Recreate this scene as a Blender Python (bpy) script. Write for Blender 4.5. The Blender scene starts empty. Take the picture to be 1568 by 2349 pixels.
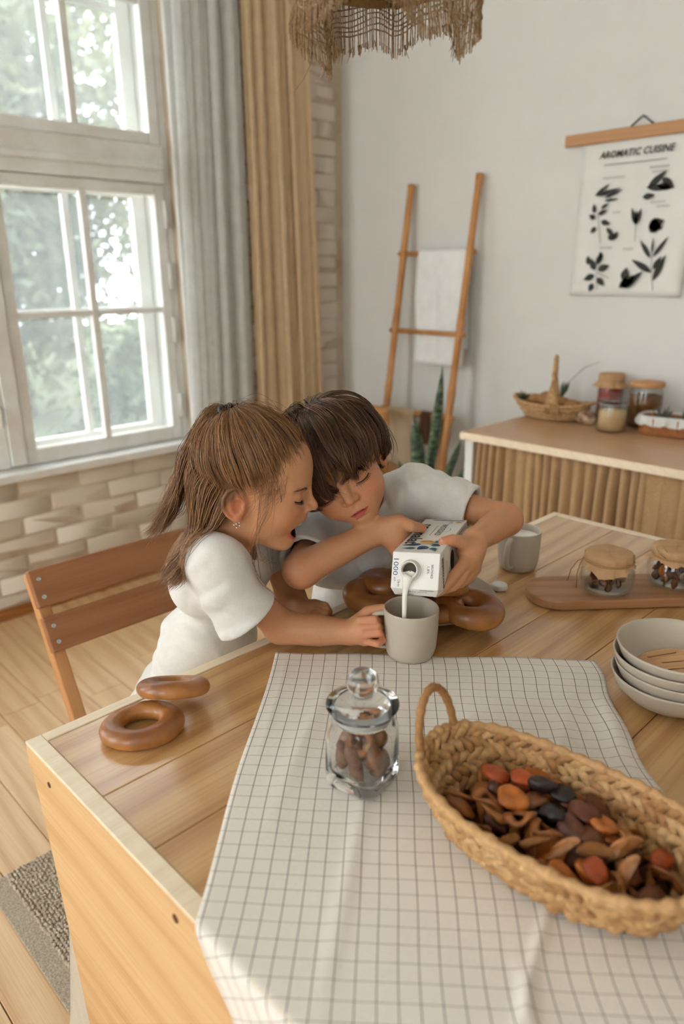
import bpy, bmesh, math, random
import numpy as np
from mathutils import Matrix, Vector, Euler

SC = bpy.context.scene
COL = SC.collection
R_ = math.radians
PI = math.pi

# ------------------------------------------------------------------ camera
def make_camera():
    cd = bpy.data.cameras.new('camera')
    cam = bpy.data.objects.new('camera', cd)
    COL.objects.link(cam)
    yaw, pit, rol = R_(45.58), R_(18.25), R_(-0.49)
    f = Vector((-math.sin(yaw)*math.cos(pit), math.cos(yaw)*math.cos(pit), -math.sin(pit)))
    r = Vector((math.cos(yaw), math.sin(yaw), 0))
    u = r.cross(f)
    r2 = r*math.cos(rol) + u*math.sin(rol)
    u2 = -r*math.sin(rol) + u*math.cos(rol)
    m = Matrix((r2, u2, -f)).transposed().to_4x4()
    m.translation = Vector((0, 0, 1.34))
    cam.matrix_world = m
    cd.sensor_fit = 'VERTICAL'
    cd.sensor_height = 36.0
    cd.lens = 36.0*1668.0/2349.0
    cd.clip_start = 0.02
    cd.dof.use_dof = True
    cd.dof.focus_distance = 1.16
    cd.dof.aperture_fstop = 2.8
    SC.camera = cam
make_camera()

# ------------------------------------------------------------------ world, exposure
def make_world():
    w = bpy.data.worlds.new('sky')
    SC.world = w
    w.use_nodes = True
    nt = w.node_tree
    bg = nt.nodes['Background']
    bg.inputs['Color'].default_value = (0.93, 0.97, 1.0, 1)
    bg.inputs['Strength'].default_value = 6.5
make_world()
SC.view_settings.view_transform = 'Standard'
SC.view_settings.look = 'None'
SC.view_settings.gamma = 1.0
SC.view_settings.exposure = 0.72
# light path depth: enough for daylight through double glazing and the glass jar
SC.cycles.max_bounces = 12; SC.cycles.diffuse_bounces = 4; SC.cycles.glossy_bounces = 4; SC.cycles.transmission_bounces = 12
SC.cycles.caustics_reflective = False
SC.cycles.use_denoising = True
SC.cycles.use_adaptive_sampling = True; SC.cycles.adaptive_threshold = 0.035

# ------------------------------------------------------------------ materials
MATS = {}
def srgb(r, g, b):
    f = lambda c: (c/255/12.92) if c/255 <= .04045 else ((c/255+.055)/1.055)**2.4
    return (f(r), f(g), f(b), 1)

def new_mat(name):
    m = bpy.data.materials.new(name); m.use_nodes = True
    nt = m.node_tree
    return m, nt, nt.nodes['Principled BSDF'], nt.nodes['Material Output']

def N(nt, typ, **kw):
    n = nt.nodes.new(typ)
    for k, v in kw.items():
        if k in n.inputs: n.inputs[k].default_value = v
        else: setattr(n, k, v)
    return n

def ramp(nt, stops):
    n = nt.nodes.new('ShaderNodeValToRGB')
    cr = n.color_ramp
    while len(cr.elements) < len(stops): cr.elements.new(.5)
    for e, (p, c) in zip(cr.elements, stops): e.position = p; e.color = c
    return n

def mixc(nt, a, b, fac, mode='MIX'):
    n = nt.nodes.new('ShaderNodeMix'); n.data_type = 'RGBA'; n.blend_type = mode
    for sock, v in ((n.inputs[0], fac), (n.inputs[6], a), (n.inputs[7], b)):
        if isinstance(v, bpy.types.NodeSocket): nt.links.new(v, sock)
        else: sock.default_value = v
    return n.outputs[2]

def coords(nt, scale=(1, 1, 1), kind='Object', rnd=0.0):
    tc = nt.nodes.new('ShaderNodeTexCoord')
    mp = nt.nodes.new('ShaderNodeMapping'); mp.inputs['Scale'].default_value = scale
    nt.links.new(tc.outputs[kind], mp.inputs['Vector'])
    if rnd:
        oi = nt.nodes.new('ShaderNodeObjectInfo')
        mu = N(nt, 'ShaderNodeMath', operation='MULTIPLY'); mu.inputs[1].default_value = rnd
        nt.links.new(oi.outputs['Random'], mu.inputs[0])
        cx = nt.nodes.new('ShaderNodeCombineXYZ')
        for i in range(3): nt.links.new(mu.outputs[0], cx.inputs[i])
        nt.links.new(cx.outputs[0], mp.inputs['Location'])
    return mp.outputs[0]

def bump(nt, bsdf, height, strength=.3, dist=.002):
    b = N(nt, 'ShaderNodeBump'); b.inputs['Strength'].default_value = strength
    b.inputs['Distance'].default_value = dist
    nt.links.new(height, b.inputs['Height']); nt.links.new(b.outputs[0], bsdf.inputs['Normal'])

def plain(name, col, rough=.6, spec=.5, noise=.0, nscale=20., bmp=0., bdist=.001, sheen=0, metal=0., sss=0., col2=None, detail=4.):
    if name in MATS: return MATS[name]
    m, nt, b, o = new_mat(name)
    b.inputs['Base Color'].default_value = col
    b.inputs['Roughness'].default_value = rough
    b.inputs['Specular IOR Level'].default_value = spec
    b.inputs['Metallic'].default_value = metal
    if sheen: b.inputs['Sheen Weight'].default_value = sheen
    if sss:
        b.inputs['Subsurface Weight'].default_value = sss
        b.inputs['Subsurface Radius'].default_value = (1, .35, .2)
        b.inputs['Subsurface Scale'].default_value = .006
    if noise or bmp:
        v = coords(nt, rnd=7.)
        n = N(nt, 'ShaderNodeTexNoise', Scale=nscale, Detail=detail, Roughness=.6)
        nt.links.new(v, n.inputs['Vector'])
        if noise:
            c2 = col2 or tuple(c*(1-noise) for c in col[:3])+(1,)
            r = ramp(nt, [(.32, c2), (.68, col)])
            nt.links.new(n.outputs['Fac'], r.inputs[0]); nt.links.new(r.outputs[0], b.inputs['Base Color'])
        if bmp: bump(nt, b, n.outputs['Fac'], bmp, bdist)
    MATS[name] = m
    return m

def wood(name, light, dark, axis=0, rough=.45, grain=1., ring=14., knot=None, coat=0., bmp=.12, spec=.5):
    """sawn pine / beech: long fibres along one local axis, cathedral rings, optional knots"""
    if name in MATS: return MATS[name]
    m, nt, b, o = new_mat(name)
    sc = [1., 1., 1.]; sc[axis] = .07
    v = coords(nt, tuple(sc), rnd=9.)
    warp = N(nt, 'ShaderNodeTexNoise', Scale=5., Detail=2., Roughness=.5)
    nt.links.new(v, warp.inputs['Vector'])
    add = N(nt, 'ShaderNodeVectorMath', operation='MULTIPLY_ADD')
    add.inputs[1].default_value = (.10, .10, .10)
    nt.links.new(warp.outputs['Color'], add.inputs[0]); nt.links.new(v, add.inputs[2])
    wv = N(nt, 'ShaderNodeTexWave', Scale=ring*1.7, Distortion=4.2, Detail=3., wave_type='BANDS', bands_direction='DIAGONAL')
    wv.inputs['Detail Scale'].default_value = 1.2
    nt.links.new(add.outputs[0], wv.inputs['Vector'])
    sc2 = [330., 330., 330.]; sc2[axis] = 5.
    v2 = coords(nt, tuple(sc2), rnd=3.)
    fib = N(nt, 'ShaderNodeTexNoise', Scale=1., Detail=5., Roughness=.6); nt.links.new(v2, fib.inputs['Vector'])
    r1 = ramp(nt, [(.0, light), (.62, tuple(light[i]*.62+dark[i]*.38 for i in range(3))+(1,)), (1., dark)])
    nt.links.new(wv.outputs['Fac'], r1.inputs[0])
    big = N(nt, 'ShaderNodeTexNoise', Scale=2.2, Detail=2.); nt.links.new(v, big.inputs['Vector'])
    r0 = ramp(nt, [(.35, (1, 1, 1, 1)), (.7, (.86, .80, .72, 1))]); nt.links.new(big.outputs['Fac'], r0.inputs[0])
    c = mixc(nt, light, r1.outputs[0], .55*grain)
    c = mixc(nt, c, r0.outputs[0], .8, 'MULTIPLY')
    rf = ramp(nt, [(.34, (.70, .58, .46, 1)), (.56, (1, 1, 1, 1))]); nt.links.new(fib.outputs['Fac'], rf.inputs[0])
    c = mixc(nt, c, rf.outputs[0], .55*grain, 'MULTIPLY')
    if knot:
        s3 = [7., 7., 7.]; s3[axis] = 2.2
        v3 = coords(nt, tuple(s3), rnd=17.)
        vo = N(nt, 'ShaderNodeTexVoronoi', Scale=knot[0], Randomness=1.); nt.links.new(v3, vo.inputs['Vector'])
        rk = ramp(nt, [(0., (1, 1, 1, 1)), (knot[1]*.6, (.75, .75, .75, 1)), (knot[1], (0, 0, 0, 1))])
        nt.links.new(vo.outputs['Distance'], rk.inputs[0])
        c = mixc(nt, c, knot[2], rk.outputs[0])
    nt.links.new(c, b.inputs['Base Color'])
    b.inputs['Roughness'].default_value = rough
    b.inputs['Specular IOR Level'].default_value = spec
    if coat:
        b.inputs['Coat Weight'].default_value = coat; b.inputs['Coat Roughness'].default_value = .2
    if bmp: bump(nt, b, fib.outputs['Fac'], bmp, .0006)
    MATS[name] = m
    return m

def fabric(name, col, col2=None, scale=900., rough=.9, bmp=.25, trans=0., sheen=.2, wr=0.):
    if name in MATS: return MATS[name]
    m, nt, b, o = new_mat(name)
    v = coords(nt)
    w1 = N(nt, 'ShaderNodeTexNoise', Scale=scale, Detail=1.); nt.links.new(v, w1.inputs['Vector'])
    w2 = N(nt, 'ShaderNodeTexNoise', Scale=scale*.05, Detail=3.); nt.links.new(v, w2.inputs['Vector'])
    c2 = col2 or tuple(c*.82 for c in col[:3])+(1,)
    r = ramp(nt, [(.3, c2), (.7, col)]); nt.links.new(w1.outputs['Fac'], r.inputs[0])
    r2 = ramp(nt, [(.3, (.92, .92, .92, 1)), (.7, (1, 1, 1, 1))]); nt.links.new(w2.outputs['Fac'], r2.inputs[0])
    c = mixc(nt, r.outputs[0], r2.outputs[0], 1., 'MULTIPLY')
    nt.links.new(c, b.inputs['Base Color'])
    b.inputs['Roughness'].default_value = rough
    b.inputs['Specular IOR Level'].default_value = .2
    b.inputs['Sheen Weight'].default_value = sheen
    bump(nt, b, w1.outputs['Fac'], bmp, .0008)
    if trans:
        tr = nt.nodes.new('ShaderNodeBsdfTranslucent'); nt.links.new(c, tr.inputs['Color'])
        mx = nt.nodes.new('ShaderNodeMixShader'); mx.inputs[0].default_value = trans
        nt.links.new(b.outputs[0], mx.inputs[1]); nt.links.new(tr.outputs[0], mx.inputs[2])
        nt.links.new(mx.outputs[0], o.inputs['Surface'])
    MATS[name] = m
    return m

def thin_glass(name, tint=(.97, .985, .98, 1), refl=1.0, rough=.0, dirt=0.):
    """window pane / thin jar wall: transparent with fresnel reflection, optional faint dirt film"""
    if name in MATS: return MATS[name]
    m, nt, b, o = new_mat(name); nt.nodes.remove(b)
    t = nt.nodes.new('ShaderNodeBsdfTransparent'); t.inputs[0].default_value = tint
    g = nt.nodes.new('ShaderNodeBsdfGlossy'); g.inputs['Roughness'].default_value = rough
    fr = N(nt, 'ShaderNodeLayerWeight', Blend=.5)
    pw = N(nt, 'ShaderNodeMath', operation='POWER'); pw.inputs[1].default_value = 4.; nt.links.new(fr.outputs['Facing'], pw.inputs[0])
    mu = N(nt, 'ShaderNodeMath', operation='MULTIPLY_ADD'); mu.inputs[1].default_value = .75*refl; mu.inputs[2].default_value = .04*refl
    nt.links.new(pw.outputs[0], mu.inputs[0])
    mx = nt.nodes.new('ShaderNodeMixShader')
    nt.links.new(mu.outputs[0], mx.inputs[0]); nt.links.new(t.outputs[0], mx.inputs[1]); nt.links.new(g.outputs[0], mx.inputs[2])
    out = mx
    if dirt:
        d = nt.nodes.new('ShaderNodeBsdfTranslucent'); d.inputs[0].default_value = (.85, .88, .88, 1)
        m2 = nt.nodes.new('ShaderNodeMixShader'); m2.inputs[0].default_value = dirt
        nt.links.new(mx.outputs[0], m2.inputs[1]); nt.links.new(d.outputs[0], m2.inputs[2]); out = m2
    nt.links.new(out.outputs[0], o.inputs['Surface'])
    MATS[name] = m
    return m

def real_glass(name, tint=(.97, .985, .98, 1)):
    if name in MATS: return MATS[name]
    m, nt, b, o = new_mat(name)
    b.inputs['Base Color'].default_value = tint; b.inputs['Roughness'].default_value = 0.
    b.inputs['IOR'].default_value = 1.45; b.inputs['Transmission Weight'].default_value = 1.
    MATS[name] = m
    return m

def vcol_mat(name, rough=.5, spec=.4, sss=0., noise=.0, nscale=300., bmp=0., bdist=.0005, attr='Col', coat=0., sheen=0.):
    if name in MATS: return MATS[name]
    m, nt, b, o = new_mat(name)
    a = nt.nodes.new('ShaderNodeAttribute'); a.attribute_name = attr
    c = a.outputs['Color']
    v = coords(nt)
    n = N(nt, 'ShaderNodeTexNoise', Scale=nscale, Detail=4.); nt.links.new(v, n.inputs['Vector'])
    if noise:
        r = ramp(nt, [(.3, (1-noise,)*3+(1,)), (.7, (1, 1, 1, 1))]); nt.links.new(n.outputs['Fac'], r.inputs[0])
        c = mixc(nt, c, r.outputs[0], 1., 'MULTIPLY')
    nt.links.new(c, b.inputs['Base Color'])
    b.inputs['Roughness'].default_value = rough; b.inputs['Specular IOR Level'].default_value = spec
    if sss:
        b.inputs['Subsurface Weight'].default_value = sss
        b.inputs['Subsurface Radius'].default_value = (1, .38, .22); b.inputs['Subsurface Scale'].default_value = .006
    if coat: b.inputs['Coat Weight'].default_value = coat; b.inputs['Coat Roughness'].default_value = .2
    if sheen: b.inputs['Sheen Weight'].default_value = sheen
    if bmp: bump(nt, b, n.outputs['Fac'], bmp, bdist)
    MATS[name] = m
    return m

# ------------------------------------------------------------------ object helpers
WORLD = {}
def tag(o, label=None, cat=None, group=None, kind=None):
    if label: o['label'] = label
    if cat: o['category'] = cat
    if group: o['group'] = group
    if kind: o['kind'] = kind
    return o

def thing(name, loc=(0, 0, 0), rot=(0, 0, 0), label=None, cat=None, group=None, kind=None):
    o = bpy.data.objects.new(name, None); o.empty_display_size = .05
    COL.objects.link(o)
    o.location = loc; o.rotation_euler = rot
    WORLD[o] = Matrix.LocRotScale(Vector(loc), Euler(rot), None)
    return tag(o, label, cat, group, kind)

def link(name, me, mat=None, parent=None, loc=None, rot=None, world=False, smooth=None):
    o = bpy.data.objects.new(name, me)
    COL.objects.link(o)
    if mat is not None and len(me.materials) == 0: me.materials.append(mat)
    if loc is not None: o.location = loc
    if rot is not None: o.rotation_euler = rot
    L = Matrix.LocRotScale(o.location, o.rotation_euler, None)
    if parent is not None:
        o.parent = parent
        if world:
            o.matrix_parent_inverse = WORLD[parent].inverted(); WORLD[o] = L
        else:
            WORLD[o] = WORLD[parent] @ L
    else: WORLD[o] = L
    return o

def mesh_np(name, V, F, smooth=True, cols=None, uv=None):
    """V (n,3) ; F (m,3|4) int array or list of index lists"""
    me = bpy.data.meshes.new(name)
    V = np.asarray(V, dtype=np.float32)
    if isinstance(F, np.ndarray):
        k = F.shape[1]; m = F.shape[0]
        me.vertices.add(len(V)); me.vertices.foreach_set('co', V.ravel())
        me.loops.add(m*k); me.loops.foreach_set('vertex_index', F.astype(np.int32).ravel())
        me.polygons.add(m)
        me.polygons.foreach_set('loop_start', np.arange(0, m*k, k, dtype=np.int32))
        me.polygons.foreach_set('loop_total', np.full(m, k, dtype=np.int32))
        me.update(calc_edges=True)
    else:
        me.from_pydata([tuple(map(float, v)) for v in V], [], [list(map(int, f)) for f in F]); me.update()
    me.polygons.foreach_set('use_smooth', np.full(len(me.polygons), bool(smooth)))
    if cols is not None:
        a = me.color_attributes.new('Col', 'FLOAT_COLOR', 'POINT')
        c = np.ones((len(V), 4), dtype=np.float32); c[:, :3] = np.asarray(cols)[:, :3]
        a.data.foreach_set('color', c.ravel())
    return me

class MB:
    """collects primitives into one mesh"""
    def __init__(s): s.v = []; s.f = []; s.n = 0; s.c = []
    def add(s, V, F, col=None):
        V = np.asarray(V, float); b = s.n
        s.v.append(V); s.n += len(V)
        s.f += [[i+b for i in f] for f in F]
        s.c.append(np.tile(np.array(col if col is not None else (1, 1, 1)), (len(V), 1)))
        return s
    def box(s, lo, hi, M=None, col=None):
        x0, y0, z0 = lo; x1, y1, z1 = hi
        V = np.array([(x0, y0, z0), (x1, y0, z0), (x1, y1, z0), (x0, y1, z0), (x0, y0, z1), (x1, y0, z1), (x1, y1, z1), (x0, y1, z1)], float)
        if M is not None: V = V @ np.array(M)[:3, :3].T + np.array(M)[:3, 3]
        return s.add(V, [(0, 3, 2, 1), (4, 5, 6, 7), (0, 1, 5, 4), (1, 2, 6, 5), (2, 3, 7, 6), (3, 0, 4, 7)], col)
    def prism(s, poly, z0, z1, M=None, col=None):
        n = len(poly)
        V = np.array([(p[0], p[1], z0) for p in poly]+[(p[0], p[1], z1) for p in poly], float)
        if M is not None: V = V @ np.array(M)[:3, :3].T + np.array(M)[:3, 3]
        F = [list(range(n))[::-1], list(range(n, 2*n))]+[[i, (i+1) % n, n+(i+1) % n, n+i] for i in range(n)]
        return s.add(V, F, col)
    def lathe(s, prof, n=32, M=None, closed=False, col=None, caps=True):
        """prof: list of (r,z)"""
        prof = np.array(prof, float); m = len(prof)
        a = np.arange(n)*2*PI/n
        V = np.stack([prof[:, 0][:, None]*np.cos(a), prof[:, 0][:, None]*np.sin(a), np.repeat(prof[:, 1][:, None], n, 1)], -1).reshape(-1, 3)
        if M is not None: V = V @ np.array(M)[:3, :3].T + np.array(M)[:3, 3]
        F = []
        rng = m if closed else m-1
        for i in range(rng):
            j = (i+1) % m
            for k in range(n):
                l = (k+1) % n
                F.append([i*n+k, i*n+l, j*n+l, j*n+k])
        if caps and not closed:
            F.append(list(range(n))[::-1]); F.append([(m-1)*n+k for k in range(n)])
        return s.add(V, F, col)
    def tube(s, pts, rad, n=8, closed=False, col=None, cap=True, flat=None):
        P = np.array(pts, float); m = len(P)
        rad = np.broadcast_to(np.array(rad, float), (m,))
        T = np.roll(P, -1, 0)-np.roll(P, 1, 0) if closed else np.gradient(P, axis=0)
        T /= np.linalg.norm(T, axis=1, keepdims=True)+1e-12
        nrm = np.cross(T[0], (0, 0, 1.)); 
        if np.linalg.norm(nrm) < .1: nrm = np.cross(T[0], (1., 0, 0))
        nrm /= np.linalg.norm(nrm)
        V = []; a = np.arange(n)*2*PI/n
        fl = 1. if flat is None else flat
        for i in range(m):
            nrm = nrm - T[i]*(nrm@T[i]); nrm /= np.linalg.norm(nrm)+1e-12
            bn = np.cross(T[i], nrm)
            V.append(P[i]+rad[i]*(np.cos(a)[:, None]*nrm+fl*np.sin(a)[:, None]*bn))
        V = np.concatenate(V); F = []
        for i in range(m if closed else m-1):
            j = (i+1) % m
            for k in range(n):
                l = (k+1) % n
                F.append([i*n+k, i*n+l, j*n+l, j*n+k])
        if cap and not closed:
            F.append(list(range(n))[::-1]); F.append([(m-1)*n+k for k in range(n)])
        return s.add(V, F, col)
    def ico(s, c, r, sub=2, M=None, col=None, fn=None):
        bm = bmesh.new(); bmesh.ops.create_icosphere(bm, subdivisions=sub, radius=1.)
        V = np.array([v.co[:] for v in bm.verts]); F = [[v.index for v in f.verts] for f in bm.faces]; bm.free()
        if fn is not None: V = fn(V)
        V = V*np.array(r)
        if M is not None: V = V @ np.array(M)[:3, :3].T
        return s.add(V+np.array(c), F, col)
    def mesh(s, name, smooth=False, colors=False):
        return mesh_np(name, np.concatenate(s.v), s.f, smooth, np.concatenate(s.c) if colors else None)
    def build(s, name, mat, parent=None, smooth=False, world=False, loc=None, rot=None, bevel=0, colors=False, seg=2, angle=None):
        me = s.mesh(name, smooth, colors)
        if bevel:
            bm = bmesh.new(); bm.from_mesh(me)
            eds = [e for e in bm.edges if len(e.link_faces) == 2 and e.calc_face_angle(0) > .5]
            bmesh.ops.bevel(bm, geom=eds, offset=bevel, segments=seg, affect='EDGES', profile=.5, clamp_overlap=True)
            bm.to_mesh(me); bm.free()
        if angle:
            me.polygons.foreach_set('use_smooth', np.full(len(me.polygons), True))
            me.set_sharp_from_angle(angle=angle)
        return link(name, me, mat, parent, loc, rot, world)

def recalc(me):
    bm = bmesh.new(); bm.from_mesh(me); bmesh.ops.recalc_face_normals(bm, faces=bm.faces); bm.to_mesh(me); bm.free()

def grid_mesh(name, P, closed_u=False, smooth=True, uv=None, thick=0.):
    """P (nu,nv,3) point grid -> quad mesh; thick>0 makes a solid sheet"""
    nu, nv = P.shape[:2]
    idx = np.arange(nu*nv).reshape(nu, nv)
    if closed_u: idx = np.concatenate([idx, idx[:1]])
    F = np.stack([idx[:-1, :-1], idx[1:, :-1], idx[1:, 1:], idx[:-1, 1:]], -1).reshape(-1, 4)
    V = P.reshape(-1, 3)
    if thick:
        du = np.gradient(P, axis=0); dv = np.gradient(P, axis=1)
        n = np.cross(du, dv); n /= np.linalg.norm(n, axis=2, keepdims=True)+1e-12
        Q = (P - n*thick).reshape(-1, 3)
        b = len(V); V = np.concatenate([V, Q])
        F2 = F[:, ::-1]+b
        i0 = np.arange(nu*nv).reshape(nu, nv)
        loop = np.concatenate([i0[:-1, 0], i0[-1, :-1], i0[1:, -1][::-1], i0[0, 1:][::-1]])
        nx = np.roll(loop, -1)
        S = np.stack([nx, loop, loop+b, nx+b], -1)
        F = np.concatenate([F, F2, S])
        if uv is not None: uv = np.concatenate([uv.reshape(-1, 2)]*2)
    me = mesh_np(name, V, F, smooth)
    if uv is not None:
        lay = me.uv_layers.new(name='UVMap')
        lay.data.foreach_set('uv', np.asarray(uv, np.float32).reshape(-1, 2)[F.ravel()].ravel())
    return me

def cbox(name, lo, hi, bev, mat, parent=None, world=True, seg=2):
    """bevelled box in world (or local) coordinates, origin at its centre"""
    lo = np.array(lo, float); hi = np.array(hi, float); c = (lo+hi)/2
    m = MB().box(lo-c, hi-c)
    return m.build(name, mat, parent, bevel=bev, world=world, loc=tuple(c), seg=seg)

def copy_tree(o, parent=None):
    c = o.copy(); COL.objects.link(c)
    if parent is not None: c.parent = parent
    for ch in list(o.children): copy_tree(ch, c)
    return c

def vnoise(P, scale, seed=0, octaves=3):
    """cheap smooth pseudo noise from sums of sines, about -1..1"""
    rs = np.random.RandomState(seed); P = np.asarray(P, float)
    out = np.zeros(P.shape[:-1]); amp = 1.; tot = 0
    for o in range(octaves):
        for k in range(4):
            d = rs.normal(size=3); d /= np.linalg.norm(d)
            out += amp*np.sin(P@d*scale*(2**o)*(.7+.6*rs.rand())+rs.rand()*6.28)
        tot += amp*2.; amp *= .5
    return out/tot

# ------------------------------------------------------------------ implicit surfaces (bodies, clothing, soft shapes)
def smin(a, b, k):
    if k <= 0: return np.minimum(a, b)
    h = np.maximum(k-np.abs(a-b), 0)/k
    return np.minimum(a, b)-h*h*k*.25
def smax(a, b, k): return -smin(-a, -b, k)

def f_chain(pts, rad):
    pts = np.array(pts, float); rad = np.broadcast_to(np.array(rad, float), (len(pts),))
    def f(P):
        d = None
        for i in range(len(pts)-1):
            ba = pts[i+1]-pts[i]; q = P-pts[i]
            t = np.clip(q@ba/(ba@ba+1e-12), 0, 1)
            e = np.linalg.norm(q-t[..., None]*ba, axis=-1)-(rad[i]+t*(rad[i+1]-rad[i]))
            d = e if d is None else np.minimum(d, e)
        return d
    return f
def f_ell(c, r, M=None):
    c = np.array(c, float); r = np.array(r, float)
    def f(P):
        q = P-c
        if M is not None: q = q@M
        k0 = np.linalg.norm(q/r, axis=-1); k1 = np.linalg.norm(q/(r*r), axis=-1)
        return k0*(k0-1)/np.maximum(k1, 1e-9)
    return f
def f_plane(p, n):
    p = np.array(p, float); n = np.array(n, float); n /= np.linalg.norm(n)
    return lambda P: (P-p)@n
def f_box(c, h, r=0., M=None):
    c = np.array(c, float); h = np.array(h, float)-r
    def f(P):
        q = P-c
        if M is not None: q = q@M
        q = np.abs(q)-h
        return np.linalg.norm(np.maximum(q, 0), axis=-1)+np.minimum(q.max(-1), 0)-r
    return f
def f_torus(c, M, R, r, sq=(1, 1)):
    """ring in local xy plane"""
    c = np.array(c, float)
    def f(P):
        q = (P-c)@M
        return np.hypot(np.hypot(q[..., 0]*sq[0], q[..., 1]*sq[1])-R, q[..., 2])-r
    return f
def f_xf(f, M, t, s=1.):
    """f given in local coordinates; columns of M are the local axes in world"""
    t = np.array(t, float)
    return lambda P: f((P-t)@M/s)*s

def mesh_sdf(prims, lo, hi, h, B=8, warp=None, slack=1.35):
    """prims: list of (op, k, f) with op in u/s/i applied in order. Sparse surface nets -> V,F"""
    lo = np.array(lo, float); hi = np.array(hi, float)
    nb = np.ceil((hi-lo)/(B*h)).astype(int)+1
    g = np.stack(np.meshgrid(*[np.arange(n) for n in nb], indexing='ij'), -1).reshape(-1, 3)
    cen = lo+(g+.5)*B*h
    hd = .5*B*h*math.sqrt(3)
    cw = cen if warp is None else warp(cen)
    C = [f(cw) for _, _, f in prims]
    def comb(D, op, k, d):
        if D is None: return d
        if op == 'u': return smin(D, d, k)
        if op == 's': return smax(D, -d, k)
        return smax(D, d, k)
    D = None
    for (op, k, f), c in zip(prims, C): D = comb(D, op, k, c)
    keep = np.abs(D) < hd*slack*1.15+.001
    g = g[keep]; Dk = D[keep]; C = [c[keep] for c in C]
    ar = np.arange(B+1)*h
    off = np.stack(np.meshgrid(ar, ar, ar, indexing='ij'), -1).reshape(-1, 3)
    dims = nb*B+2
    lin = lambda a: (a[..., 0]*dims[1]+a[..., 1])*dims[2]+a[..., 2]
    allV = []; allid = []; quads = []
    cor = np.array([(i, j, k) for i in (0, 1) for j in (0, 1) for k in (0, 1)])
    edges = [(a, b) for a in range(8) for b in range(a+1, 8) if np.abs(cor[a]-cor[b]).sum() == 1]
    CH = 2500
    for s0 in range(0, len(g), CH):
        gg = g[s0:s0+CH]; n = len(gg)
        base = lo+gg*B*h
        P = base[:, None, :]+off
        if warp is not None: P = warp(P)
        V = np.full((n, len(off)), 9.)
        for (op, k, f), c in zip(prims, C):
            cc = c[s0:s0+CH]
            if op == 'u': sel = cc < Dk[s0:s0+CH]+2*hd*slack+k+.012
            elif op == 's': sel = cc < 2*hd*slack+k+.012
            else: sel = np.ones(n, bool)
            if not sel.any(): continue
            d = f(P[sel])
            V[sel] = comb(V[sel], op, k, d)
        V = V.reshape(n, B+1, B+1, B+1)
        ins = V < 0
        cnt = np.zeros((n, B, B, B), int)
        for c in cor: cnt += ins[:, c[0]:B+c[0], c[1]:B+c[1], c[2]:B+c[2]]
        act = np.argwhere((cnt > 0) & (cnt < 8))
        if len(act):
            vals = np.stack([V[act[:, 0], act[:, 1]+c[0], act[:, 2]+c[1], act[:, 3]+c[2]] for c in cor], -1)
            acc = np.zeros((len(act), 3)); num = np.zeros(len(act))
            for a, b in edges:
                va, vb = vals[:, a], vals[:, b]
                m = (va < 0) != (vb < 0)
                t = np.where(m, va/np.where(m, va-vb, 1), 0)
                acc += m[:, None]*(cor[a]+t[:, None]*(cor[b]-cor[a])); num += m
            loc = acc/num[:, None]
            gi = gg[act[:, 0]]*B+act[:, 1:]
            allV.append(lo+(gi+loc)*h); allid.append(lin(gi+1))
        for ax in range(3):
            e = [0, 0, 0]; e[ax] = 1
            a = ins[:, :B, :B, :B]; b = ins[:, e[0]:B+e[0], e[1]:B+e[1], e[2]:B+e[2]]
            cr = np.argwhere(a != b)
            if not len(cr): continue
            sg = a[cr[:, 0], cr[:, 1], cr[:, 2], cr[:, 3]]
            gi = gg[cr[:, 0]]*B+cr[:, 1:]+1
            u = [0, 0, 0]; u[(ax+1) % 3] = 1; w = [0, 0, 0]; w[(ax+2) % 3] = 1
            u = np.array(u); w = np.array(w)
            q = np.stack([lin(gi-u-w), lin(gi-w), lin(gi), lin(gi-u)], -1)
            q[~sg] = q[~sg][:, ::-1]
            quads.append(q)
    V = np.concatenate(allV); ids = np.concatenate(allid)
    o = np.argsort(ids); ids = ids[o]; V = V[o]
    Q = np.concatenate(quads)
    pos = np.minimum(np.searchsorted(ids, Q), len(ids)-1)
    ok = (ids[pos] == Q).all(1)
    return V, pos[ok]

def largest(V, F):
    """keep the largest connected piece"""
    lab = np.arange(len(V))
    for _ in range(400):
        m = lab[F].min(1); new = lab.copy()
        for c in range(F.shape[1]): np.minimum.at(new, F[:, c], m)
        new = new[new]
        if (new == lab).all(): break
        lab = new
    u, c = np.unique(lab, return_counts=True)
    k = lab == u[np.argmax(c)]
    idx = np.cumsum(k)-1
    return V[k], idx[F[k[F[:, 0]]]]

def relax(V, F, it=2, lam=.5):
    """light Laplacian smoothing"""
    for _ in range(it):
        acc = np.zeros_like(V); num = np.zeros(len(V))
        for a, b in ((0, 1), (1, 2), (2, 3), (3, 0)):
            np.add.at(acc, F[:, a], V[F[:, b]]); np.add.at(num, F[:, a], 1)
            np.add.at(acc, F[:, b], V[F[:, a]]); np.add.at(num, F[:, b], 1)
        V = V+lam*(acc/np.maximum(num, 1)[:, None]-V)
    return V

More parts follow.
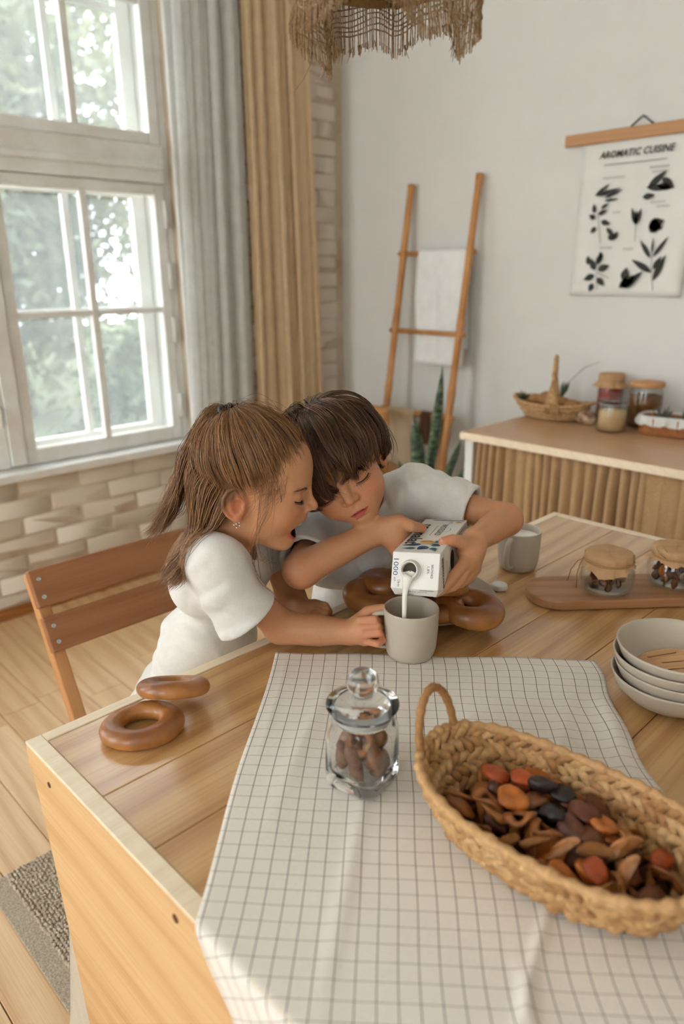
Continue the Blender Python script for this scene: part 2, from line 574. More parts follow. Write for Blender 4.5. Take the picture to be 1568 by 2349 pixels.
def strands(S, rad, n=3):
    """S (k,m,3) strand points, rad (k,m)|(m,) -> V,F of thin tubes"""
    k, m = S.shape[:2]
    rad = np.broadcast_to(rad, (k, m))
    T = np.gradient(S, axis=1); T /= np.linalg.norm(T, axis=2, keepdims=True)+1e-9
    ref = np.array([.31, .83, .46])
    A = np.cross(T, ref); A /= np.linalg.norm(A, axis=2, keepdims=True)+1e-9
    Bn = np.cross(T, A)
    a = np.arange(n)*2*PI/n
    V = S[:, :, None, :]+rad[:, :, None, None]*(np.cos(a)[:, None]*A[:, :, None, :]+np.sin(a)[:, None]*Bn[:, :, None, :])
    idx = np.arange(k*m*n).reshape(k, m, n)
    i0 = idx[:, :-1]; i1 = idx[:, 1:]
    F = np.stack([i0, np.roll(i0, -1, 2), np.roll(i1, -1, 2), i1], -1).reshape(-1, 4)
    return V.reshape(-1, 3), F

def frame(fwd, up):
    """columns: x = fwd, y = left, z = up"""
    f = np.array(fwd, float); f /= np.linalg.norm(f)
    u = np.array(up, float); u -= f*(u@f); u /= np.linalg.norm(u)
    return np.stack([f, np.cross(u, f), u], 1)

# ------------------------------------------------------------------ room shell
XW, YB, XR, YF, ZC = -2.89, 2.86, 1.35, -2.6, 3.15
paint = plain('white_wall_paint', srgb(228, 225, 219), .85, .25, noise=.05, nscale=3., bmp=.08, bdist=.002)
brickpaint = None
def brick_material():
    m, nt, b, o = new_mat('painted_brick')
    v = coords(nt, rnd=2.)
    n1 = N(nt, 'ShaderNodeTexNoise', Scale=9., Detail=5., Roughness=.65); nt.links.new(v, n1.inputs['Vector'])
    n2 = N(nt, 'ShaderNodeTexNoise', Scale=55., Detail=3.); nt.links.new(v, n2.inputs['Vector'])
    r = ramp(nt, [(.24, srgb(182, 158, 132)), (.29, srgb(221, 208, 190)), (.6, srgb(225, 213, 196))])
    nt.links.new(n1.outputs['Fac'], r.inputs[0])
    nt.links.new(r.outputs[0], b.inputs['Base Color'])
    b.inputs['Roughness'].default_value = .75; b.inputs['Specular IOR Level'].default_value = .3
    bump(nt, b, n2.outputs['Fac'], .35, .004)
    return m
brickpaint = brick_material()
mortar = plain('painted_mortar', srgb(216, 202, 182), .9, .2, noise=.45, nscale=5., bmp=.4, bdist=.004, col2=srgb(176, 154, 128), detail=6.)
floor_m = wood('pine_floor', srgb(228, 194, 148), srgb(190, 134, 82), axis=0, rough=.40, grain=.75, ring=6., knot=(1.0, .05, srgb(120, 66, 30)))
floor_gap = plain('floor_joint', srgb(90, 62, 38), .9)
white_frame = plain('white_window_paint', srgb(238, 238, 234), .45, .4, noise=.10, nscale=6., bmp=.1, bdist=.002, col2=srgb(220, 215, 206))
base_m = wood('stained_baseboard', srgb(176, 116, 62), srgb(120, 70, 34), axis=1, rough=.5)

def build_room():
    rnd = random.Random(4)
    # floor
    f = MB().box((XW-.3, YF, -.06), (XR, YB, -.012)).build('floor', floor_gap); tag(f, kind='structure')
    w = .124; y = YF
    row = 0
    while y < YB-.01:
        x = XW + .012; y1 = min(y+w, YB)
        x -= rnd.random()*1.2*(row % 2)
        x = XW+.012
        first = True
        while x < XR-.05:
            L = rnd.uniform(1.3, 2.4) if not first else rnd.uniform(.6, 2.0)
            first = False
            x1 = min(x+L, XR)
            if XR-x1 < .3: x1 = XR
            cbox('floorboard', (x+.0007, y+.0009, -.02), (x1-.0007, y1-.0009, 0.), .0015, floor_m, f, seg=1)
            x = x1
        y = y1; row += 1
    # window wall with two window openings
    wl = MB()
    x0, x1 = XW-.36, XW-.008
    ops = [(-2.20, -.50), (.26, 1.86)]
    zb, zt = .595, 2.95
    ys = [YF]+[v for o in ops for v in o]+[YB]
    for i in range(0, len(ys), 2): wl.box((x0, ys[i], -.1), (x1, ys[i+1], ZC))
    for a, b in ops:
        wl.box((x0, a, -.1), (x1, b, zb)); wl.box((x0, a, zt), (x1, b, ZC))
    o = wl.build('wall_left', mortar); tag(o, kind='structure')
    # bricks of that wall, where the photo shows it: under the window and beside the curtain
    variants = []
    for s in range(6):
        rs = np.random.RandomState(s)
        L, H, D = .250, .0725, .03
        bm = bmesh.new(); bmesh.ops.create_cube(bm, size=1.)
        for v in bm.verts: v.co = Vector((v.co.x*D, v.co.y*L, v.co.z*H))
        bmesh.ops.bevel(bm, geom=list(bm.edges), offset=.006, segments=2, affect='EDGES', profile=.5)
        for v in bm.verts: v.co += Vector(rs.normal(0, .0016, 3))
        me = bpy.data.meshes.new('brick'); bm.to_mesh(me); bm.free()
        me.polygons.foreach_set('use_smooth', np.full(len(me.polygons), True))
        me.materials.append(brickpaint); variants.append(me)
    def brick(y, z, half=False):
        b = link('brick', rnd.choice(variants), None, o, world=True, loc=(XW-.0212+rnd.uniform(-.001, .001), y, z))
        b.rotation_euler = (rnd.uniform(-.008, .008), 0, rnd.uniform(-.003, .003))
        if half: b.scale = (1, .47, 1)
    nz = int((ZC)/.078)
    for r in range(nz):
        z = .055+r*.078
        sh = .128 if r % 2 else 0.
        for k in range(14):
            y = .13+k*.256+sh
            if z < zb-.03:
                if y < 2.75: brick(y, z)
                elif y < 2.82: brick(2.78, z, True)
            elif y-.13 > 1.87 and y+.12 < YB+.01: brick(y, z)
            elif y-.13 > 1.87 and y-.06 < YB: brick(min(y-.07, YB-.062), z, True)
    # other walls, ceiling
    for nm, lo, hi in (('wall_back', (XW-.36, YB, -.1), (XR+.1, YB+.12, ZC)), ('wall_right', (XR, YF, -.1), (XR+.1, YB, ZC)),
                       ('ceiling', (XW-.36, YF-.1, ZC), (XR+.1, YB+.12, ZC+.1))):
        tag(MB().box(lo, hi).build(nm, paint), kind='structure')
    wf = MB()
    for a, b in ((XW-.36, -2.5), (-1.2, .1), (1.1, XR+.1)): wf.box((a, YF-.3, -.1), (b, YF, ZC))
    for a, b in ((-2.5, -1.2), (.1, 1.1)):
        wf.box((a, YF-.3, -.1), (b, YF, .6)); wf.box((a, YF-.3, 2.95), (b, YF, ZC))
    tag(wf.build('wall_front', paint), kind='structure')
    tag(cbox('baseboard_left', (XW-.002, YF+.01, 0), (XW+.018, YB-.002, .05), .004, base_m), kind='structure')
    tag(cbox('baseboard_back', (XW+.02, YB-.016, 0), (XR-.002, YB, .06), .004, white_frame), kind='structure')
build_room()

glass_pane = thin_glass('window_glass', (.96, .97, .97, 1), .9, 0., dirt=.05)

def build_window(name, ya, yb, detail=True):
    t = thing(name, (XW-.05, (ya+yb)/2, .6), kind='structure')
    X = XW-.035     # inner face of the inner sashes
    P = lambda nm, lo, hi, b=.004, par=t, m=white_frame: cbox(nm, lo, hi, b, m, par)
    zb, zt, ztr0, ztr1 = .605, 2.95, 1.70, 1.845
    mid = (ya+yb)/2
    # fixed frame and casing
    P('jamb', (X-.30, ya, zb), (X-.005, ya+.035, zt)); P('jamb', (X-.30, yb-.035, zb), (X-.005, yb, zt))
    P('head', (X-.30, ya+.036, zt-.035), (X-.005, yb-.036, zt))
    P('transom', (X-.10, ya+.036, ztr0), (X+.012, yb-.036, ztr1)); P('transom_moulding', (X+.013, ya+.04, ztr0+.05), (X+.024, yb-.04, ztr0+.075), .005)
    P('post', (X-.10, mid-.03, zb+.01), (X+.014, mid+.03, ztr0-.001)); P('post', (X-.10, mid-.03, ztr1+.001), (X+.014, mid+.03, zt-.036))
    P('casing', (XW+.001, ya-.075, zb+.02), (XW+.022, ya+.012, zt+.06), .006); P('casing', (XW+.001, yb-.012, zb+.02), (XW+.022, yb+.075, zt+.06), .006)
    s = P('sill', (X-.30, ya-.06, zb-.035), (XW+.055, yb+.06, zb-.001), .006)
    for k, (a, b) in enumerate(((ya+.037, mid-.031), (mid+.031, yb-.037))):
        for layer, dx in ((0, 0.), (1, -.16)):
            xs0, xs1 = X+dx-.04, X+dx
            for z0, z1, rails in ((zb+.002, ztr0-.002, [1.19]), (ztr1+.002, zt-.037, [2.36])):
                sw = .048 if layer == 0 else .062
                sash = thing('sash_frame', (X+dx, a, z0)); sash.parent = t; sash.matrix_parent_inverse = WORLD[t].inverted()
                Q = lambda nm, lo, hi, bb=.004, m=white_frame: cbox(nm, lo, hi, bb, m, sash)
                bz = .062 if z0 < 1 else .045
                Q('stile', (xs0, a+.001, z0), (xs1, a+sw, z1)); Q('stile', (xs0, b-sw, z0), (xs1, b-.001, z1))
                Q('rail', (xs0, a+sw, z0), (xs1, b-sw, z0+bz)); Q('rail', (xs0, a+sw, z1-.042), (xs1, b-sw, z1))
                m = (a+b)/2
                mw = .014
                Q('muntin', (xs0+.006, m-mw, z0+bz), (xs1-.002, m+mw, z1-.042), .003)
                zs = [z0+bz]+rails+[z1-.042]
                for rz in rails:
                    Q('muntin', (xs0+.008, a+sw, rz-.012), (xs1-.004, m-mw-.0005, rz+.012), .003)
                    Q('muntin', (xs0+.008, m+mw+.0005, rz-.012), (xs1-.004, b-sw, rz+.012), .003)
                for i in range(len(zs)-1):
                    for p0, p1 in ((a+sw, m-mw), (m+mw, b-sw)):
                        g = cbox('pane', (xs0+.018, p0-.003, zs[i]+.009), (xs0+.0205, p1+.003, zs[i+1]-.009), 0, glass_pane, sash)
        if detail:
            for zh in (.76, 1.10, 1.33, 1.58):
                yh = b-.004 if k == 1 else a+.004
                MB().lathe([(.001, -.055), (.009, -.055), (.009, .055), (.001, .055)], 10).build('hinge', white_frame, t, smooth=True, world=True, loc=(X+.006, yh, zh))
    if detail:
        h = thing('handle', (X+.002, mid-.055, .84)); h.parent = t; h.matrix_parent_inverse = WORLD[t].inverted()
        cbox('backplate', (X, mid-.068, .79), (X+.006, mid-.044, .91), .003, white_frame, h)
        MB().tube([(X+.006, mid-.056, .85), (X+.03, mid-.056, .85), (X+.036, mid-.056, .84), (X+.036, mid-.056, .78)], .007, 8).build('lever', white_frame, h, smooth=True, world=True)
    return t
build_window('window_1', .26, 1.86)
build_window('window_2', -2.20, -.50, False)
def plain_window(name, xa, xb):
    t = thing(name, ((xa+xb)/2, YF-.1, .6), kind='structure')
    Q = lambda nm, lo, hi, m=white_frame, b=.004: cbox(nm, lo, hi, b, m, t)
    y0, y1 = YF-.16, YF-.10
    Q('stile', (xa, y0, .6), (xa+.06, y1, 2.95)); Q('stile', (xb-.06, y0, .6), (xb, y1, 2.95))
    Q('rail', (xa+.06, y0, .6), (xb-.06, y1, .67)); Q('rail', (xa+.06, y0, 2.88), (xb-.06, y1, 2.95)); Q('rail', (xa+.06, y0, 1.72), (xb-.06, y1, 1.82))
    m = (xa+xb)/2
    for z0, z1 in ((.67, 1.72), (1.82, 2.88)):
        Q('muntin', (m-.02, y0, z0), (m+.02, y1, z1))
        for p0, p1 in ((xa+.06, m-.02), (m+.02, xb-.06)): Q('pane', (p0, y0+.028, z0), (p1, y0+.031, z1), glass_pane, 0)
    Q('sill', (xa-.05, YF-.09, .565), (xb+.05, YF+.05, .598))
plain_window('window_3', -2.5, -1.2)
plain_window('window_4', .1, 1.1)


# ------------------------------------------------------------------ garden outside the window
leaf_m = None
def leaf_material(name, c1, c2):
    m, nt, b, o = new_mat(name)
    v = coords(nt)
    n = N(nt, 'ShaderNodeTexNoise', Scale=1.3, Detail=3.); nt.links.new(v, n.inputs['Vector'])
    r = ramp(nt, [(.3, c1), (.7, c2)]); nt.links.new(n.outputs['Fac'], r.inputs[0])
    nt.links.new(r.outputs[0], b.inputs['Base Color']); b.inputs['Roughness'].default_value = .5
    tr = nt.nodes.new('ShaderNodeBsdfTranslucent'); nt.links.new(r.outputs[0], tr.inputs[0])
    mx = nt.nodes.new('ShaderNodeMixShader'); mx.inputs[0].default_value = .4
    nt.links.new(b.outputs[0], mx.inputs[1]); nt.links.new(tr.outputs[0], mx.inputs[2]); nt.links.new(mx.outputs[0], o.inputs['Surface'])
    return m
leaf_pale = leaf_material('leaf_pale', srgb(78, 84, 58), srgb(118, 116, 78))
leaf_dark = leaf_material('leaf_dark', srgb(52, 64, 40), srgb(92, 98, 66))
bark_m = plain('bark', srgb(110, 96, 80), .9, .2, noise=.4, nscale=12., bmp=.5, bdist=.01)
grass_m = plain('lawn_ground', srgb(70, 76, 52), .95, .1, noise=.3, nscale=1.5)

def tree(name, base, height, crown_c, crown_r, n, leaf, mat, seed, label, clumps=26):
    rs = np.random.RandomState(seed)
    t = thing(name, base, label=label, cat='tree', group='trees in the garden outside')
    base = np.array(base); cc = np.array(crown_c)-base
    m = MB(); top = cc*np.array([.9, .9, 1.])
    pts = [np.array([0, 0, 0])+(top)*k/6+rs.normal(0, .06, 3)*(k > 0) for k in range(7)]
    m.tube(pts, np.linspace(.13, .05, 7), 8)
    for k in range(9):
        a = pts[rs.randint(2, 7)]
        d = rs.normal(size=3); d /= np.linalg.norm(d); d[2] = abs(d[2])*.6
        e = a+d*np.array(crown_r)*.8
        m.tube([a, (a+e)/2+rs.normal(0, .08, 3), e], [.045, .03, .012], 6)
    m.build('trunk', bark_m, t, smooth=True)
    C = rs.normal(size=(clumps, 3)); C /= np.linalg.norm(C, axis=1, keepdims=True)
    C = C*(rs.rand(clumps, 1)**.45)*np.array(crown_r)*.88+cc
    idx = rs.randint(0, clumps, n)
    p = C[idx]+rs.normal(size=(n, 3))*np.array(crown_r)*.19
    d1 = rs.normal(size=(n, 3)); d1 /= np.linalg.norm(d1, axis=1, keepdims=True)
    d2 = np.cross(d1, rs.normal(size=(n, 3))); d2 /= np.linalg.norm(d2, axis=1, keepdims=True)
    s = leaf*(.6+.8*rs.rand(n, 1))
    V = np.stack([p-d1*s, p+d2*s*.42, p+d1*s, p-d2*s*.42], 1).reshape(-1, 3)
    F = np.arange(4*n).reshape(n, 4)
    o = link('foliage', mesh_np('foliage', V, F, False), mat, t); o['kind'] = 'stuff'

def outside():
    g = MB().box((-30, -14, -.75), (XW-.5, 22, -.65)).build('lawn', grass_m); tag(g, 'green lawn outside the window', 'lawn', kind='structure')
    tree('garden_tree', (-8.0, 2.0, -.65), 5, (-8.0, 2.0, 2.6), (.95, 1.25, 2.3), 12000, .085, leaf_dark, 1, 'dark leafy tree behind the left panes of the window', 60)
    tree('garden_tree', (-8.3, 5.7, -.65), 6, (-8.3, 5.7, 3.0), (1.0, 1.4, 2.7), 12000, .09, leaf_pale, 2, 'pale leafy tree behind the upper right panes', 60)
    tree('garden_tree', (-10.9, 4.2, -.65), 6, (-10.9, 4.2, 2.5), (1.1, 1.9, 2.6), 12000, .11, leaf_pale, 7, 'leafy tree seen between the two nearer trees', 70)
    tree('garden_tree', (-15.0, 5.6, -.65), 8, (-15.0, 5.6, 7.0), (2.0, 4.4, 4.0), 9000, .17, leaf_pale, 5, 'tall tree whose crown fills the top left panes', 80)
    tree('garden_shrub', (-5.1, 3.0, -.65), 2, (-5.1, 3.0, .35), (.65, .75, .85), 7000, .06, leaf_dark, 3, 'dense green shrub behind the lower right panes', 22)
    tree('garden_shrub', (-5.1, .9, -.65), 2, (-5.1, .9, .45), (.65, .8, .9), 7000, .06, leaf_dark, 4, 'dense green shrub behind the lower left panes', 22)
outside()

# ------------------------------------------------------------------ curtains
sheer_m = fabric('sheer_white_linen', srgb(244, 244, 240), srgb(236, 236, 232), 500., trans=.5, sheen=.1)
beige_m = fabric('beige_linen', srgb(246, 224, 186), srgb(240, 214, 172), 500., trans=.4, sheen=.1)
def curtain(name, y0t, y1t, y0b, y1b, x, mat, seed, folds, label, amp=.035):
    rs = np.random.RandomState(seed)
    nu, nv = folds*14, 60
    u = np.linspace(0, 1, nu); v = np.linspace(0, 1, nv)
    ph = rs.rand(6)*6.28
    P = np.zeros((nu, nv, 3))
    for j, vv in enumerate(v):
        z = 3.0-(3.0-.03)*vv
        y0 = y0t+(y0b-y0t)*vv; y1 = y1t+(y1b-y1t)*vv
        uu = u+.012*np.sin(vv*3+u*11+ph[0])
        a = amp*(.75+.35*np.sin(u*5+ph[1]))
        fold = np.sin(u*folds*2*PI+.7*np.sin(u*9+ph[2])+.35*np.sin(vv*2.4+ph[3]))
        P[:, j, 0] = x+a*fold+.008*np.sin(u*folds*4*PI+ph[4]+vv)
        P[:, j, 1] = y0+(y1-y0)*uu+.010*np.sin(2*(u*folds*2*PI+ph[5]))
        P[:, j, 2] = z
    t = thing(name, (x, (y0b+y1b)/2, 0), label=label, cat='curtain')
    link('fabric', grid_mesh(name, P, thick=.0018), mat, t, world=True)
    hem = P[:, -3:, :].copy(); hem[:, :, 0] += .003
    return t
curtain('window_curtain', 1.87, 2.18, 1.80, 2.17, XW+.09, sheer_m, 3, 4, 'white sheer curtain beside the window', .016)
curtain('window_curtain', 2.17, 2.52, 2.17, 2.62, XW+.10, beige_m, 8, 5, 'beige linen curtain between the white curtain and the brick strip', .017)
MB().tube([(XW+.095, -.2, 3.03), (XW+.095, 2.8, 3.03)], .012, 12).build('curtain_rod', plain('rod_metal', srgb(60, 56, 52), .4, metal=.8), smooth=True)
tag(bpy.data.objects['curtain_rod'], 'thin dark curtain rod above the window', 'curtain rod')

# ------------------------------------------------------------------ writing helper
def text_geo(txt, size, bold=False, shear=0., space=1.):
    cu = bpy.data.curves.new('t', 'FONT'); cu.body = txt; cu.size = size; cu.align_x = 'CENTER'; cu.align_y = 'CENTER'
    cu.shear = shear; cu.space_character = space; cu.resolution_u = 2
    if bold: cu.offset = size*.022
    o = bpy.data.objects.new('t', cu); COL.objects.link(o)
    dg = bpy.context.evaluated_depsgraph_get()
    me = o.evaluated_get(dg).to_mesh()
    V = np.array([v.co[:] for v in me.vertices]).reshape(-1, 3); F = [list(p.vertices) for p in me.polygons]
    o.evaluated_get(dg).to_mesh_clear()
    bpy.data.objects.remove(o); bpy.data.curves.remove(cu)
    return V, F
def print_geo(V, F, th):
    """flat print with a hair of thickness (local z = out of the surface)"""
    n = len(V)
    top = V.copy(); top[:, 2] = th
    return top, F

# ------------------------------------------------------------------ dining table
TZ = .74
TX0, TX1, TY0, TY1 = -.902, .06, .279, 1.661
pine_t = wood('pine_tabletop', srgb(212, 170, 114), srgb(164, 108, 56), axis=1, rough=.36, grain=.9, ring=7., knot=(1., .035, srgb(120, 66, 30)), coat=1.)
pine_e = wood('pine_edge', srgb(250, 234, 206), srgb(232, 206, 166), axis=1, rough=.45, grain=.5, ring=9., coat=.15)
pine_x = wood('pine_end_panel', srgb(222, 184, 134), srgb(190, 138, 88), axis=0, rough=.5, grain=.8, ring=5., knot=(1.1, .045, srgb(110, 60, 28)))
def dining_table():
    t = thing('dining_table', ((TX0+TX1)/2, (TY0+TY1)/2, 0), label='varnished pine dining table with pale raised edge boards', cat='table')
    xs = [-.882, -.726, -.607, -.471, -.325, -.18, TX1-.021]
    for a, b in zip(xs[:-1], xs[1:]):
        cbox('plank', (a+.0006, TY0+.0225, TZ-.024), (b-.0006, TY1-.0225, TZ-.0012), .0012, pine_t, t)
    cbox('edge_board', (TX0, TY0+.0225, TZ-.11), (-.8822, TY1, TZ), .0015, pine_e, t)
    cbox('edge_board', (TX1-.0208, TY0+.0225, TZ-.11), (TX1, TY1, TZ), .0015, pine_e, t)
    cbox('edge_board', (-.882, TY1-.022, TZ-.11), (TX1-.021, TY1, TZ), .0015, pine_e, t)
    # near end: a wide leg panel that tapers towards the floor, its top edge level with the boards
    poly = [(TX0, TZ-.0045), (TX0, .700), (TX0+.010, .696), (-.872, .60), (-.845, .41), (-.79, 0.), (-.06, 0.), (TX1-.01, .696), (TX1, .70), (TX1, TZ-.0045)]
    V = [(x, TY0, z) for x, z in poly]+[(x, TY0+.022, z) for x, z in poly]
    n = len(poly); c = np.array((-.42, TY0, .37))
    F = [list(range(n))[::-1], list(range(n, 2*n))]+[[i, (i+1) % n, n+(i+1) % n, n+i] for i in range(n)]
    m = MB(); m.add(np.array(V)-c, F)
    o = m.build('end_panel', pine_x, t, world=True, loc=tuple(c), bevel=.0015); recalc(o.data)
    cbox('edge_board', (TX0, TY0, TZ-.0043), (TX1, TY0+.0222, TZ), .0012, pine_e, t)
    cbox('end_panel', (-.80, TY1-.05, 0), (-.04, TY1-.025, .716), .002, pine_x, t)
    # small plugs and one dark knot on the end panel
    dark = plain('knot_dark', srgb(92, 56, 28), .7)
    for x, z, r in ((-.835, .707, .0045), (-.532, .715, .0055)):
        MB().lathe([(.0005, -.001), (r, -.001), (r*.9, .0006), (.0005, .001)], 10).build('plug', dark, t, world=True, loc=(x, TY0-.0004, z), rot=(R_(90), 0, 0))
    return t
dining_table()

linen_c = fabric('cream_linen', srgb(222, 210, 190), srgb(205, 192, 170), 600., trans=.15)
def under_cloth():
    nu, nv = 30, 30
    P = np.zeros((nu, nv, 3))
    for i in range(nu):
        for j in range(nv):
            u, v = i/(nu-1), j/(nv-1)
            xl = -.885-.02*v-.155*v**1.15
            x = xl+(-.60-xl)*u
            P[i, j] = (x, .3125+.010*math.sin(u*14+v*2)*v+.012*v*u, .62-.615*v)
    t = link('storage_cloth', grid_mesh('storage_cloth', P, thick=.0015), linen_c)
    tag(t, 'cream linen cloth hanging to the floor behind the tapered end panel of the table', 'cloth')
under_cloth()

# ------------------------------------------------------------------ checked cloth on the table
def check_material():
    m, nt, b, o = new_mat('checked_cotton')
    uv = nt.nodes.new('ShaderNodeUVMap')
    sp = nt.nodes.new('ShaderNodeSeparateXYZ'); nt.links.new(uv.outputs[0], sp.inputs[0])
    def line(sock, period, width):
        a = N(nt, 'ShaderNodeMath', operation='DIVIDE'); a.inputs[1].default_value = period; nt.links.new(sock, a.inputs[0])
        f = N(nt, 'ShaderNodeMath', operation='FRACT'); nt.links.new(a.outputs[0], f.inputs[0])
        c = N(nt, 'ShaderNodeMath', operation='SUBTRACT'); c.inputs[1].default_value = .5; nt.links.new(f.outputs[0], c.inputs[0])
        d = N(nt, 'ShaderNodeMath', operation='ABSOLUTE'); nt.links.new(c.outputs[0], d.inputs[0])
        l = N(nt, 'ShaderNodeMath', operation='LESS_THAN'); l.inputs[1].default_value = width/period/2; nt.links.new(d.outputs[0], l.inputs[0])
        return l.outputs[0]
    per = .0193
    l1 = line(sp.outputs[0], per, .00085); l2 = line(sp.outputs[1], per, .0006)
    v = coords(nt)
    n = N(nt, 'ShaderNodeTexNoise', Scale=1200., Detail=1.); nt.links.new(v, n.inputs['Vector'])
    r = ramp(nt, [(.3, srgb(222, 212, 198)), (.7, srgb(238, 231, 220))]); nt.links.new(n.outputs['Fac'], r.inputs[0])
    c = mixc(nt, r.outputs[0], srgb(118, 96, 78), l2)
    c = mixc(nt, c, srgb(58, 46, 40), l1)
    nt.links.new(c, b.inputs['Base Color']); b.inputs['Roughness'].default_value = .85; b.inputs['Specular IOR Level'].default_value = .25
    b.inputs['Sheen Weight'].default_value = .2
    bump(nt, b, n.outputs['Fac'], .2, .0006)
    return m
CL0 = np.array([-.847, .673]); CE1 = np.array([.7466, .6652]); CE2 = np.array([.6652, -.7466])
def cloth_height(s, t):
    P = np.stack([s, t, np.zeros_like(s)], -1)
    h = .0016+.0011*vnoise(P, 22., 3, 3)
    # soft ridges pressed into the cotton
    def ridge(a, b, amp, w):
        a = np.array(a); b = np.array(b); d = b-a; L = np.linalg.norm(d)
        q = np.stack([s, t], -1)-a; u = np.clip((q@d)/L/L, 0, 1)
        e = np.linalg.norm(q-u[..., None]*d, axis=-1)
        return amp*np.exp(-(e/w)**2)*np.sin(np.clip(u, .02, .98)*PI)**.5
    h = h+ridge((.36, .46), (.23, .80), .0045, .006)+ridge((.31, .55), (.31, .80), .004, .006)
    h = h+ridge((.17, .25), (.13, .62), .0025, .010)+ridge((.10, .04), (.05, .42), .002, .012)+ridge((.46, .10), (.36, .42), .003, .012)
    h = h+ridge((.505, .10), (.49, .30), .006, .014)+ridge((.02, .0), (.02, .30), .0012, .004)
    return np.maximum(h, .0006)
def table_cloth():
    ns, ntt = 120, 250
    s = np.linspace(0, .515, ns)[:, None]+np.zeros((1, ntt)); t = np.linspace(0, 1.10, ntt)[None, :]+np.zeros((ns, 1))
    wav = .004*np.sin(t*19+1.)+.003*np.sin(t*41)
    se = s+wav*(s/.515)**2+.0025*np.sin(t*15)*(1-s/.515)**3
    te = t+.003*np.sin(s*26+.6)*np.exp(-t/.06)
    x = CL0[0]+CE1[0]*se+CE2[0]*te; y = CL0[1]+CE1[1]*se+CE2[1]*te
    z = TZ+cloth_height(s, t)
    over = np.maximum(TY0+.004-y, 0); ov2 = np.maximum(x-(TX1-.004), 0)
    r = .009; an = np.minimum(over/r, PI/2); dn = np.maximum(over-r*PI/2, 0)
    z = np.where(over > 0, z-r*(1-np.cos(an))-dn, z)
    y = np.where(over > 0, TY0+.004-r*np.sin(an)-.012*np.sin(x*31+1.)**2*np.minimum(dn/.15, 1.), y)
    z = z-ov2
    x = np.where(ov2 > 0, TX1+.004, x)
    P = np.stack([x, y, z], -1)
    uv = np.stack([s+.004, t+.006], -1)
    me = grid_mesh('table_cloth', P[:, ::-1], thick=.0009, uv=uv[:, ::-1])
    o = link('table_cloth', me, check_material())
    tag(o, 'white cotton cloth with a thin dark check laid diagonally over the table', 'tablecloth')
table_cloth()

# ------------------------------------------------------------------ chair behind the girl
chair_m = wood('beech_chair', srgb(166, 112, 72), srgb(138, 84, 48), axis=1, rough=.5, grain=.6, ring=6.)
chair_p = wood('beech_post', srgb(206, 150, 96), srgb(176, 116, 66), axis=2, rough=.5, grain=.5, ring=6.)
screw_m = plain('screw_metal', srgb(190, 190, 190), .3, metal=.9)
def chair():
    t = thing('dining_chair', (-1.2, .73, 0), label='reddish wooden chair with two wide back slats behind the girl', cat='chair')
    up = np.array([-.438, 0, .899]); fr = np.array([.899, 0, .438])     # along the back, and out of its front
    y0, y1 = .505, .965
    Rm = Matrix(((fr[0], 0, up[0]), (0, 1, 0), (fr[2], 0, up[2]))).to_4x4()
    top = np.array([-1.446, 0, .758])
    def P(a, y, l):  # a: out of the front of the back, l: distance down from the top
        return top+fr*a-up*l+np.array([0, y, 0])
    def slab(name, a0, a1, ya, yb, l0, l1, mat, bev=.003, parent=t):
        c = P((a0+a1)/2, (ya+yb)/2, (l0+l1)/2)
        h = np.array([(a1-a0)/2, (yb-ya)/2, (l1-l0)/2])
        return MB().box(-h, h).build(name, mat, parent, world=True, loc=tuple(c), rot=tuple(Rm.to_euler()), bevel=bev)
    for ya in (y0, y1-.028):
        slab('post', -.03, -.001, ya, ya+.028, .004, .42, chair_p)
    for l0, l1 in ((0., .080), (.100, .176)):
        s = slab('back_slat', 0., .019, y0-.004, y1+.004, l0, l1, chair_m)
        for ys in (y0+.013, y1-.013):
            for l in (l0+.022, l1-.02):
                c = P(.0195, ys, l)
                MB().lathe([(.0004, 0), (.0052, 0), (.0045, .0012), (.0018, .0014), (.0016, .0004), (.0004, .0004)], 12).build('screw', screw_m, s, smooth=True, world=True, loc=tuple(c), rot=tuple((Rm @ Matrix.Rotation(R_(90), 4, 'Y')).to_euler()))
    zs = .42
    xb = P(0, 0, .376)[0]
    for k in range(4):
        a = xb+.02+k*.082
        cbox('seat_slat', (a, y0, zs-.018), (a+.074, y1, zs), .003, chair_m, t)
    for y in (y0, y1-.028):
        cbox('seat_rail', (xb-.02, y, zs-.07), (xb+.335, y+.024, zs-.019), .003, chair_p, t)
        cbox('leg', (xb+.31, y, 0), (xb+.338, y+.028, zs-.071), .003, chair_p, t)
        c0 = P(-.0155, y+.014, .40); 
        q = np.array([c0+np.array([0, 0, .02]), (c0[0]+.02, c0[1], .30), (c0[0]-.06, c0[1], .0)]); y += .0012
        m = MB()
        for i in range(len(q)-1):
            m.add(np.array([[q[i][0]-.015, y, q[i][2]], [q[i][0]+.015, y, q[i][2]], [q[i][0]+.015, y+.0256, q[i][2]], [q[i][0]-.015, y+.0256, q[i][2]],
                            [q[i+1][0]-.015, y, q[i+1][2]], [q[i+1][0]+.015, y, q[i+1][2]], [q[i+1][0]+.015, y+.0256, q[i+1][2]], [q[i+1][0]-.015, y+.0256, q[i+1][2]]]),
                  [(0, 4, 5, 1), (1, 5, 6, 2), (2, 6, 7, 3), (3, 7, 4, 0)]+([(0, 1, 2, 3)] if i == 0 else [])+([(7, 6, 5, 4)] if i == len(q)-2 else []))
        lo_ = m.build('leg', chair_p, t, world=True); recalc(lo_.data)
    return t
chair()
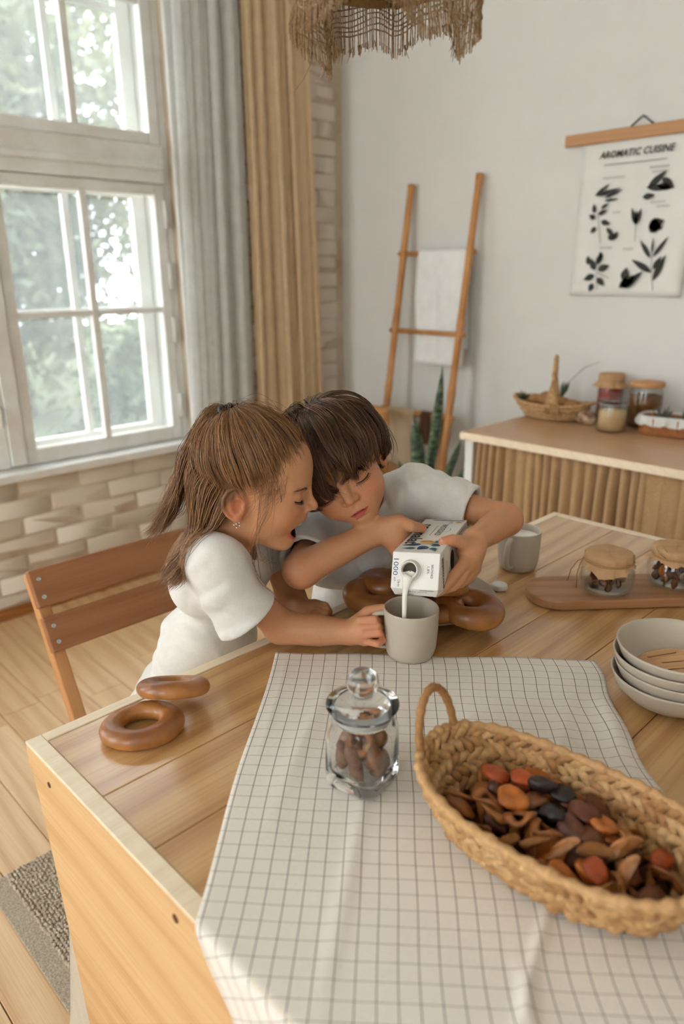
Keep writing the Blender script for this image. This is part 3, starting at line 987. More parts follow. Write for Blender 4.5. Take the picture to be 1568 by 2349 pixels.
def stool():
    t = thing('wooden_stool', (-1.10, 1.20, 0), label='low wooden stool the boy sits on', cat='stool')
    cbox('seat', (-1.27, 1.04, .405), (-.93, 1.36, .43), .008, chair_m, t)
    for sx in (-1.25, -.98):
        for sy in (1.06, 1.31): cbox('leg', (sx, sy, 0), (sx+.03, sy+.03, .404), .003, chair_p, t)
    cbox('stretcher', (-1.245, 1.09, .15), (-1.225, 1.31, .18), .002, chair_p, t); cbox('stretcher', (-.975, 1.09, .15), (-.955, 1.31, .18), .002, chair_p, t)
stool()

# ------------------------------------------------------------------ rug
def rug():
    t = thing('woven_rug', (-1.3, .42, 0), label='beige looped wool rug with a flat woven border beside the table', cat='rug')
    flat = fabric('rug_border', srgb(196, 182, 162), srgb(150, 134, 112), 260., bmp=.8)
    loop = fabric('rug_loop', srgb(214, 200, 180), srgb(172, 152, 126), 200., bmp=.5)
    x0, x1, y0, y1 = -1.52, -.55, .335, .497
    cbox('backing', (x0, y0, .0005), (x1, y1, .007), .002, flat, t)
    # rows of wool loops: the part left of the table shows, each loop a small bead of yarn
    rs = np.random.RandomState(2)
    m = MB(); bm = bmesh.new(); bmesh.ops.create_icosphere(bm, subdivisions=1, radius=1.)
    V0 = np.array([v.co[:] for v in bm.verts]); F0 = np.array([[v.index for v in f.verts] for f in bm.faces]); bm.free()
    xs = np.arange(x0+.005, -.95, .0085); ys = np.arange(y0+.045, y1-.004, .0078)
    gx, gy = np.meshgrid(xs, ys, indexing='ij'); n = gx.size
    c = np.stack([gx.ravel()+rs.normal(0, .0012, n), gy.ravel()+rs.normal(0, .001, n), np.full(n, .0085)], -1)
    sc = np.stack([.0052*(.8+.5*rs.rand(n)), .0040*(.8+.5*rs.rand(n)), .0045*(.7+.7*rs.rand(n))], -1)
    a = rs.normal(0, .5, n)
    V = V0[None]*sc[:, None, :]
    Vx = V[..., 0]*np.cos(a)[:, None]-V[..., 1]*np.sin(a)[:, None]; Vy = V[..., 0]*np.sin(a)[:, None]+V[..., 1]*np.cos(a)[:, None]
    V = np.stack([Vx, Vy, V[..., 2]], -1)+c[:, None, :]
    F = F0[None]+(np.arange(n)*len(V0))[:, None, None]
    o = link('pile', mesh_np('pile', V.reshape(-1, 3), F.reshape(-1, 3), True), loop, t, world=True); o['kind'] = 'stuff'
rug()

# ------------------------------------------------------------------ lampshade
def lampshade():
    burlap, nt, b, o_ = new_mat('burlap')
    v = coords(nt)
    n = N(nt, 'ShaderNodeTexNoise', Scale=300., Detail=2.); nt.links.new(v, n.inputs['Vector'])
    r = ramp(nt, [(.3, srgb(166, 134, 96)), (.7, srgb(206, 178, 140))]); nt.links.new(n.outputs['Fac'], r.inputs[0])
    nt.links.new(r.outputs[0], b.inputs['Base Color']); b.inputs['Roughness'].default_value = .9
    tr = nt.nodes.new('ShaderNodeBsdfTranslucent'); nt.links.new(r.outputs[0], tr.inputs[0])
    mx = nt.nodes.new('ShaderNodeMixShader'); mx.inputs[0].default_value = .35
    nt.links.new(b.outputs[0], mx.inputs[1]); nt.links.new(tr.outputs[0], mx.inputs[2]); nt.links.new(mx.outputs[0], o_.inputs['Surface'])
    cx, cy = -.680, .745
    t = thing('burlap_lampshade', (cx, cy, 1.612), label='burlap lampshade with a frayed fringe hanging over the table', cat='lampshade')
    R = .098
    rs = np.random.RandomState(5)
    ang = lambda a: R*(1+.045*np.sin(3*a+.5)+.03*np.sin(7*a+1.))
    low = lambda a: .018*np.sin(2*a+4.0)+.012*np.sin(5*a+.4)+.004*np.sin(11*a)
    m = MB()
    # open weave: separate warp and weft threads
    NA = 230
    for i in range(NA):
        a = i*2*PI/NA+rs.normal(0, .004)
        k = 9; z1 = .30; z0 = low(a)-rs.rand()*.010
        zz = np.linspace(z1, z0, k)
        rr = ang(a)+.0018*np.sin(zz*260+i*PI)+.006*np.sin(zz*18+a*2)+.012*(1-zz/.3)*np.sin(5*a)
        aa = a+rs.normal(0, .006, k).cumsum()*.5
        m.tube(np.stack([rr*np.cos(aa), rr*np.sin(aa), zz], -1), .00085, 4)
    for j in range(46):
        a = np.linspace(0, 2*PI, 150, endpoint=False)
        z = .30-j*.0063
        zz = z+low(a)*max(0, (1-z/.3))**1.+.0012*np.sin(a*9+j)
        rr = ang(a)+.0018*np.sin(a*NA/2+j*PI)+.006*np.sin(zz*18+a*2)+.012*(1-zz/.3)*np.sin(5*a)
        m.tube(np.stack([rr*np.cos(a), rr*np.sin(a), zz], -1), .0009, 4, closed=True)
    w = m.build('weave', burlap, t, smooth=True); w['kind'] = 'stuff'
    f = MB()
    for i in range(330):
        a = rs.rand()*2*PI; L = .005+.012*rs.rand()**2+(.014 if rs.rand() < .03 else 0)
        if i == 0: a, L = 3.66, .045
        z0 = low(a)+.004; r0 = ang(a)+.012*np.sin(5*a)*.9
        d = rs.normal(0, .25); e = rs.normal(0, .3)
        pts = [(r0*math.cos(a), r0*math.sin(a), z0)]
        for s in (.35, .7, 1.):
            pts.append(((r0+e*L*s*s)*math.cos(a+d*L*s*6), (r0+e*L*s*s)*math.sin(a+d*L*s*6), z0-L*s))
        f.tube(pts, [.0006, .0006, .0005, .0003], 3)
    fr = f.build('fringe', burlap, t, smooth=True); fr['kind'] = 'stuff'
    lin = fabric('lining_paper', srgb(172, 140, 98), srgb(150, 118, 80), 200., trans=.3, bmp=.1)
    a = np.linspace(0, 2*PI, 64, endpoint=False)
    P = np.stack([np.stack([(R*.88)*np.cos(a), (R*.88)*np.sin(a), np.full(64, z)], -1) for z in np.linspace(.05, .30, 8)], 1)
    link('lining', grid_mesh('lining', P, closed_u=True), lin, t)
    MB().tube([(0, 0, .20), (0, 0, .8), (0, 0, 1.534)], .003, 8).build('cable', plain('black_cable', srgb(30, 28, 26), .5), t, smooth=True)
    MB().lathe([(.012, .16), (.02, .17), (.02, .22), (.005, .235)], 16).build('socket', plain('black_cable', srgb(30, 28, 26), .5), t, smooth=True)
    mm = MB()
    for k in range(4):
        aa = k*PI/2
        mm.tube([(0, 0, .21), (R*.87*math.cos(aa), R*.87*math.sin(aa), .21)], .0015, 6)
    mm.build('spider_ring', screw_m, t, smooth=True)
    return t
lampshade()

# ------------------------------------------------------------------ along the back wall
bamboo_m = plain('bamboo', srgb(206, 150, 92), .5, .4, noise=.25, nscale=8., bmp=.15, bdist=.002, col2=srgb(176, 116, 62))
def ladder():
    t = thing('bamboo_ladder', (-2.2, 2.6, 0), label='bamboo ladder leaning on the white wall', cat='ladder')
    tops = [np.array((-2.40, 2.822, 1.719)), np.array((-2.017, 2.822, 1.733))]
    feet = [np.array((-2.40, 2.56, .0)), np.array((-2.017, 2.56, 0.))]
    rs = np.random.RandomState(3)
    for a, b in zip(feet, tops):
        n = 40; pts = [a+(b-a)*k/(n-1) for k in range(n)]
        rad = np.full(n, .0165); 
        for k in range(4, n, 7): rad[k] = .019
        m = MB(); m.tube(np.array(pts)+np.array([0, 0, .004]), rad*np.linspace(1.1, .95, n), 14)
        m.build('pole', bamboo_m, t, smooth=True, world=True)
    def at(k, z): return feet[k]+(tops[k]-feet[k])*(z/tops[k][2])
    zs = [.30, .70, 1.07, 1.42]
    for z in zs:
        m = MB(); m.tube([at(0, z)-(.03, 0, 0), at(0, z)*.5+at(1, z)*.5, at(1, z)+(.03, 0, 0)], .011, 10)
        m.build('rung', bamboo_m, t, smooth=True, world=True)
    return at
lad = ladder()
def hung_cloth(name, label, x0, x1, z, yc, front, back, mat, seed, th=.002, out=.016):
    """cloth folded over a ladder rung"""
    rs = np.random.RandomState(seed); ph = rs.rand(4)*6
    nu, nv = 30, 60
    L = front+back+PI*out
    P = np.zeros((nu, nv, 3))
    for j in range(nv):
        s = j/(nv-1)*L
        if s < front: y = yc-out; zz = z-(front-s)
        elif s < front+PI*out:
            a = (s-front)/out; y = yc-out*math.cos(a); zz = z+out*math.sin(a)
        else: y = yc+out; zz = z-(s-front-PI*out)
        drop = max(0, z-zz)
        for i in range(nu):
            u = i/(nu-1)
            P[i, j] = (x0+(x1-x0)*u+.004*math.sin(drop*14+ph[0]), y+(.008*math.sin(u*9+ph[1])+.004*math.sin(u*21+ph[2]))*min(drop*5, 1), zz)
    o = link(name, grid_mesh(name, P, thick=th), mat); tag(o, label, 'towel'); return o
white_tow = fabric('white_towel', srgb(246, 246, 243), srgb(238, 238, 234), 400.)
beige_tow = fabric('beige_towel', srgb(205, 186, 158), srgb(186, 164, 132), 400.)
brown_tow = fabric('brown_towel', srgb(84, 60, 40), srgb(60, 40, 26), 400.)
hung_cloth('hanging_towel', 'white towel hanging from the top rung of the bamboo ladder', -2.300, -2.030, 1.42, lad(0, 1.42)[1], .50, .42, white_tow, 1)
hung_cloth('hanging_towel', 'beige linen cloth hanging low on the bamboo ladder', -2.385, -2.215, .70, lad(0, .70)[1], .66, .45, beige_tow, 2)
hung_cloth('hanging_towel', 'small dark brown cloth over the low ladder rung', -2.17, -2.11, .70, lad(0, .70)[1]+.0, .14, .12, brown_tow, 3)
hung_cloth('hanging_towel', 'tan cloth hanging on the ladder behind the snake plant', -2.105, -2.045, .70, lad(0, .70)[1], .62, .4, fabric('tan_cloth', srgb(176, 142, 108), srgb(158, 122, 88), 400.), 4)

def snake_plant():
    t = thing('snake_plant', (-2.0, 2.33, 0), label='snake plant with tall pointed leaves in front of the ladder', cat='plant')
    m, nt, b, o = new_mat('snake_leaf')
    v = coords(nt, (18, 18, 42)); n = N(nt, 'ShaderNodeTexNoise', Scale=1.6, Detail=3.); nt.links.new(v, n.inputs['Vector'])
    r = ramp(nt, [(.38, srgb(34, 52, 36)), (.55, srgb(82, 104, 76)), (.7, srgb(118, 136, 104))]); nt.links.new(n.outputs['Fac'], r.inputs[0])
    nt.links.new(r.outputs[0], b.inputs['Base Color']); b.inputs['Roughness'].default_value = .4
    pot = plain('terracotta', srgb(178, 140, 110), .8, .3, noise=.15, nscale=12.)
    base = np.array((-1.93, 2.26, 0))
    p = thing('pot', tuple(base)); p.parent = t; p.matrix_parent_inverse = WORLD[t].inverted()
    MB().lathe([(.001, 0), (.075, 0), (.10, .18), (.108, .18), (.108, .205), (.094, .205), (.090, .185), (.001, .18)], 28, caps=False).build('bowl', pot, p, smooth=True, world=True, loc=tuple(base))
    MB().lathe([(.001, .186), (.09, .186)], 20, caps=False).build('soil', plain('soil', srgb(60, 44, 32), .95), p, world=True, loc=tuple(base))
    def leaf(p0, p1, p2, w, tw):
        p0, p1, p2 = map(np.array, (p0, p1, p2)); k = 26
        P = np.zeros((5, k, 3))
        for j in range(k):
            s = j/(k-1); c = p0*(1-s)**2+2*p1*s*(1-s)+p2*s*s
            ww = w*(.55+.55*math.sin(min(s*1.5, 1.)*PI/2))*(1-max(0, (s-.72)/.28)**2.2)+.0006
            a = tw+s*.8; d = np.array([math.cos(a), math.sin(a), 0]); nn = np.array([-math.sin(a), math.cos(a), 0])
            for i in range(5):
                q = (i-2)/2; P[i, j] = c+d*q*ww+nn*(abs(q)**2)*ww*.45
        link('leaf', grid_mesh('leaf', P, thick=.003), m, t, world=True)
    leaf((-1.95, 2.27, .17), (-1.7492,2.2600,0.5594), (-1.7465,2.2600,0.9971), .020, .5)
    leaf((-1.97, 2.25, .17), (-1.7844,2.2500,0.5179), (-1.8778,2.2500,0.7837), .026, .3)
    leaf((-1.99, 2.24, .17), (-1.8548,2.2400,0.4494), (-1.9444,2.2400,0.5924), .015, .7)
    leaf((-1.90, 2.25, .17), (-1.6814,2.2500,0.5384), (-1.6397,2.2500,0.7179), .018, .6)
    leaf((-1.88, 2.27, .17), (-1.6542,2.2700,0.4672), (-1.6303,2.2700,0.6153), .017, .4)
    leaf((-1.92, 2.24, .17), (-1.6590,2.2200,0.4594), (-1.6428,2.2200,0.6916), .015, .9)
snake_plant()

def bent_chair():
    t = thing('bentwood_chair', (-2.35, 2.35, 0), label='wooden chair with a rounded top rail in the corner behind the boy', cat='chair')
    m = wood('honey_wood', srgb(206, 150, 92), srgb(170, 112, 60), axis=0, rough=.45, grain=.5)
    c = np.array((-2.33, 2.40, 0))
    a = np.linspace(-.35, PI+.35, 22)
    arc = np.stack([c[0]+.17*np.cos(a), c[1]+.16*np.sin(a)*.6, np.full(22, .68)], -1)
    nu = len(arc)
    P = np.zeros((nu, 2, 3)); P[:, 0] = arc; P[:, 1] = arc+(0, 0, .065)
    link('top_rail', grid_mesh('top_rail', P, thick=.018), m, t, world=True)
    MB().lathe([(.001, .42), (.19, .42), (.20, .43), (.20, .445), (.19, .455), (.001, .455)], 30, caps=False).build('seat', m, t, smooth=True, world=True, loc=tuple(c))
    for k in (2, 7, 14, 19):
        p = arc[k]; MB().tube([(p[0], p[1]+.009*0, .70), (c[0]+(p[0]-c[0])*.95, c[1]+(p[1]-c[1])*.95, .44)], .010, 8).build('spindle', m, t, smooth=True, world=True)
    for sx in (-1, 1):
        for sy in (-1, 1): MB().tube([(c[0]+sx*.12, c[1]+sy*.12, .425), (c[0]+sx*.15, c[1]+sy*.15, .006)], .014, 10).build('leg', m, t, smooth=True, world=True)
bent_chair()

# ------------------------------------------------------------------ poster
def poster():
    t = thing('botanical_poster', (-1.3, YB, 1.2), label='paper chart of aromatic herbs hanging from a wooden strip on the white wall', cat='poster')
    paper = plain('poster_paper', srgb(236, 233, 226), .8, .2, noise=.06, nscale=9., bmp=.1)
    ink = plain('poster_ink', srgb(66, 66, 62), .8, .2); ink2 = plain('poster_grey_ink', srgb(132, 130, 124), .8, .2)
    y = YB-.006
    x0, x1, z0, z1 = -1.562, -1.118, 1.242, 1.815
    nu, nv = 16, 24
    P = np.zeros((nu, nv, 3))
    for i in range(nu):
        for j in range(nv):
            u, v = i/(nu-1), j/(nv-1)
            P[i, j] = (x0+(x1-x0)*u, y-.004*math.sin(u*7+1)*(1-v)**2-.003*(1-v), z0+(z1-z0)*v)
    link('paper', grid_mesh('paper', P, thick=.0006), paper, t, world=True)
    cbox('strip', (-1.632, YB-.024, 1.796), (-1.05, YB-.0085, 1.838), .003, wood('strip_wood', srgb(206, 158, 112), srgb(180, 128, 84), axis=0, rough=.6, grain=.4), t)
    MB().tube([(-1.375, YB-.012, 1.838), (-1.335, YB-.008, 1.872), (-1.29, YB-.012, 1.838)], .003, 6).build('hanging_cord', ink, t, smooth=True, world=True)
    MB().tube([(-1.335, YB, 1.869), (-1.335, YB-.014, 1.869)], .0025, 6).build('nail', screw_m, t, smooth=True, world=True)
    yp = y-.0088
    M = Matrix(((1, 0, 0, 0), (0, 0, -1, 0), (0, 1, 0, 0), (0, 0, 0, 1)))  # local z -> -Y (out of the wall)
    def place(V, F, x, z, name, mat):
        V = np.array(V, float)
        W = np.stack([V[:, 0]+x, np.full(len(V), yp), V[:, 1]+z], -1)
        link(name, mesh_np(name, W, [list(f) for f in F], False), mat, t, world=True)
    V, F = text_geo('AROMATIC CUISINE', .034, True, .25, 1.02)
    w = V[:, 0].max()-V[:, 0].min(); V[:, 0] *= .285/w
    place(V, F, -1.345, 1.752, 'title', ink)
    place([(-.12, -.0015, 0), (.12, -.0015, 0), (.12, .0015, 0), (-.12, .0015, 0)], [(0, 1, 2, 3)], -1.345, 1.718, 'rule', ink2)
    # captions too small to read: short strokes of faded ink
    rs = random.Random(1)
    def caption(x, z, w, h, mat):
        m = MB(); k = x-w/2
        while k < x+w/2:
            d = rs.uniform(.002, .004); hh = h*rs.uniform(.7, 1.)
            m.add([(k, yp, z), (k+d*.5, yp, z), (k+d*.5+.001, yp, z+hh), (k+.001, yp, z+hh)], [(0, 1, 2, 3)]); k += d+.0012
        m.build('caption', mat, t, world=True)
    for x, z, w, mt in ((-1.42, 1.668, .085, ink2), (-1.25, 1.690, .07, ink), (-1.25, 1.674, .05, ink2), (-1.395, 1.545, .03, ink2), (-1.24, 1.572, .055, ink2), (-1.22, 1.556, .045, ink2), (-1.425, 1.418, .05, ink2), (-1.335, 1.412, .04, ink2)):
        caption(x, z, w, .009, mt)
    # botanical prints: flat leaf shapes
    def leafp(cx, cz, L, w, a, n=10):
        pts = []
        for k in range(n+1):
            s = k/n; pts.append((L*s, w*math.sin(PI*s**.8)))
        for k in range(n-1, 0, -1):
            s = k/n; pts.append((L*s, -w*math.sin(PI*s**.8)))
        ca, sa = math.cos(a), math.sin(a)
        return [(cx+p*ca-q*sa, cz+p*sa+q*ca, 0) for p, q in pts]
    def plant(name, leaves, stems=(), mat=ink):
        m = MB()
        for L in leaves:
            V = leafp(*L); m.add([(v[0], yp, v[1]) for v in V], [list(range(len(V)))])
        for st in stems: m.tube([(p[0], yp, p[1]) for p in st], .0009, 4)
        m.build(name, mat, t, world=True)
    d = math.radians
    plant('herb_print', [(-1.485, 1.612, .10, .009, d(12)), (-1.49, 1.612, .07, .007, d(35)), (-1.45, 1.592, .06, .005, d(4)), (-1.45, 1.602, .075, .006, d(20))])
    plant('herb_print', [(-1.285, 1.625, .085, .012, d(40)), (-1.235, 1.655, .06, .013, d(-38)), (-1.29, 1.628, .09, .011, d(-6)), (-1.30, 1.595, .045, .011, d(5)), (-1.25, 1.63, .06, .012, d(-10))])
    plant('herb_print', [(-1.485, 1.55, .035, .009, d(100)), (-1.47, 1.545, .04, .009, d(20)), (-1.48, 1.53, .03, .010, d(150)), (-1.455, 1.52, .04, .010, d(-20)), (-1.475, 1.50, .03, .009, d(230)), (-1.43, 1.495, .055, .009, d(-45)), (-1.40, 1.45, .035, .010, d(60)), (-1.42, 1.465, .03, .010, d(-30)), (-1.46, 1.565, .035, .007, d(30))], [[(-1.47, 1.55), (-1.46, 1.50), (-1.45, 1.44)]])
    plant('herb_print', [(-1.315, 1.50, .06, .009, d(75)), (-1.315, 1.50, .065, .009, d(110)), (-1.315, 1.50, .05, .008, d(92))], [[(-1.315, 1.50), (-1.31, 1.44)]])
    plant('herb_print', [(-1.265, 1.49, .06, .022, d(20)), (-1.255, 1.47, .05, .02, d(60)), (-1.26, 1.50, .05, .018, d(-20)), (-1.24, 1.475, .045, .018, d(100))])
    plant('herb_print', [(-1.455, 1.36, .045, .012, d(70)), (-1.46, 1.34, .05, .013, d(120)), (-1.45, 1.34, .05, .014, d(20)), (-1.46, 1.32, .05, .013, d(200)), (-1.45, 1.31, .045, .012, d(-40)), (-1.465, 1.29, .035, .012, d(250)), (-1.44, 1.375, .035, .010, d(100)), (-1.49, 1.36, .035, .010, d(100))], [[(-1.455, 1.34), (-1.445, 1.265)], [(-1.45, 1.33), (-1.40, 1.31)]])
    plant('herb_print', [(-1.235, 1.385, .085, .008, d(55)), (-1.245, 1.38, .08, .008, d(125)), (-1.24, 1.395, .06, .004, d(92)), (-1.225, 1.30, .10, .012, d(68)), (-1.235, 1.33, .095, .011, d(150)), (-1.23, 1.34, .055, .010, d(60))], [[(-1.22, 1.265), (-1.235, 1.33), (-1.24, 1.40)]])
    plant('herb_print', [(-1.355, 1.275, .08, .018, d(35)), (-1.34, 1.30, .05, .016, d(80)), (-1.325, 1.285, .075, .012, d(40)), (-1.35, 1.285, .06, .017, d(10))])
poster()

# ------------------------------------------------------------------ sideboard with a gathered skirt
def sideboard():
    z = .78
    x0, x1, y0 = -1.575, .75, 2.158
    t = thing('sideboard', (-.6, 2.5, 0), label='long sideboard with a wooden top and a gathered brown fabric skirt', cat='sideboard')
    top = wood('sideboard_top', srgb(206, 164, 124), srgb(184, 138, 98), axis=0, rough=.35, grain=.4, ring=5., coat=.2)
    wht = plain('white_leg_paint', srgb(226, 226, 222), .5)
    cbox('top_board', (x0, y0, z-.028), (x1, YB-.018, z), .004, top, t)
    cbox('edge_strip', (x0, y0-.004, z-.028), (x1, y0-.0002, z-.001), .0015, pine_e, t)
    for x in (x0+.012, x1-.06):
        for y in (y0+.015, YB-.075):
            cbox('leg', (x, y, 0), (x+.035, y+.035, z-.029), .003, wht, t)
    cbox('side_panel', (x0+.016, y0+.055, .10), (x0+.028, YB-.08, z-.03), .002, wht, t)
    fab = fabric('brown_linen', srgb(212, 176, 132), srgb(186, 148, 104), 500., trans=.15)
    rs = np.random.RandomState(7)
    nu, nv = 720, 26
    u = np.linspace(0, 1, nu); P = np.zeros((nu, nv, 3))
    # uneven gathers that open towards the floor
    dens = 46+20*np.sin(u*6.5+.4)+14*np.sin(u*23+1)+13*np.sin(u*41+2.)+10*np.sin(u*67)
    ph = np.cumsum(dens)/nu*2*PI
    am = .010+.006*np.sin(u*31+1)+.004*np.sin(u*57)+.003*np.sin(u*13)
    for j in range(nv):
        v = j/(nv-1)
        a = am*(.45+.75*v**.6)
        P[:, j, 0] = x0+.052+(x1-x0-.12)*u+.006*np.cos(ph*1.0)*(.4+v)
        q_ = np.sin(ph+1.1*v*np.sin(v*2.0+u*37)+.5*v*np.sin(u*91)); P[:, j, 1] = y0+.030+a*1.35*np.sign(q_)*np.abs(q_)**.95+.007*np.sin(ph*.37+2)*v
        P[:, j, 2] = z-.030-(z-.050)*v
    link('skirt', grid_mesh('skirt', P, thick=.0015), fab, t, world=True)
    return z
SBZ = sideboard()

# ------------------------------------------------------------------ crockery
stone_m = plain('beige_stoneware', srgb(190, 178, 160), .42, .45, noise=.05, nscale=60., bmp=.05, bdist=.0005)
milk_m = plain('milk', srgb(240, 236, 226), .25, .5, sss=.3)
def mug(loc, ang, label, fill, h=.0845, r=.0455):
    t = thing('coffee_mug', loc, (0, 0, ang), label=label, cat='mug', group='beige stoneware mugs')
    w = .0042
    prof = [(.001, .0015), (r*.70, .0015), (r*.74, 0), (r*.80, .0008), (r*.86, .006), (r*.92, .018), (r*.965, h*.55), (r-.0008, h-.003), (r-.0012, h-.0008), (r-w*.5, h), (r-w+.0008, h-.001), (r-w, h-.003), (r*.965-w, h*.55), (r*.92-w, .020), (r*.84-w, .009), (r*.6, .006), (.001, .0055)]
    MB().lathe(prof, 56, caps=False).build('body', stone_m, t, smooth=True)
    m = MB()
    pts = []
    for k in range(17):
        a = PI*.5-PI*k/16
        pts.append((r*.93+.026*max(0, math.cos(a))**.65*1.0-(.004 if k in (0, 16) else 0), 0, h*.53+.030*math.sin(a)))
    m.tube(pts, [.0075]+[.0062]*15+[.0075], 10, flat=.62)
    m.build('handle', stone_m, t, smooth=True)
    if fill:
        MB().lathe([(.0005, fill-.0003), (r*.90, fill), (r*.925-w+.0012 if fill < .03 else r*.985-w, fill+.0004)], 40, caps=False).build('milk_surface', milk_m, t, smooth=True)
    return t
MUG = np.array((-.684, .825, TZ+.0022))
mug(tuple(MUG), math.atan2(-.714, -.70), 'beige mug the girl holds by the handle under the milk carton', .022)
mug((-.765, 1.272, TZ), math.atan2(-.98, .19), 'beige mug full of milk standing near the far end of the table', .070)

def plate():
    t = thing('dinner_plate', (-.796, .993, TZ), label='wide beige plate holding the bread rings', cat='plate')
    R = .1365
    prof = [(.001, .004), (.080, .004), (.084, 0), (.090, .001), (R*.90, .013), (R-.001, .0195), (R, .0215), (R-.0018, .0228), (R-.004, .0215), (R*.88, .0165), (.086, .0082), (.001, .0075)]
    MB().lathe(prof, 64, caps=False).build('dish', plain('plate_stoneware', srgb(176, 160, 142), .4, .45, noise=.05, nscale=60.), t, smooth=True)
plate()

# ------------------------------------------------------------------ bread rings
bread_m = vcol_mat('bread_crust', .36, .5, noise=.34, nscale=48., bmp=.35, bdist=.0022, coat=.2)
def bread(loc, rot, R, r, oval, seed, label, group):
    rs = np.random.RandomState(seed)
    nu, nv = 64, 28
    u = np.arange(nu)*2*PI/nu; v = np.arange(nv)*2*PI/nv
    U, Vv = np.meshgrid(u, v, indexing='ij')
    rr = r*(1+.10*np.sin(U+rs.rand()*6)+.04*np.sin(3*U+rs.rand()*6))
    x = (R+rr*np.cos(Vv))*np.cos(U)*oval; y = (R+rr*np.cos(Vv))*np.sin(U)
    z = rr*np.sin(Vv)*.92
    z = np.maximum(z, -r*.72)
    P = np.stack([x, y, z], -1)
    P = P*(1+.012*vnoise(P/.05, 3., seed, 2))[..., None]
    up = np.clip((z/r)*.6+.4+.35*vnoise(P/.05, 2.2, seed+9, 3), 0, 1)[..., None]
    c1 = np.array(srgb(206, 142, 78)[:3]); c2 = np.array(srgb(146, 86, 42)[:3])
    col = c1*(1-up)+c2*up
    idx = np.arange(nu*nv).reshape(nu, nv)
    F = np.stack([idx, np.roll(idx, -1, 0), np.roll(np.roll(idx, -1, 0), -1, 1), np.roll(idx, -1, 1)], -1).reshape(-1, 4)
    o = link('bread_ring', mesh_np('bread_ring', P.reshape(-1, 3), F, True, col.reshape(-1, 3)), bread_m, loc=loc, rot=rot)
    tag(o, label, 'bread ring', group); return o
g1 = 'bread rings lying on the table'; g2 = 'bread rings on the plate'
bread((-0.8088,0.4040,0.7505), (0, 0, R_(64)), .0350, .0142, 1.16, 1, 'golden bread ring lying flat on the bare table near its corner', g1)
bread((-0.8310,0.4684,0.7715), tuple((Matrix.Rotation(R_(-21), 4, Vector((.70, .714, 0))) @ Matrix.Rotation(R_(45), 4, 'Z')).to_euler()), .0335, .0135, 1.12, 2, 'golden bread ring propped on the edge of another one on the table', g1)
bread((-0.8153,0.8832,0.7830), (R_(8), R_(6), R_(20)), .0335, .0205, 1.12, 3, 'brown bread ring at the left rim of the plate above the girl hand', g2)
bread((-0.8313,0.9363,0.7870), (R_(-6), R_(8), R_(80)), .0335, .0205, 1.12, 4, 'brown bread ring at the back of the plate behind the carton', g2)
bread((-0.6689,0.9648,0.7810), (R_(4), R_(8), R_(35)), .0345, .0210, 1.10, 5, 'brown bread ring at the right rim of the plate, fully in view', g2)
bread((-0.7246,0.9487,0.8060), (R_(-22), R_(12), R_(70)), .0315, .0190, 1.1, 6, 'brown bread ring leaning under the boy hand on the plate', g2)
bread((-0.7147,0.9301,0.7800), (R_(6), R_(-5), R_(10)), .0275, .0180, 1.05, 7, 'brown bread ring half hidden behind the mug on the plate', g2)

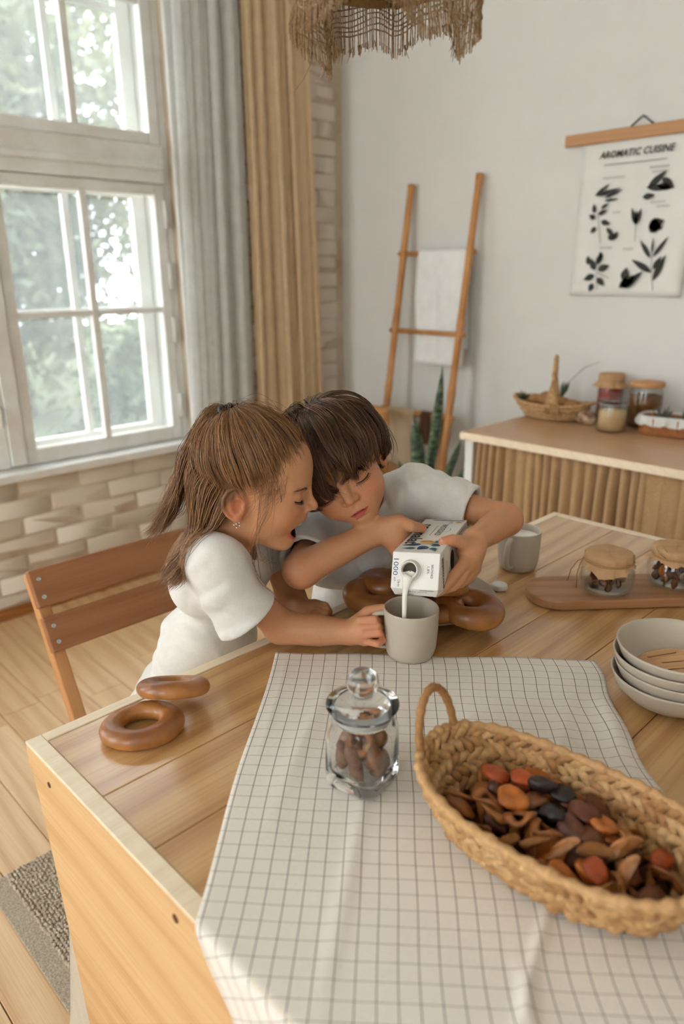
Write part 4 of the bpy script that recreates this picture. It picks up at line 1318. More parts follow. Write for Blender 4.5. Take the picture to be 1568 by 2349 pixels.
# ------------------------------------------------------------------ milk carton
CA = np.array([-.6587, .7495, .9502-1.34])*1.078+np.array([0, 0, 1.34])
CM = np.array([[.9072, -.4096, -.0961], [.4122, .9111, .0076], [.0844, -.0466, .9953]])
CW, CLn, CD, CS = .0765, .1995, .0520, .0231
def C2W(p): return CA+CM@np.array(p, float)
def carton():
    q = Matrix(CM.tolist()).to_4x4(); q.translation = Vector(CA)
    t = thing('milk_carton', tuple(CA), tuple(q.to_euler()), label='white and blue milk carton tipped by the boy over the mug', cat='carton')
    wht = plain('carton_board', srgb(232, 228, 220), .38, .5, bmp=.04, nscale=90., bdist=.0006)
    W, L, D, S = CW, CLn, CD, CS
    D2 = D+.0150; y2 = -S+.010
    V = [(0, 0, 0), (W, 0, 0), (W, L, 0), (0, L, 0), (0, -S, -D), (W, -S, -D), (.003, y2, -D2), (W-.006, y2, -D2), (W, L, -D2), (0, L, -D2), (0, .012, -D2), (W, .012, -D2)]
    F = [(0, 1, 2, 3), (0, 4, 5, 1), (4, 6, 7, 5), (6, 10, 11, 7), (10, 9, 8, 11), (3, 2, 8, 9), (1, 5, 11), (5, 7, 11), (1, 11, 8, 2), (0, 10, 4), (4, 10, 6), (0, 3, 9, 10)]
    m = MB(); m.add(V, F); b = m.build('body', wht, t, bevel=.0012); recalc(b.data)
    pn = np.array([0, -S, -D]); pl = np.linalg.norm(pn); pd = pn/pl            # panel: down direction
    nrm = np.cross(pd, (1, 0, 0)); nrm = nrm if nrm[1] < 0 else -nrm
    # spout: threaded neck on the slanted panel
    u, v = .405*W, .50
    c = np.array([u, 0, 0])+pn*v
    X = np.array([1., 0, 0]); Yp = np.cross(nrm, X)
    M = np.eye(4); M[:3, 0] = X; M[:3, 1] = Yp; M[:3, 2] = nrm; M[:3, 3] = c
    neck = plain('spout_plastic', srgb(226, 222, 212), .3, .5)
    ri, ro = .0118, .0142
    prof = [(ro+.003, -.001), (ro+.003, .0018), (ro+.001, .0024), (ro, .004), (ro+.0008, .0048), (ro, .0056), (ro+.0008, .0066), (ro, .0074), (ro, .0105), (ri+.0006, .0112), (ri, .0102), (ri, -.004)]
    MB().lathe(prof, 36, M=M, caps=False).build('spout', neck, t, smooth=True)
    MB().lathe([(.0004, .0006), (ri+.0004, .0008)], 30, M=M, caps=False).build('opening', plain('carton_inside_shade', srgb(70, 62, 52), .8), t)  # dark disc painted for the shade inside the spout
    # milk lip in the lower half of the opening
    a = np.linspace(R_(200), R_(340), 16)
    P = np.zeros((16, 6, 3))
    for i, aa in enumerate(a):
        for j in range(6):
            rr = ri*(.15+.85*j/5); k = np.array([rr*math.cos(aa), rr*math.sin(aa), .0015+.0085*(j/5)**2*1.0])
            P[i, j] = M[:3, :3]@k+c
    link('milk_lip', grid_mesh('milk_lip', P), milk_m, t)
    # print
    def ink(name, col): return plain(name, col, .45, .4)
    black = ink('print_black', srgb(44, 40, 40)); blue = ink('print_blue', srgb(46, 92, 122)); blue2 = ink('print_blue_light', srgb(70, 124, 150)); teal = ink('print_teal', srgb(124, 164, 166)); yel = ink('print_yellow', srgb(228, 184, 104)); grey = ink('print_grey', srgb(120, 120, 124))
    def on_face(V2, F, o, ex, ey, nn, name, mat, lift=.0004):
        V2 = np.array(V2, float); o, ex, ey, nn = map(lambda a: np.array(a, float), (o, ex, ey, nn))
        W3 = o+V2[:, :1]*ex+V2[:, 1:2]*ey+nn*lift
        link(name, mesh_np(name, W3, [list(f) for f in F], False), mat, t)
    def text(txt, size, o, ex, ey, nn, mat, width=None, bold=False, shear=0., lift=.0004, name='lettering'):
        V, F = text_geo(txt, size, bold, shear)
        if width: V[:, 0] *= width/max(1e-6, V[:, 0].max()-V[:, 0].min())
        on_face(V, F, o, ex, ey, nn, name, mat, lift)
    T = ((0, -1, 0), (1, 0, 0), (0, 0, 1))
    text('parmalat', .031, (.0155, L*.52, 0), *T, black, width=.118, bold=True)
    text('молоко', .019, (.047, L*.66, 0), *T, black, width=.066, shear=.15)
    text('1,8%', .009, (.052, L*.90, 0), *T, grey, width=.018)
    cap = np.array([(-.030, -.0005), (.030, -.0005), (.030, .0005), (-.030, .0005)])
    on_face(cap, [(0, 1, 2, 3)], (.0345, L*.62, 0), *T, 'rule', grey)
    on_face(np.array([(-.002, -.028), (.002, -.028), (.002, .028), (-.002, .028)]), [(0, 1, 2, 3)], (.045, L-.008, 0), *T, 'band', grey)
    def blob(pts, name, mat, lift=.0004, o=(0, 0, 0)):
        n = len(pts); on_face(pts, [list(range(n))], o, (1, 0, 0), (0, 1, 0), (0, 0, 1), name, mat, lift)
    def drop(cx, cy, a, b, ang, sharp=.6, n=26):
        P = []
        for k in range(n):
            th = 2*PI*k/n; r = 1-sharp*.5*(1-math.cos(th))*.55
            x = a*math.cos(th)*(1.25 if math.cos(th) < 0 else .85); y = b*math.sin(th)*(1 if math.cos(th) > 0 else (1-abs(math.cos(th))*sharp))
            P.append((cx+x*math.cos(ang)-y*math.sin(ang), cy+x*math.sin(ang)+y*math.cos(ang)))
        return P
    petals = [(.022, .040, .0145, .0068, R_(20), blue), (.022, .020, .0105, .0062, R_(8), teal), (.042, .026, .0105, .0098, R_(60), blue), (.058, .042, .0085, .0072, R_(150), blue2), (.058, .060, .0080, .0066, R_(190), blue2), (.060, .020, .0090, .0062, R_(120), teal)]
    for i, (cx, cy, a, b_, an, mt) in enumerate(petals):
        blob(drop(cx, cy, a, b_, an), 'petal_print', mt, .0004+.00005*i)
        blob([(cx+x*.72-cx*.72+.001, cy+y*.72-cy*.72) for x, y in drop(cx, cy, a, b_, an)], 'petal_print', blue if mt is not blue else ink('print_blue_deep', srgb(38, 76, 106)), .0007+.00005*i)
    blob([(.042+.013*math.cos(k*PI/12), .055+.0092*math.sin(k*PI/12)) for k in range(24)], 'seal_print', yel, .0012)
    text('NATURA', .0065, (.042, .055, 0), (1, 0, 0), (0, 1, 0), (0, 0, 1), black, width=.019, lift=.0015)
    blob([(.066+.006*math.cos(k*PI/10), L*.90+.0045*math.sin(k*PI/10)) for k in range(20)], 'seal_print', yel, .0006)
    text('1,8', .005, (.066, L*.90, 0), *T, black, width=.006, lift=.0009)
    a = np.linspace(-1.2, 1.2, 14)
    on_face(np.array([(.018*math.sin(x), .0185*math.cos(x)) for x in a]+[(.018*math.sin(x), .0175*math.cos(x)) for x in a[::-1]]), [list(range(28))], (.044, L*.66, 0), *T, 'swash', blue2)
    # slanted panel
    E = (tuple(pd), (1, 0, 0), tuple(nrm))
    text('1000', .0115, tuple(np.array([.0062, 0, 0])+pn*.40), *E, blue, width=.026)
    text('мл', .006, tuple(np.array([.0062, 0, 0])+pn*.76), *E, blue2, width=.006)
    text('Объем', .0065, tuple(np.array([.0128, 0, 0])+pn*.86), *E, grey, width=.011)
    text('молоко', .0065, tuple(np.array([.0655, 0, 0])+pn*.50), *E, black, width=.021)
    text('1,8%', .0055, tuple(np.array([.0590, 0, 0])+pn*.46), *E, black, width=.011)
    # flap print
    fl0 = np.array([0, -S, -D]); fd = np.array([0, y2+S, -(D2-D)]); fn = np.cross(fd, (1, 0, 0)); fn = fn/np.linalg.norm(fn); fn = fn if fn[1] < 0 else -fn
    fdn = -fd/np.linalg.norm(fd)
    for k, (x, tx) in enumerate(((.033, '14 12 0490'), (.050, '04:10 0430'))):
        text(tx, .0046, tuple(fl0+np.array([x, 0, 0])+fd*(.38+.0*k)), (-1, 0, 0), tuple(-fdn), tuple(fn), grey, width=.015, name='date_print')
    text('www.parmalat.ru', .0042, tuple(fl0+np.array([.022, 0, 0])+fd*.80), (-1, 0, 0), tuple(-fdn), tuple(fn), black, width=.026)
    on_face(np.array([(-.011, -.0007), (.011, -.0007), (.011, .0007), (-.011, .0007)]), [(0, 1, 2, 3)], tuple(fl0+np.array([.058, 0, 0])+fd*.14), (1, 0, 0), tuple(fdn), tuple(fn), 'band', grey)
    # right hand side of the carton
    Sx = ((0, 0, 1), (0, -1, 0), (1, 0, 0))
    text('parmalat', .015, (W, .011, -.036), *Sx, black, width=.050, bold=True, lift=.0005)
    on_face(np.array([(-.030, -.0004), (.028, -.0004), (.028, .0004), (-.030, .0004)]), [(0, 1, 2, 3)], (W, .020, -.034), *Sx, 'rule', black)
    on_face(np.array([(-.0006, -.05), (.0006, -.05), (.0006, .05), (-.0006, .05)]), [(0, 1, 2, 3)], (W, L*.62, -.006), *Sx, 'rule', black)
    for k in range(3):
        on_face(np.array([(-.022+.003*k, -.0005), (.016-.004*k, -.0005), (.016-.004*k, .0005), (-.022+.003*k, .0005)]), [(0, 1, 2, 3)], (W, .0285+.0065*k, -.034), *Sx, 'caption', grey)
    a = np.linspace(0, 2*PI, 20, endpoint=False)
    ringp = [(.009*math.cos(x), .009*math.sin(x)) for x in a]
    on_face(ringp, [list(range(20))], (W, L*.90, -.022), *Sx, 'badge', black); on_face([(x*.8, y*.8) for x, y in ringp], [list(range(20))], (W, L*.90, -.022), *Sx, 'badge', plain('carton_board', None), .0007)
    blob2 = drop(0, 0, .022, .014, 0)
    on_face(blob2, [list(range(len(blob2)))], (W, .075, -.036), *Sx, 'petal_print', black)
    return c, nrm
SP_C, SP_N = carton()
def stream():
    s0 = C2W(SP_C+SP_N*.0085+np.array([0.0, 0, -.0085])); end = np.array([-.6735, .7955, TZ+.0245])
    k = 22; pts = []
    for i in range(k):
        s = i/(k-1); z = s0[2]+(end[2]-s0[2])*s
        f = min(1, (s*4.0)**.55)
        pts.append((s0[0]+(end[0]-s0[0])*f, s0[1]+(end[1]-s0[1])*f, z))
    rad = [.0095, .0086, .0072, .0060, .0050]+list(np.linspace(.0044, .0026, k-5))
    o = MB(); o.tube(pts, rad, 12); q = o.build('milk_stream', milk_m, smooth=True)
    tag(q, 'white stream of milk falling from the carton spout into the mug', 'milk')
stream()
def cap():
    m = MB(); n = 48
    prof = [(.0005, 0.0005), (.0115, .0005), (.0150, 0), (.0155, .001), (.0150, .0085), (.0135, .0105), (.0005, .0108)]
    m.lathe(prof, n, caps=False)
    V = np.concatenate(m.v); r = np.hypot(V[:, 0], V[:, 1]); k = (r > .0149)
    V[k, :2] *= (1+.02*np.sign(np.sin(np.arctan2(V[k, 1], V[k, 0])*24)))[:, None]
    t = thing('bottle_cap', (-0.7276,1.1491,0.7405), label='white plastic screw cap lying beside the plate', cat='cap')
    link('ridged_cap', mesh_np('cap', V, m.f, True), plain('cap_plastic', srgb(226, 224, 218), .4), t)
cap()

# ------------------------------------------------------------------ board, jars with paper lids
def serving_board():
    wal = wood('walnut_board', srgb(178, 132, 92), srgb(136, 92, 56), axis=0, rough=.5, grain=.7, ring=8.)
    a = R_(48.5); hw = .060
    x0, L = .0, .60
    poly = []
    for k in range(17):
        th = PI/2+PI*k/16; poly.append((hw*.95+hw*.95*math.cos(th), hw*math.sin(th)))
    poly += [(L-.02, -hw), (L, -hw+.02), (L, hw-.02), (L-.02, hw)]
    m = MB(); m.prism(poly, 0, .0185)
    o = m.build('serving_board', wal, loc=(-0.6654,1.1480,0.7403), rot=(0, 0, a), bevel=.003); recalc(o.data)
    tag(o, 'long rounded wooden serving board under the two paper topped jars', 'board')
serving_board()
jar_glass = thin_glass('jar_glass', (.965, .97, .96, 1), .85)
paper_m = plain('kraft_paper', srgb(196, 154, 112), .8, .25, noise=.15, nscale=30., bmp=.3, bdist=.002)
twine_m = plain('twine', srgb(186, 148, 104), .9, .2, noise=.25, nscale=300.)
DRY = {}
dry_m = vcol_mat('dried_fruit', .48, .5, noise=.35, nscale=90., bmp=.5, bdist=.0022, coat=.12)
def dry_mesh(kind, seed):
    """dried fruit shapes: apricot, prune, slice, ring, pear, nut, date, cube"""
    key = (kind, seed)
    if key in DRY: return DRY[key]
    rs = np.random.RandomState(seed*13+len(kind))
    bm = bmesh.new(); bmesh.ops.create_icosphere(bm, subdivisions=3, radius=1.)
    V = np.array([v.co[:] for v in bm.verts]); F = np.array([[v.index for v in f.verts] for f in bm.faces]); bm.free()
    n1 = vnoise(V, 1.6, seed, 2); n2 = vnoise(V, 4.5, seed+50, 2); n3 = -np.abs(vnoise(V, 9., seed+80, 2))*2
    if kind == 'apricot':
        V = V*(1+.16*n1+.10*n2+.05*n3)[:, None]*np.array([.0180, .0155, .0068]); V[:, 2] += .10*(V[:, 0]**2+V[:, 1]**2)/.018-.0055*np.exp(-((V[:, 0]/.008)**2+(V[:, 1]/.007)**2))*(V[:, 2] > 0)
        c = np.array(srgb(196, 112, 44)[:3])*(1+.25*n1)[:, None]
    elif kind == 'redapricot':
        V = V*(1+.16*n1+.12*n2+.05*n3)[:, None]*np.array([.017, .0125, .0065]); c = np.array(srgb(190, 84, 34)[:3])*(1+.25*n1)[:, None]
    elif kind == 'prune':
        V = V*(1+.16*n1+.20*n2+.08*n3)[:, None]*np.array([.019, .014, .0095]); c = np.array(srgb(44, 32, 30)[:3])*(1+.4*n1)[:, None]
    elif kind == 'fig':
        V = V*(1+.22*n1+.20*n2+.08*n3)[:, None]*np.array([.0185, .014, .0078]); c = np.array(srgb([118, 140, 104, 150, 96][seed % 5], [64, 82, 54, 84, 52][seed % 5], [34, 42, 34, 36, 34][seed % 5])[:3])*(1+.3*n1)[:, None]
    elif kind == 'nut':
        V = V*(1+.03*n1+.03*n2)[:, None]*np.array([.0165, .0095, .009]); c = np.array(srgb(138, 88, 52)[:3])*(1+.2*n1)[:, None]
    elif kind == 'date':
        V = V*(1+.08*n1+.08*n2)[:, None]*np.array([.0135, .0085, .008]); c = np.array(srgb(120, 66, 34)[:3])*(1+.3*n1)[:, None]
    elif kind == 'cube':
        V = np.sign(V)*np.abs(V)**.45*np.array([.0075, .0065, .0060])*(1+.12*n1)[:, None]; c = np.array(srgb(190, 150, 98)[:3])*(1+.25*n1)[:, None]
    elif kind == 'darkbit':
        V = V*(1+.2*n1+.16*n2)[:, None]*np.array([.011, .008, .007]); c = np.array(srgb(84, 46, 26)[:3])*(1+.4*n1)[:, None]
    elif kind == 'slice':      # curved dried apple or pear slice
        V = V*np.array([.021, .0075, .0022])*(1+.10*n1)[:, None]; V[:, 1] += 9*V[:, 0]**2; V[:, 2] += 6*V[:, 0]**2*np.sin(seed)+.002*n2
        e = np.clip(V[:, 1]/.006, 0, 1)[:, None]
        c = np.array(srgb(192, 126, 66)[:3])*(1-e*.45)*(1+.15*n1)[:, None]
    if kind == 'ring':
        nu, nv = 30, 8; u = np.arange(nu)*2*PI/nu; v = np.arange(nv)*2*PI/nv; U, Q = np.meshgrid(u, v, indexing='ij')
        R, a, b = .0135, .0058, .0022
        V = np.stack([(R+a*np.cos(Q))*np.cos(U), (R+a*np.cos(Q))*np.sin(U), b*np.sin(Q)+.0026*np.sin(2*U+seed)+.0015*np.sin(3*U)], -1).reshape(-1, 3)
        idx = np.arange(nu*nv).reshape(nu, nv)
        F = np.stack([idx, np.roll(idx, -1, 0), np.roll(np.roll(idx, -1, 0), -1, 1), np.roll(idx, -1, 1)], -1).reshape(-1, 4)
        rr = np.hypot(V[:, 0], V[:, 1]); e = np.clip((rr-R)/a, -1, 1)[:, None]
        c = np.array(srgb(186, 112, 52)[:3])*(1-.4*np.abs(e))
    me = mesh_np('dried_'+kind, V, F, True, np.clip(c, .004, 1)); me.materials.append(dry_m)
    DRY[key] = me
    return me
def dry(kind, seed, loc, rot, label, cat, group, name=None, scale=1.):
    o = link(name or 'dried_fruit', dry_mesh(kind, seed), None, loc=loc, rot=rot)
    if scale != 1.: o.scale = (scale,)*3
    tag(o, label, cat, group); return o

def paper_jar(loc, ang, label, seed, contents, lab_c, R=.0505, H=.073, loop=False):
    t = thing('preserving_jar', loc, (0, 0, ang), label=label, cat='jar', group='paper topped jars on the board')
    rs = np.random.RandomState(seed)
    w = .0022; n = 48
    out = [(.001, .0), (R*.62, 0), (R*.80, .002), (R*.95, .012), (R, .028), (R*.98, .042), (R*.88, .055), (R*.80, .060), (R*.80, H)]
    inn = [(R*.80-w, H), (R*.80-w, .060), (R*.88-w, .054), (R*.98-w, .041), (R-w, .028), (R*.95-w, .013), (R*.78-w, .0045), (.001, .004)]
    MB().lathe(out+inn, n, caps=False).build('glass', jar_glass, t, smooth=True)
    # paper cover: flat top, crumpled skirt flaring below the twine
    na = 72; a = np.arange(na)*2*PI/na
    rows = [(.001, H+.0042), (R*.5, H+.0045), (R*.80, H+.0042), (R*.865, H+.002), (R*.875, H-.006), (R*.85, H-.011), (R*.88, H-.014), (R*.95, H-.018)]
    P = np.zeros((na, len(rows), 3))
    corner = np.abs(np.cos(1.0*(a+.9)))**6+.25*np.abs(np.cos(2*(a+.4)))**2
    for j, (r, z) in enumerate(rows):
        cr = np.zeros(na)
        if j >= 3: cr = .0012*np.sin(a*13+seed)+.0010*np.sin(a*29+j)
        f = 0.
        if j >= 6:
            k = (j-5)/2; ext = .013*corner*k
            rr = r+cr*2*k+ext*.65+.003*np.sin(a*9+seed)*k; zz = z-ext*.9+.002*np.sin(a*7)
        else: rr = r+cr; zz = z+np.zeros(na)+(.0008*np.sin(a*5+j) if j < 3 else 0)
        P[:, j] = np.stack([rr*np.cos(a), rr*np.sin(a), zz], -1)
    me = grid_mesh('paper_cover', P, closed_u=True); link('paper_cover', me, paper_m, t)
    m = MB()
    for dz in (-.0008, .0016):
        m.tube(np.stack([(R*.862+.0012)*np.cos(a), (R*.862+.0012)*np.sin(a), np.full(na, H-.0115)+dz+.0006*np.sin(a*3)], -1), .0011, 6, closed=True)
    k0 = np.array([R*.88*math.cos(-2.2), R*.88*math.sin(-2.2), H-.011])
    d = k0/np.linalg.norm(k0)*np.array([1, 1, 0]); d /= np.linalg.norm(d); s = np.cross((0, 0, 1), d)
    m.ico(k0+d*.001, (.003, .003, .0028), 1)
    if loop:
        m.tube([k0, k0+d*.008-s*.012+(0, 0, .012), k0+d*.006-s*.020+(0, 0, .022), k0-s*.010+(0, 0, .026), k0+(0, 0, .015)], .0010, 6)
    else:
        m.tube([k0, k0+d*.007+s*.006-(0, 0, .008), k0+d*.012+s*.009-(0, 0, .030), k0+d*.010+s*.010-(0, 0, H*.80)], .0010, 6)
        m.tube([k0, k0+d*.010-s*.010-(0, 0, .010), k0+d*.020-s*.018-(0, 0, .032), k0+d*.024-s*.022-(0, 0, H*.80)], .0010, 6)
    m.build('twine', twine_m, t, smooth=True)
    kinds = contents
    placed = []
    for i in range(24):
        for _ in range(40):
            rr = R*.72*math.sqrt(rs.rand()); aa = rs.rand()*6.28; z = .012+.034*rs.rand()
            p = np.array([rr*math.cos(aa), rr*math.sin(aa), z])
            if all(np.linalg.norm(p-q) > .0125 for q in placed): break
        placed.append(p)
        kd = kinds[i % len(kinds)]
        dry(kd, i % 3, (loc[0]+p[0], loc[1]+p[1], loc[2]+p[2]), tuple(rs.rand(3)*6.28), lab_c, 'dried fruit', lab_c, 'dried_fruit_piece', .62 if kd in ('fig', 'slice', 'apricot', 'redapricot') else .95)
BZ = .7403+.0187
paper_jar((-0.5585,1.2516,0.7590), R_(-20), 'squat glass jar with a kraft paper lid and dangling twine, left on the board', 3, ['fig', 'cube', 'darkbit', 'redapricot', 'fig', 'slice', 'cube', 'fig'], 'dried fruit piece inside the left paper topped jar')
paper_jar((-0.4797,1.3690,0.7590), R_(35), 'squat glass jar with a crumpled paper lid and a twine loop, right on the board', 6, ['fig', 'slice', 'darkbit', 'fig', 'slice', 'apricot'], 'dried fruit piece inside the right paper topped jar', loop=True)

# ------------------------------------------------------------------ bowls and wooden servers
def bowls():
    c = np.array((-0.3247,0.9857,0.8350)); R = .0845
    names = ['lowest', 'second lowest', 'second highest', 'topmost']
    for k in range(4):
        z = TZ+.0005+k*.0150; dx = (.0025*(k % 2)-.001, -.002*((k+1) % 2))
        h = .049; w = .0034
        prof = [(.001, .003), (.036, .003), (.038, 0), (.042, .0005), (R*.72, .012), (R*.90, .027), (R*.985, h-.004), (R, h-.001), (R-.0015, h), (R-w, h-.002), (R*.975-w, h-.006), (R*.89-w, .029), (R*.71-w, .0155), (.036, .0075), (.001, .0068)]
        o = MB().lathe(prof, 64, caps=False).build('cereal_bowl', stone_m, smooth=True, loc=(c[0]+dx[0], c[1]+dx[1], z))
        tag(o, 'beige stoneware bowl, %s in the stack of four bowls' % names[k], 'bowl', 'stacked beige bowls')
    zt = TZ+.0005+3*.015+.0105
    # two slotted wooden servers lying in the top bowl, handles out to the right
    lw = wood('server_wood', srgb(204, 158, 112), srgb(176, 126, 80), axis=0, rough=.5, grain=.5)
    for i, (off, ang, dz, lab) in enumerate(((np.array([-.012, -.010]), R_(48), .012, 'slotted wooden salad server lying in the topmost bowl'), (np.array([.016, -.030]), R_(40), .021, 'second wooden salad server lying lower in the topmost bowl'))):
        pr = [('u', 0, f_ell((0, 0, 0), (.040, .026, .5))), ('i', .001, f_box((.01, 0, 0), (.06, .04, .0032), .001)),
              ('u', .01, f_chain([(.03, 0, 0), (.15, 0, .030)], [.0065, .0055]))]
        for yy in (-.0095, .0095):
            pr.append(('s', .0004, f_chain([(-.020, yy, 0), (.020, yy, 0)], .0026)))
        V, F = mesh_sdf(pr, (-.05, -.04, -.012), (.165, .04, .045), .0016)
        o = link('salad_server', mesh_np('salad_server', V, F, True), lw, loc=(c[0]+off[0], c[1]+off[1], zt+dz), rot=(0, R_(-9), ang))
        tag(o, lab, 'wooden server', 'wooden servers in the bowl')
bowls()

# ------------------------------------------------------------------ glass jar with stopper
def glass_jar():
    c = np.array((-.521, .542, TZ+.0025))
    clear = real_glass('clear_glass')
    t = thing('glass_jar', tuple(c), (0, 0, R_(12)), label='clear glass jar with a round knob stopper standing on the checked cloth', cat='jar')
    n = 64; a = np.arange(n)*2*PI/n
    def ring(r, z, sq):
        # sq 0 = round, 1 = square with rounded corners
        p = 2+sq*5
        rr = r/(np.abs(np.cos(a))**p+np.abs(np.sin(a))**p)**(1/p)
        return np.stack([rr*np.cos(a), rr*np.sin(a), np.full(n, z)], -1)
    r0 = .0365
    outer = [(.002, .0, 1), (r0*.78, .0, 1), (r0*.93, .003, 1), (r0*.99, .010, .9), (r0*1.0, .03, .8), (r0*1.02, .062, .5), (r0*1.07, .078, .2), (r0*1.06, .088, 0), (r0*.99, .094, 0), (r0*1.03, .098, 0), (r0*1.06, .102, 0), (r0*1.03, .1055, 0)]
    inner = [(r0*.93, .1045, 0), (r0*.90, .094, 0), (r0*.96, .085, 0), (r0*.97, .076, .2), (r0*.92, .060, .5), (r0*.90, .03, .7), (r0*.86, .020, .6), (r0*.70, .0135, .3), (.002, .012, 0)]
    P = np.stack([ring(*p) for p in outer+inner], 1)
    link('body', grid_mesh('body', P, closed_u=True), clear, t)
    lid = [(.001, .088), (r0*.84, .088), (r0*.875, .0895), (r0*.875, .1065), (r0*1.19, .108), (r0*1.21, .1095), (r0*1.19, .1115), (r0*.98, .1135), (r0*.75, .118), (r0*.48, .121), (r0*.33, .1225), (r0*.36, .126), (r0*.50, .131), (r0*.545, .138), (r0*.50, .146), (r0*.34, .1518), (.001, .1535)]
    s = thing('stopper', tuple(c)); s.parent = t; s.matrix_parent_inverse = WORLD[t].inverted()
    MB().lathe(lid, 56, caps=False).build('lid_glass', clear, s, smooth=True, world=True, loc=tuple(c))
    MB().lathe([(r0*.878, .0915), (r0*.905, .092), (r0*.905, .0945), (r0*.905, .097), (r0*.905, .1035), (r0*.878, .104)], 48, caps=False).build('seal_ring', plain('silicone_ring', srgb(222, 220, 214), .35, .5), s, smooth=True, world=True, loc=tuple(c))
    rs = np.random.RandomState(12)
    spots = []
    for i in range(26):
        for _ in range(60):
            rr = .0245*math.sqrt(rs.rand()); aa = rs.rand()*6.28; z = .022+.046*(i/26.)+.004*rs.rand()
            p = np.array([rr*math.cos(aa), rr*math.sin(aa), z])
            if all(np.linalg.norm((p-q)*np.array([1, 1, 1.3])) > .0135 for q in spots): break
        spots.append(p)
        kd = ['nut', 'nut', 'date', 'nut', 'darkbit', 'nut', 'cube'][i % 7]
        lab = {'nut': 'brown pecan nut inside the glass jar with the knob stopper', 'date': 'reddish dried berry inside the glass jar with the knob stopper', 'darkbit': 'dark raisin inside the glass jar with the knob stopper', 'cube': 'pale dried fruit bit inside the glass jar with the knob stopper'}[kd]
        dry(kd, i % 4, tuple(c+p), (rs.uniform(-.6, .6), R_(90)+rs.uniform(-.8, .8), rs.rand()*6.28), lab, 'nut' if kd == 'nut' else 'dried fruit', 'contents of the glass jar', 'pecan_nut' if kd == 'nut' else 'dried_fruit_piece', .95 if kd == 'nut' else .75)
    dry('ring', 2, tuple(c+np.array([.008, -.012, .064])), (R_(70), .3, .8), 'dried orange slice near the top of the glass jar', 'dried fruit', None, 'orange_slice', .9)
glass_jar()

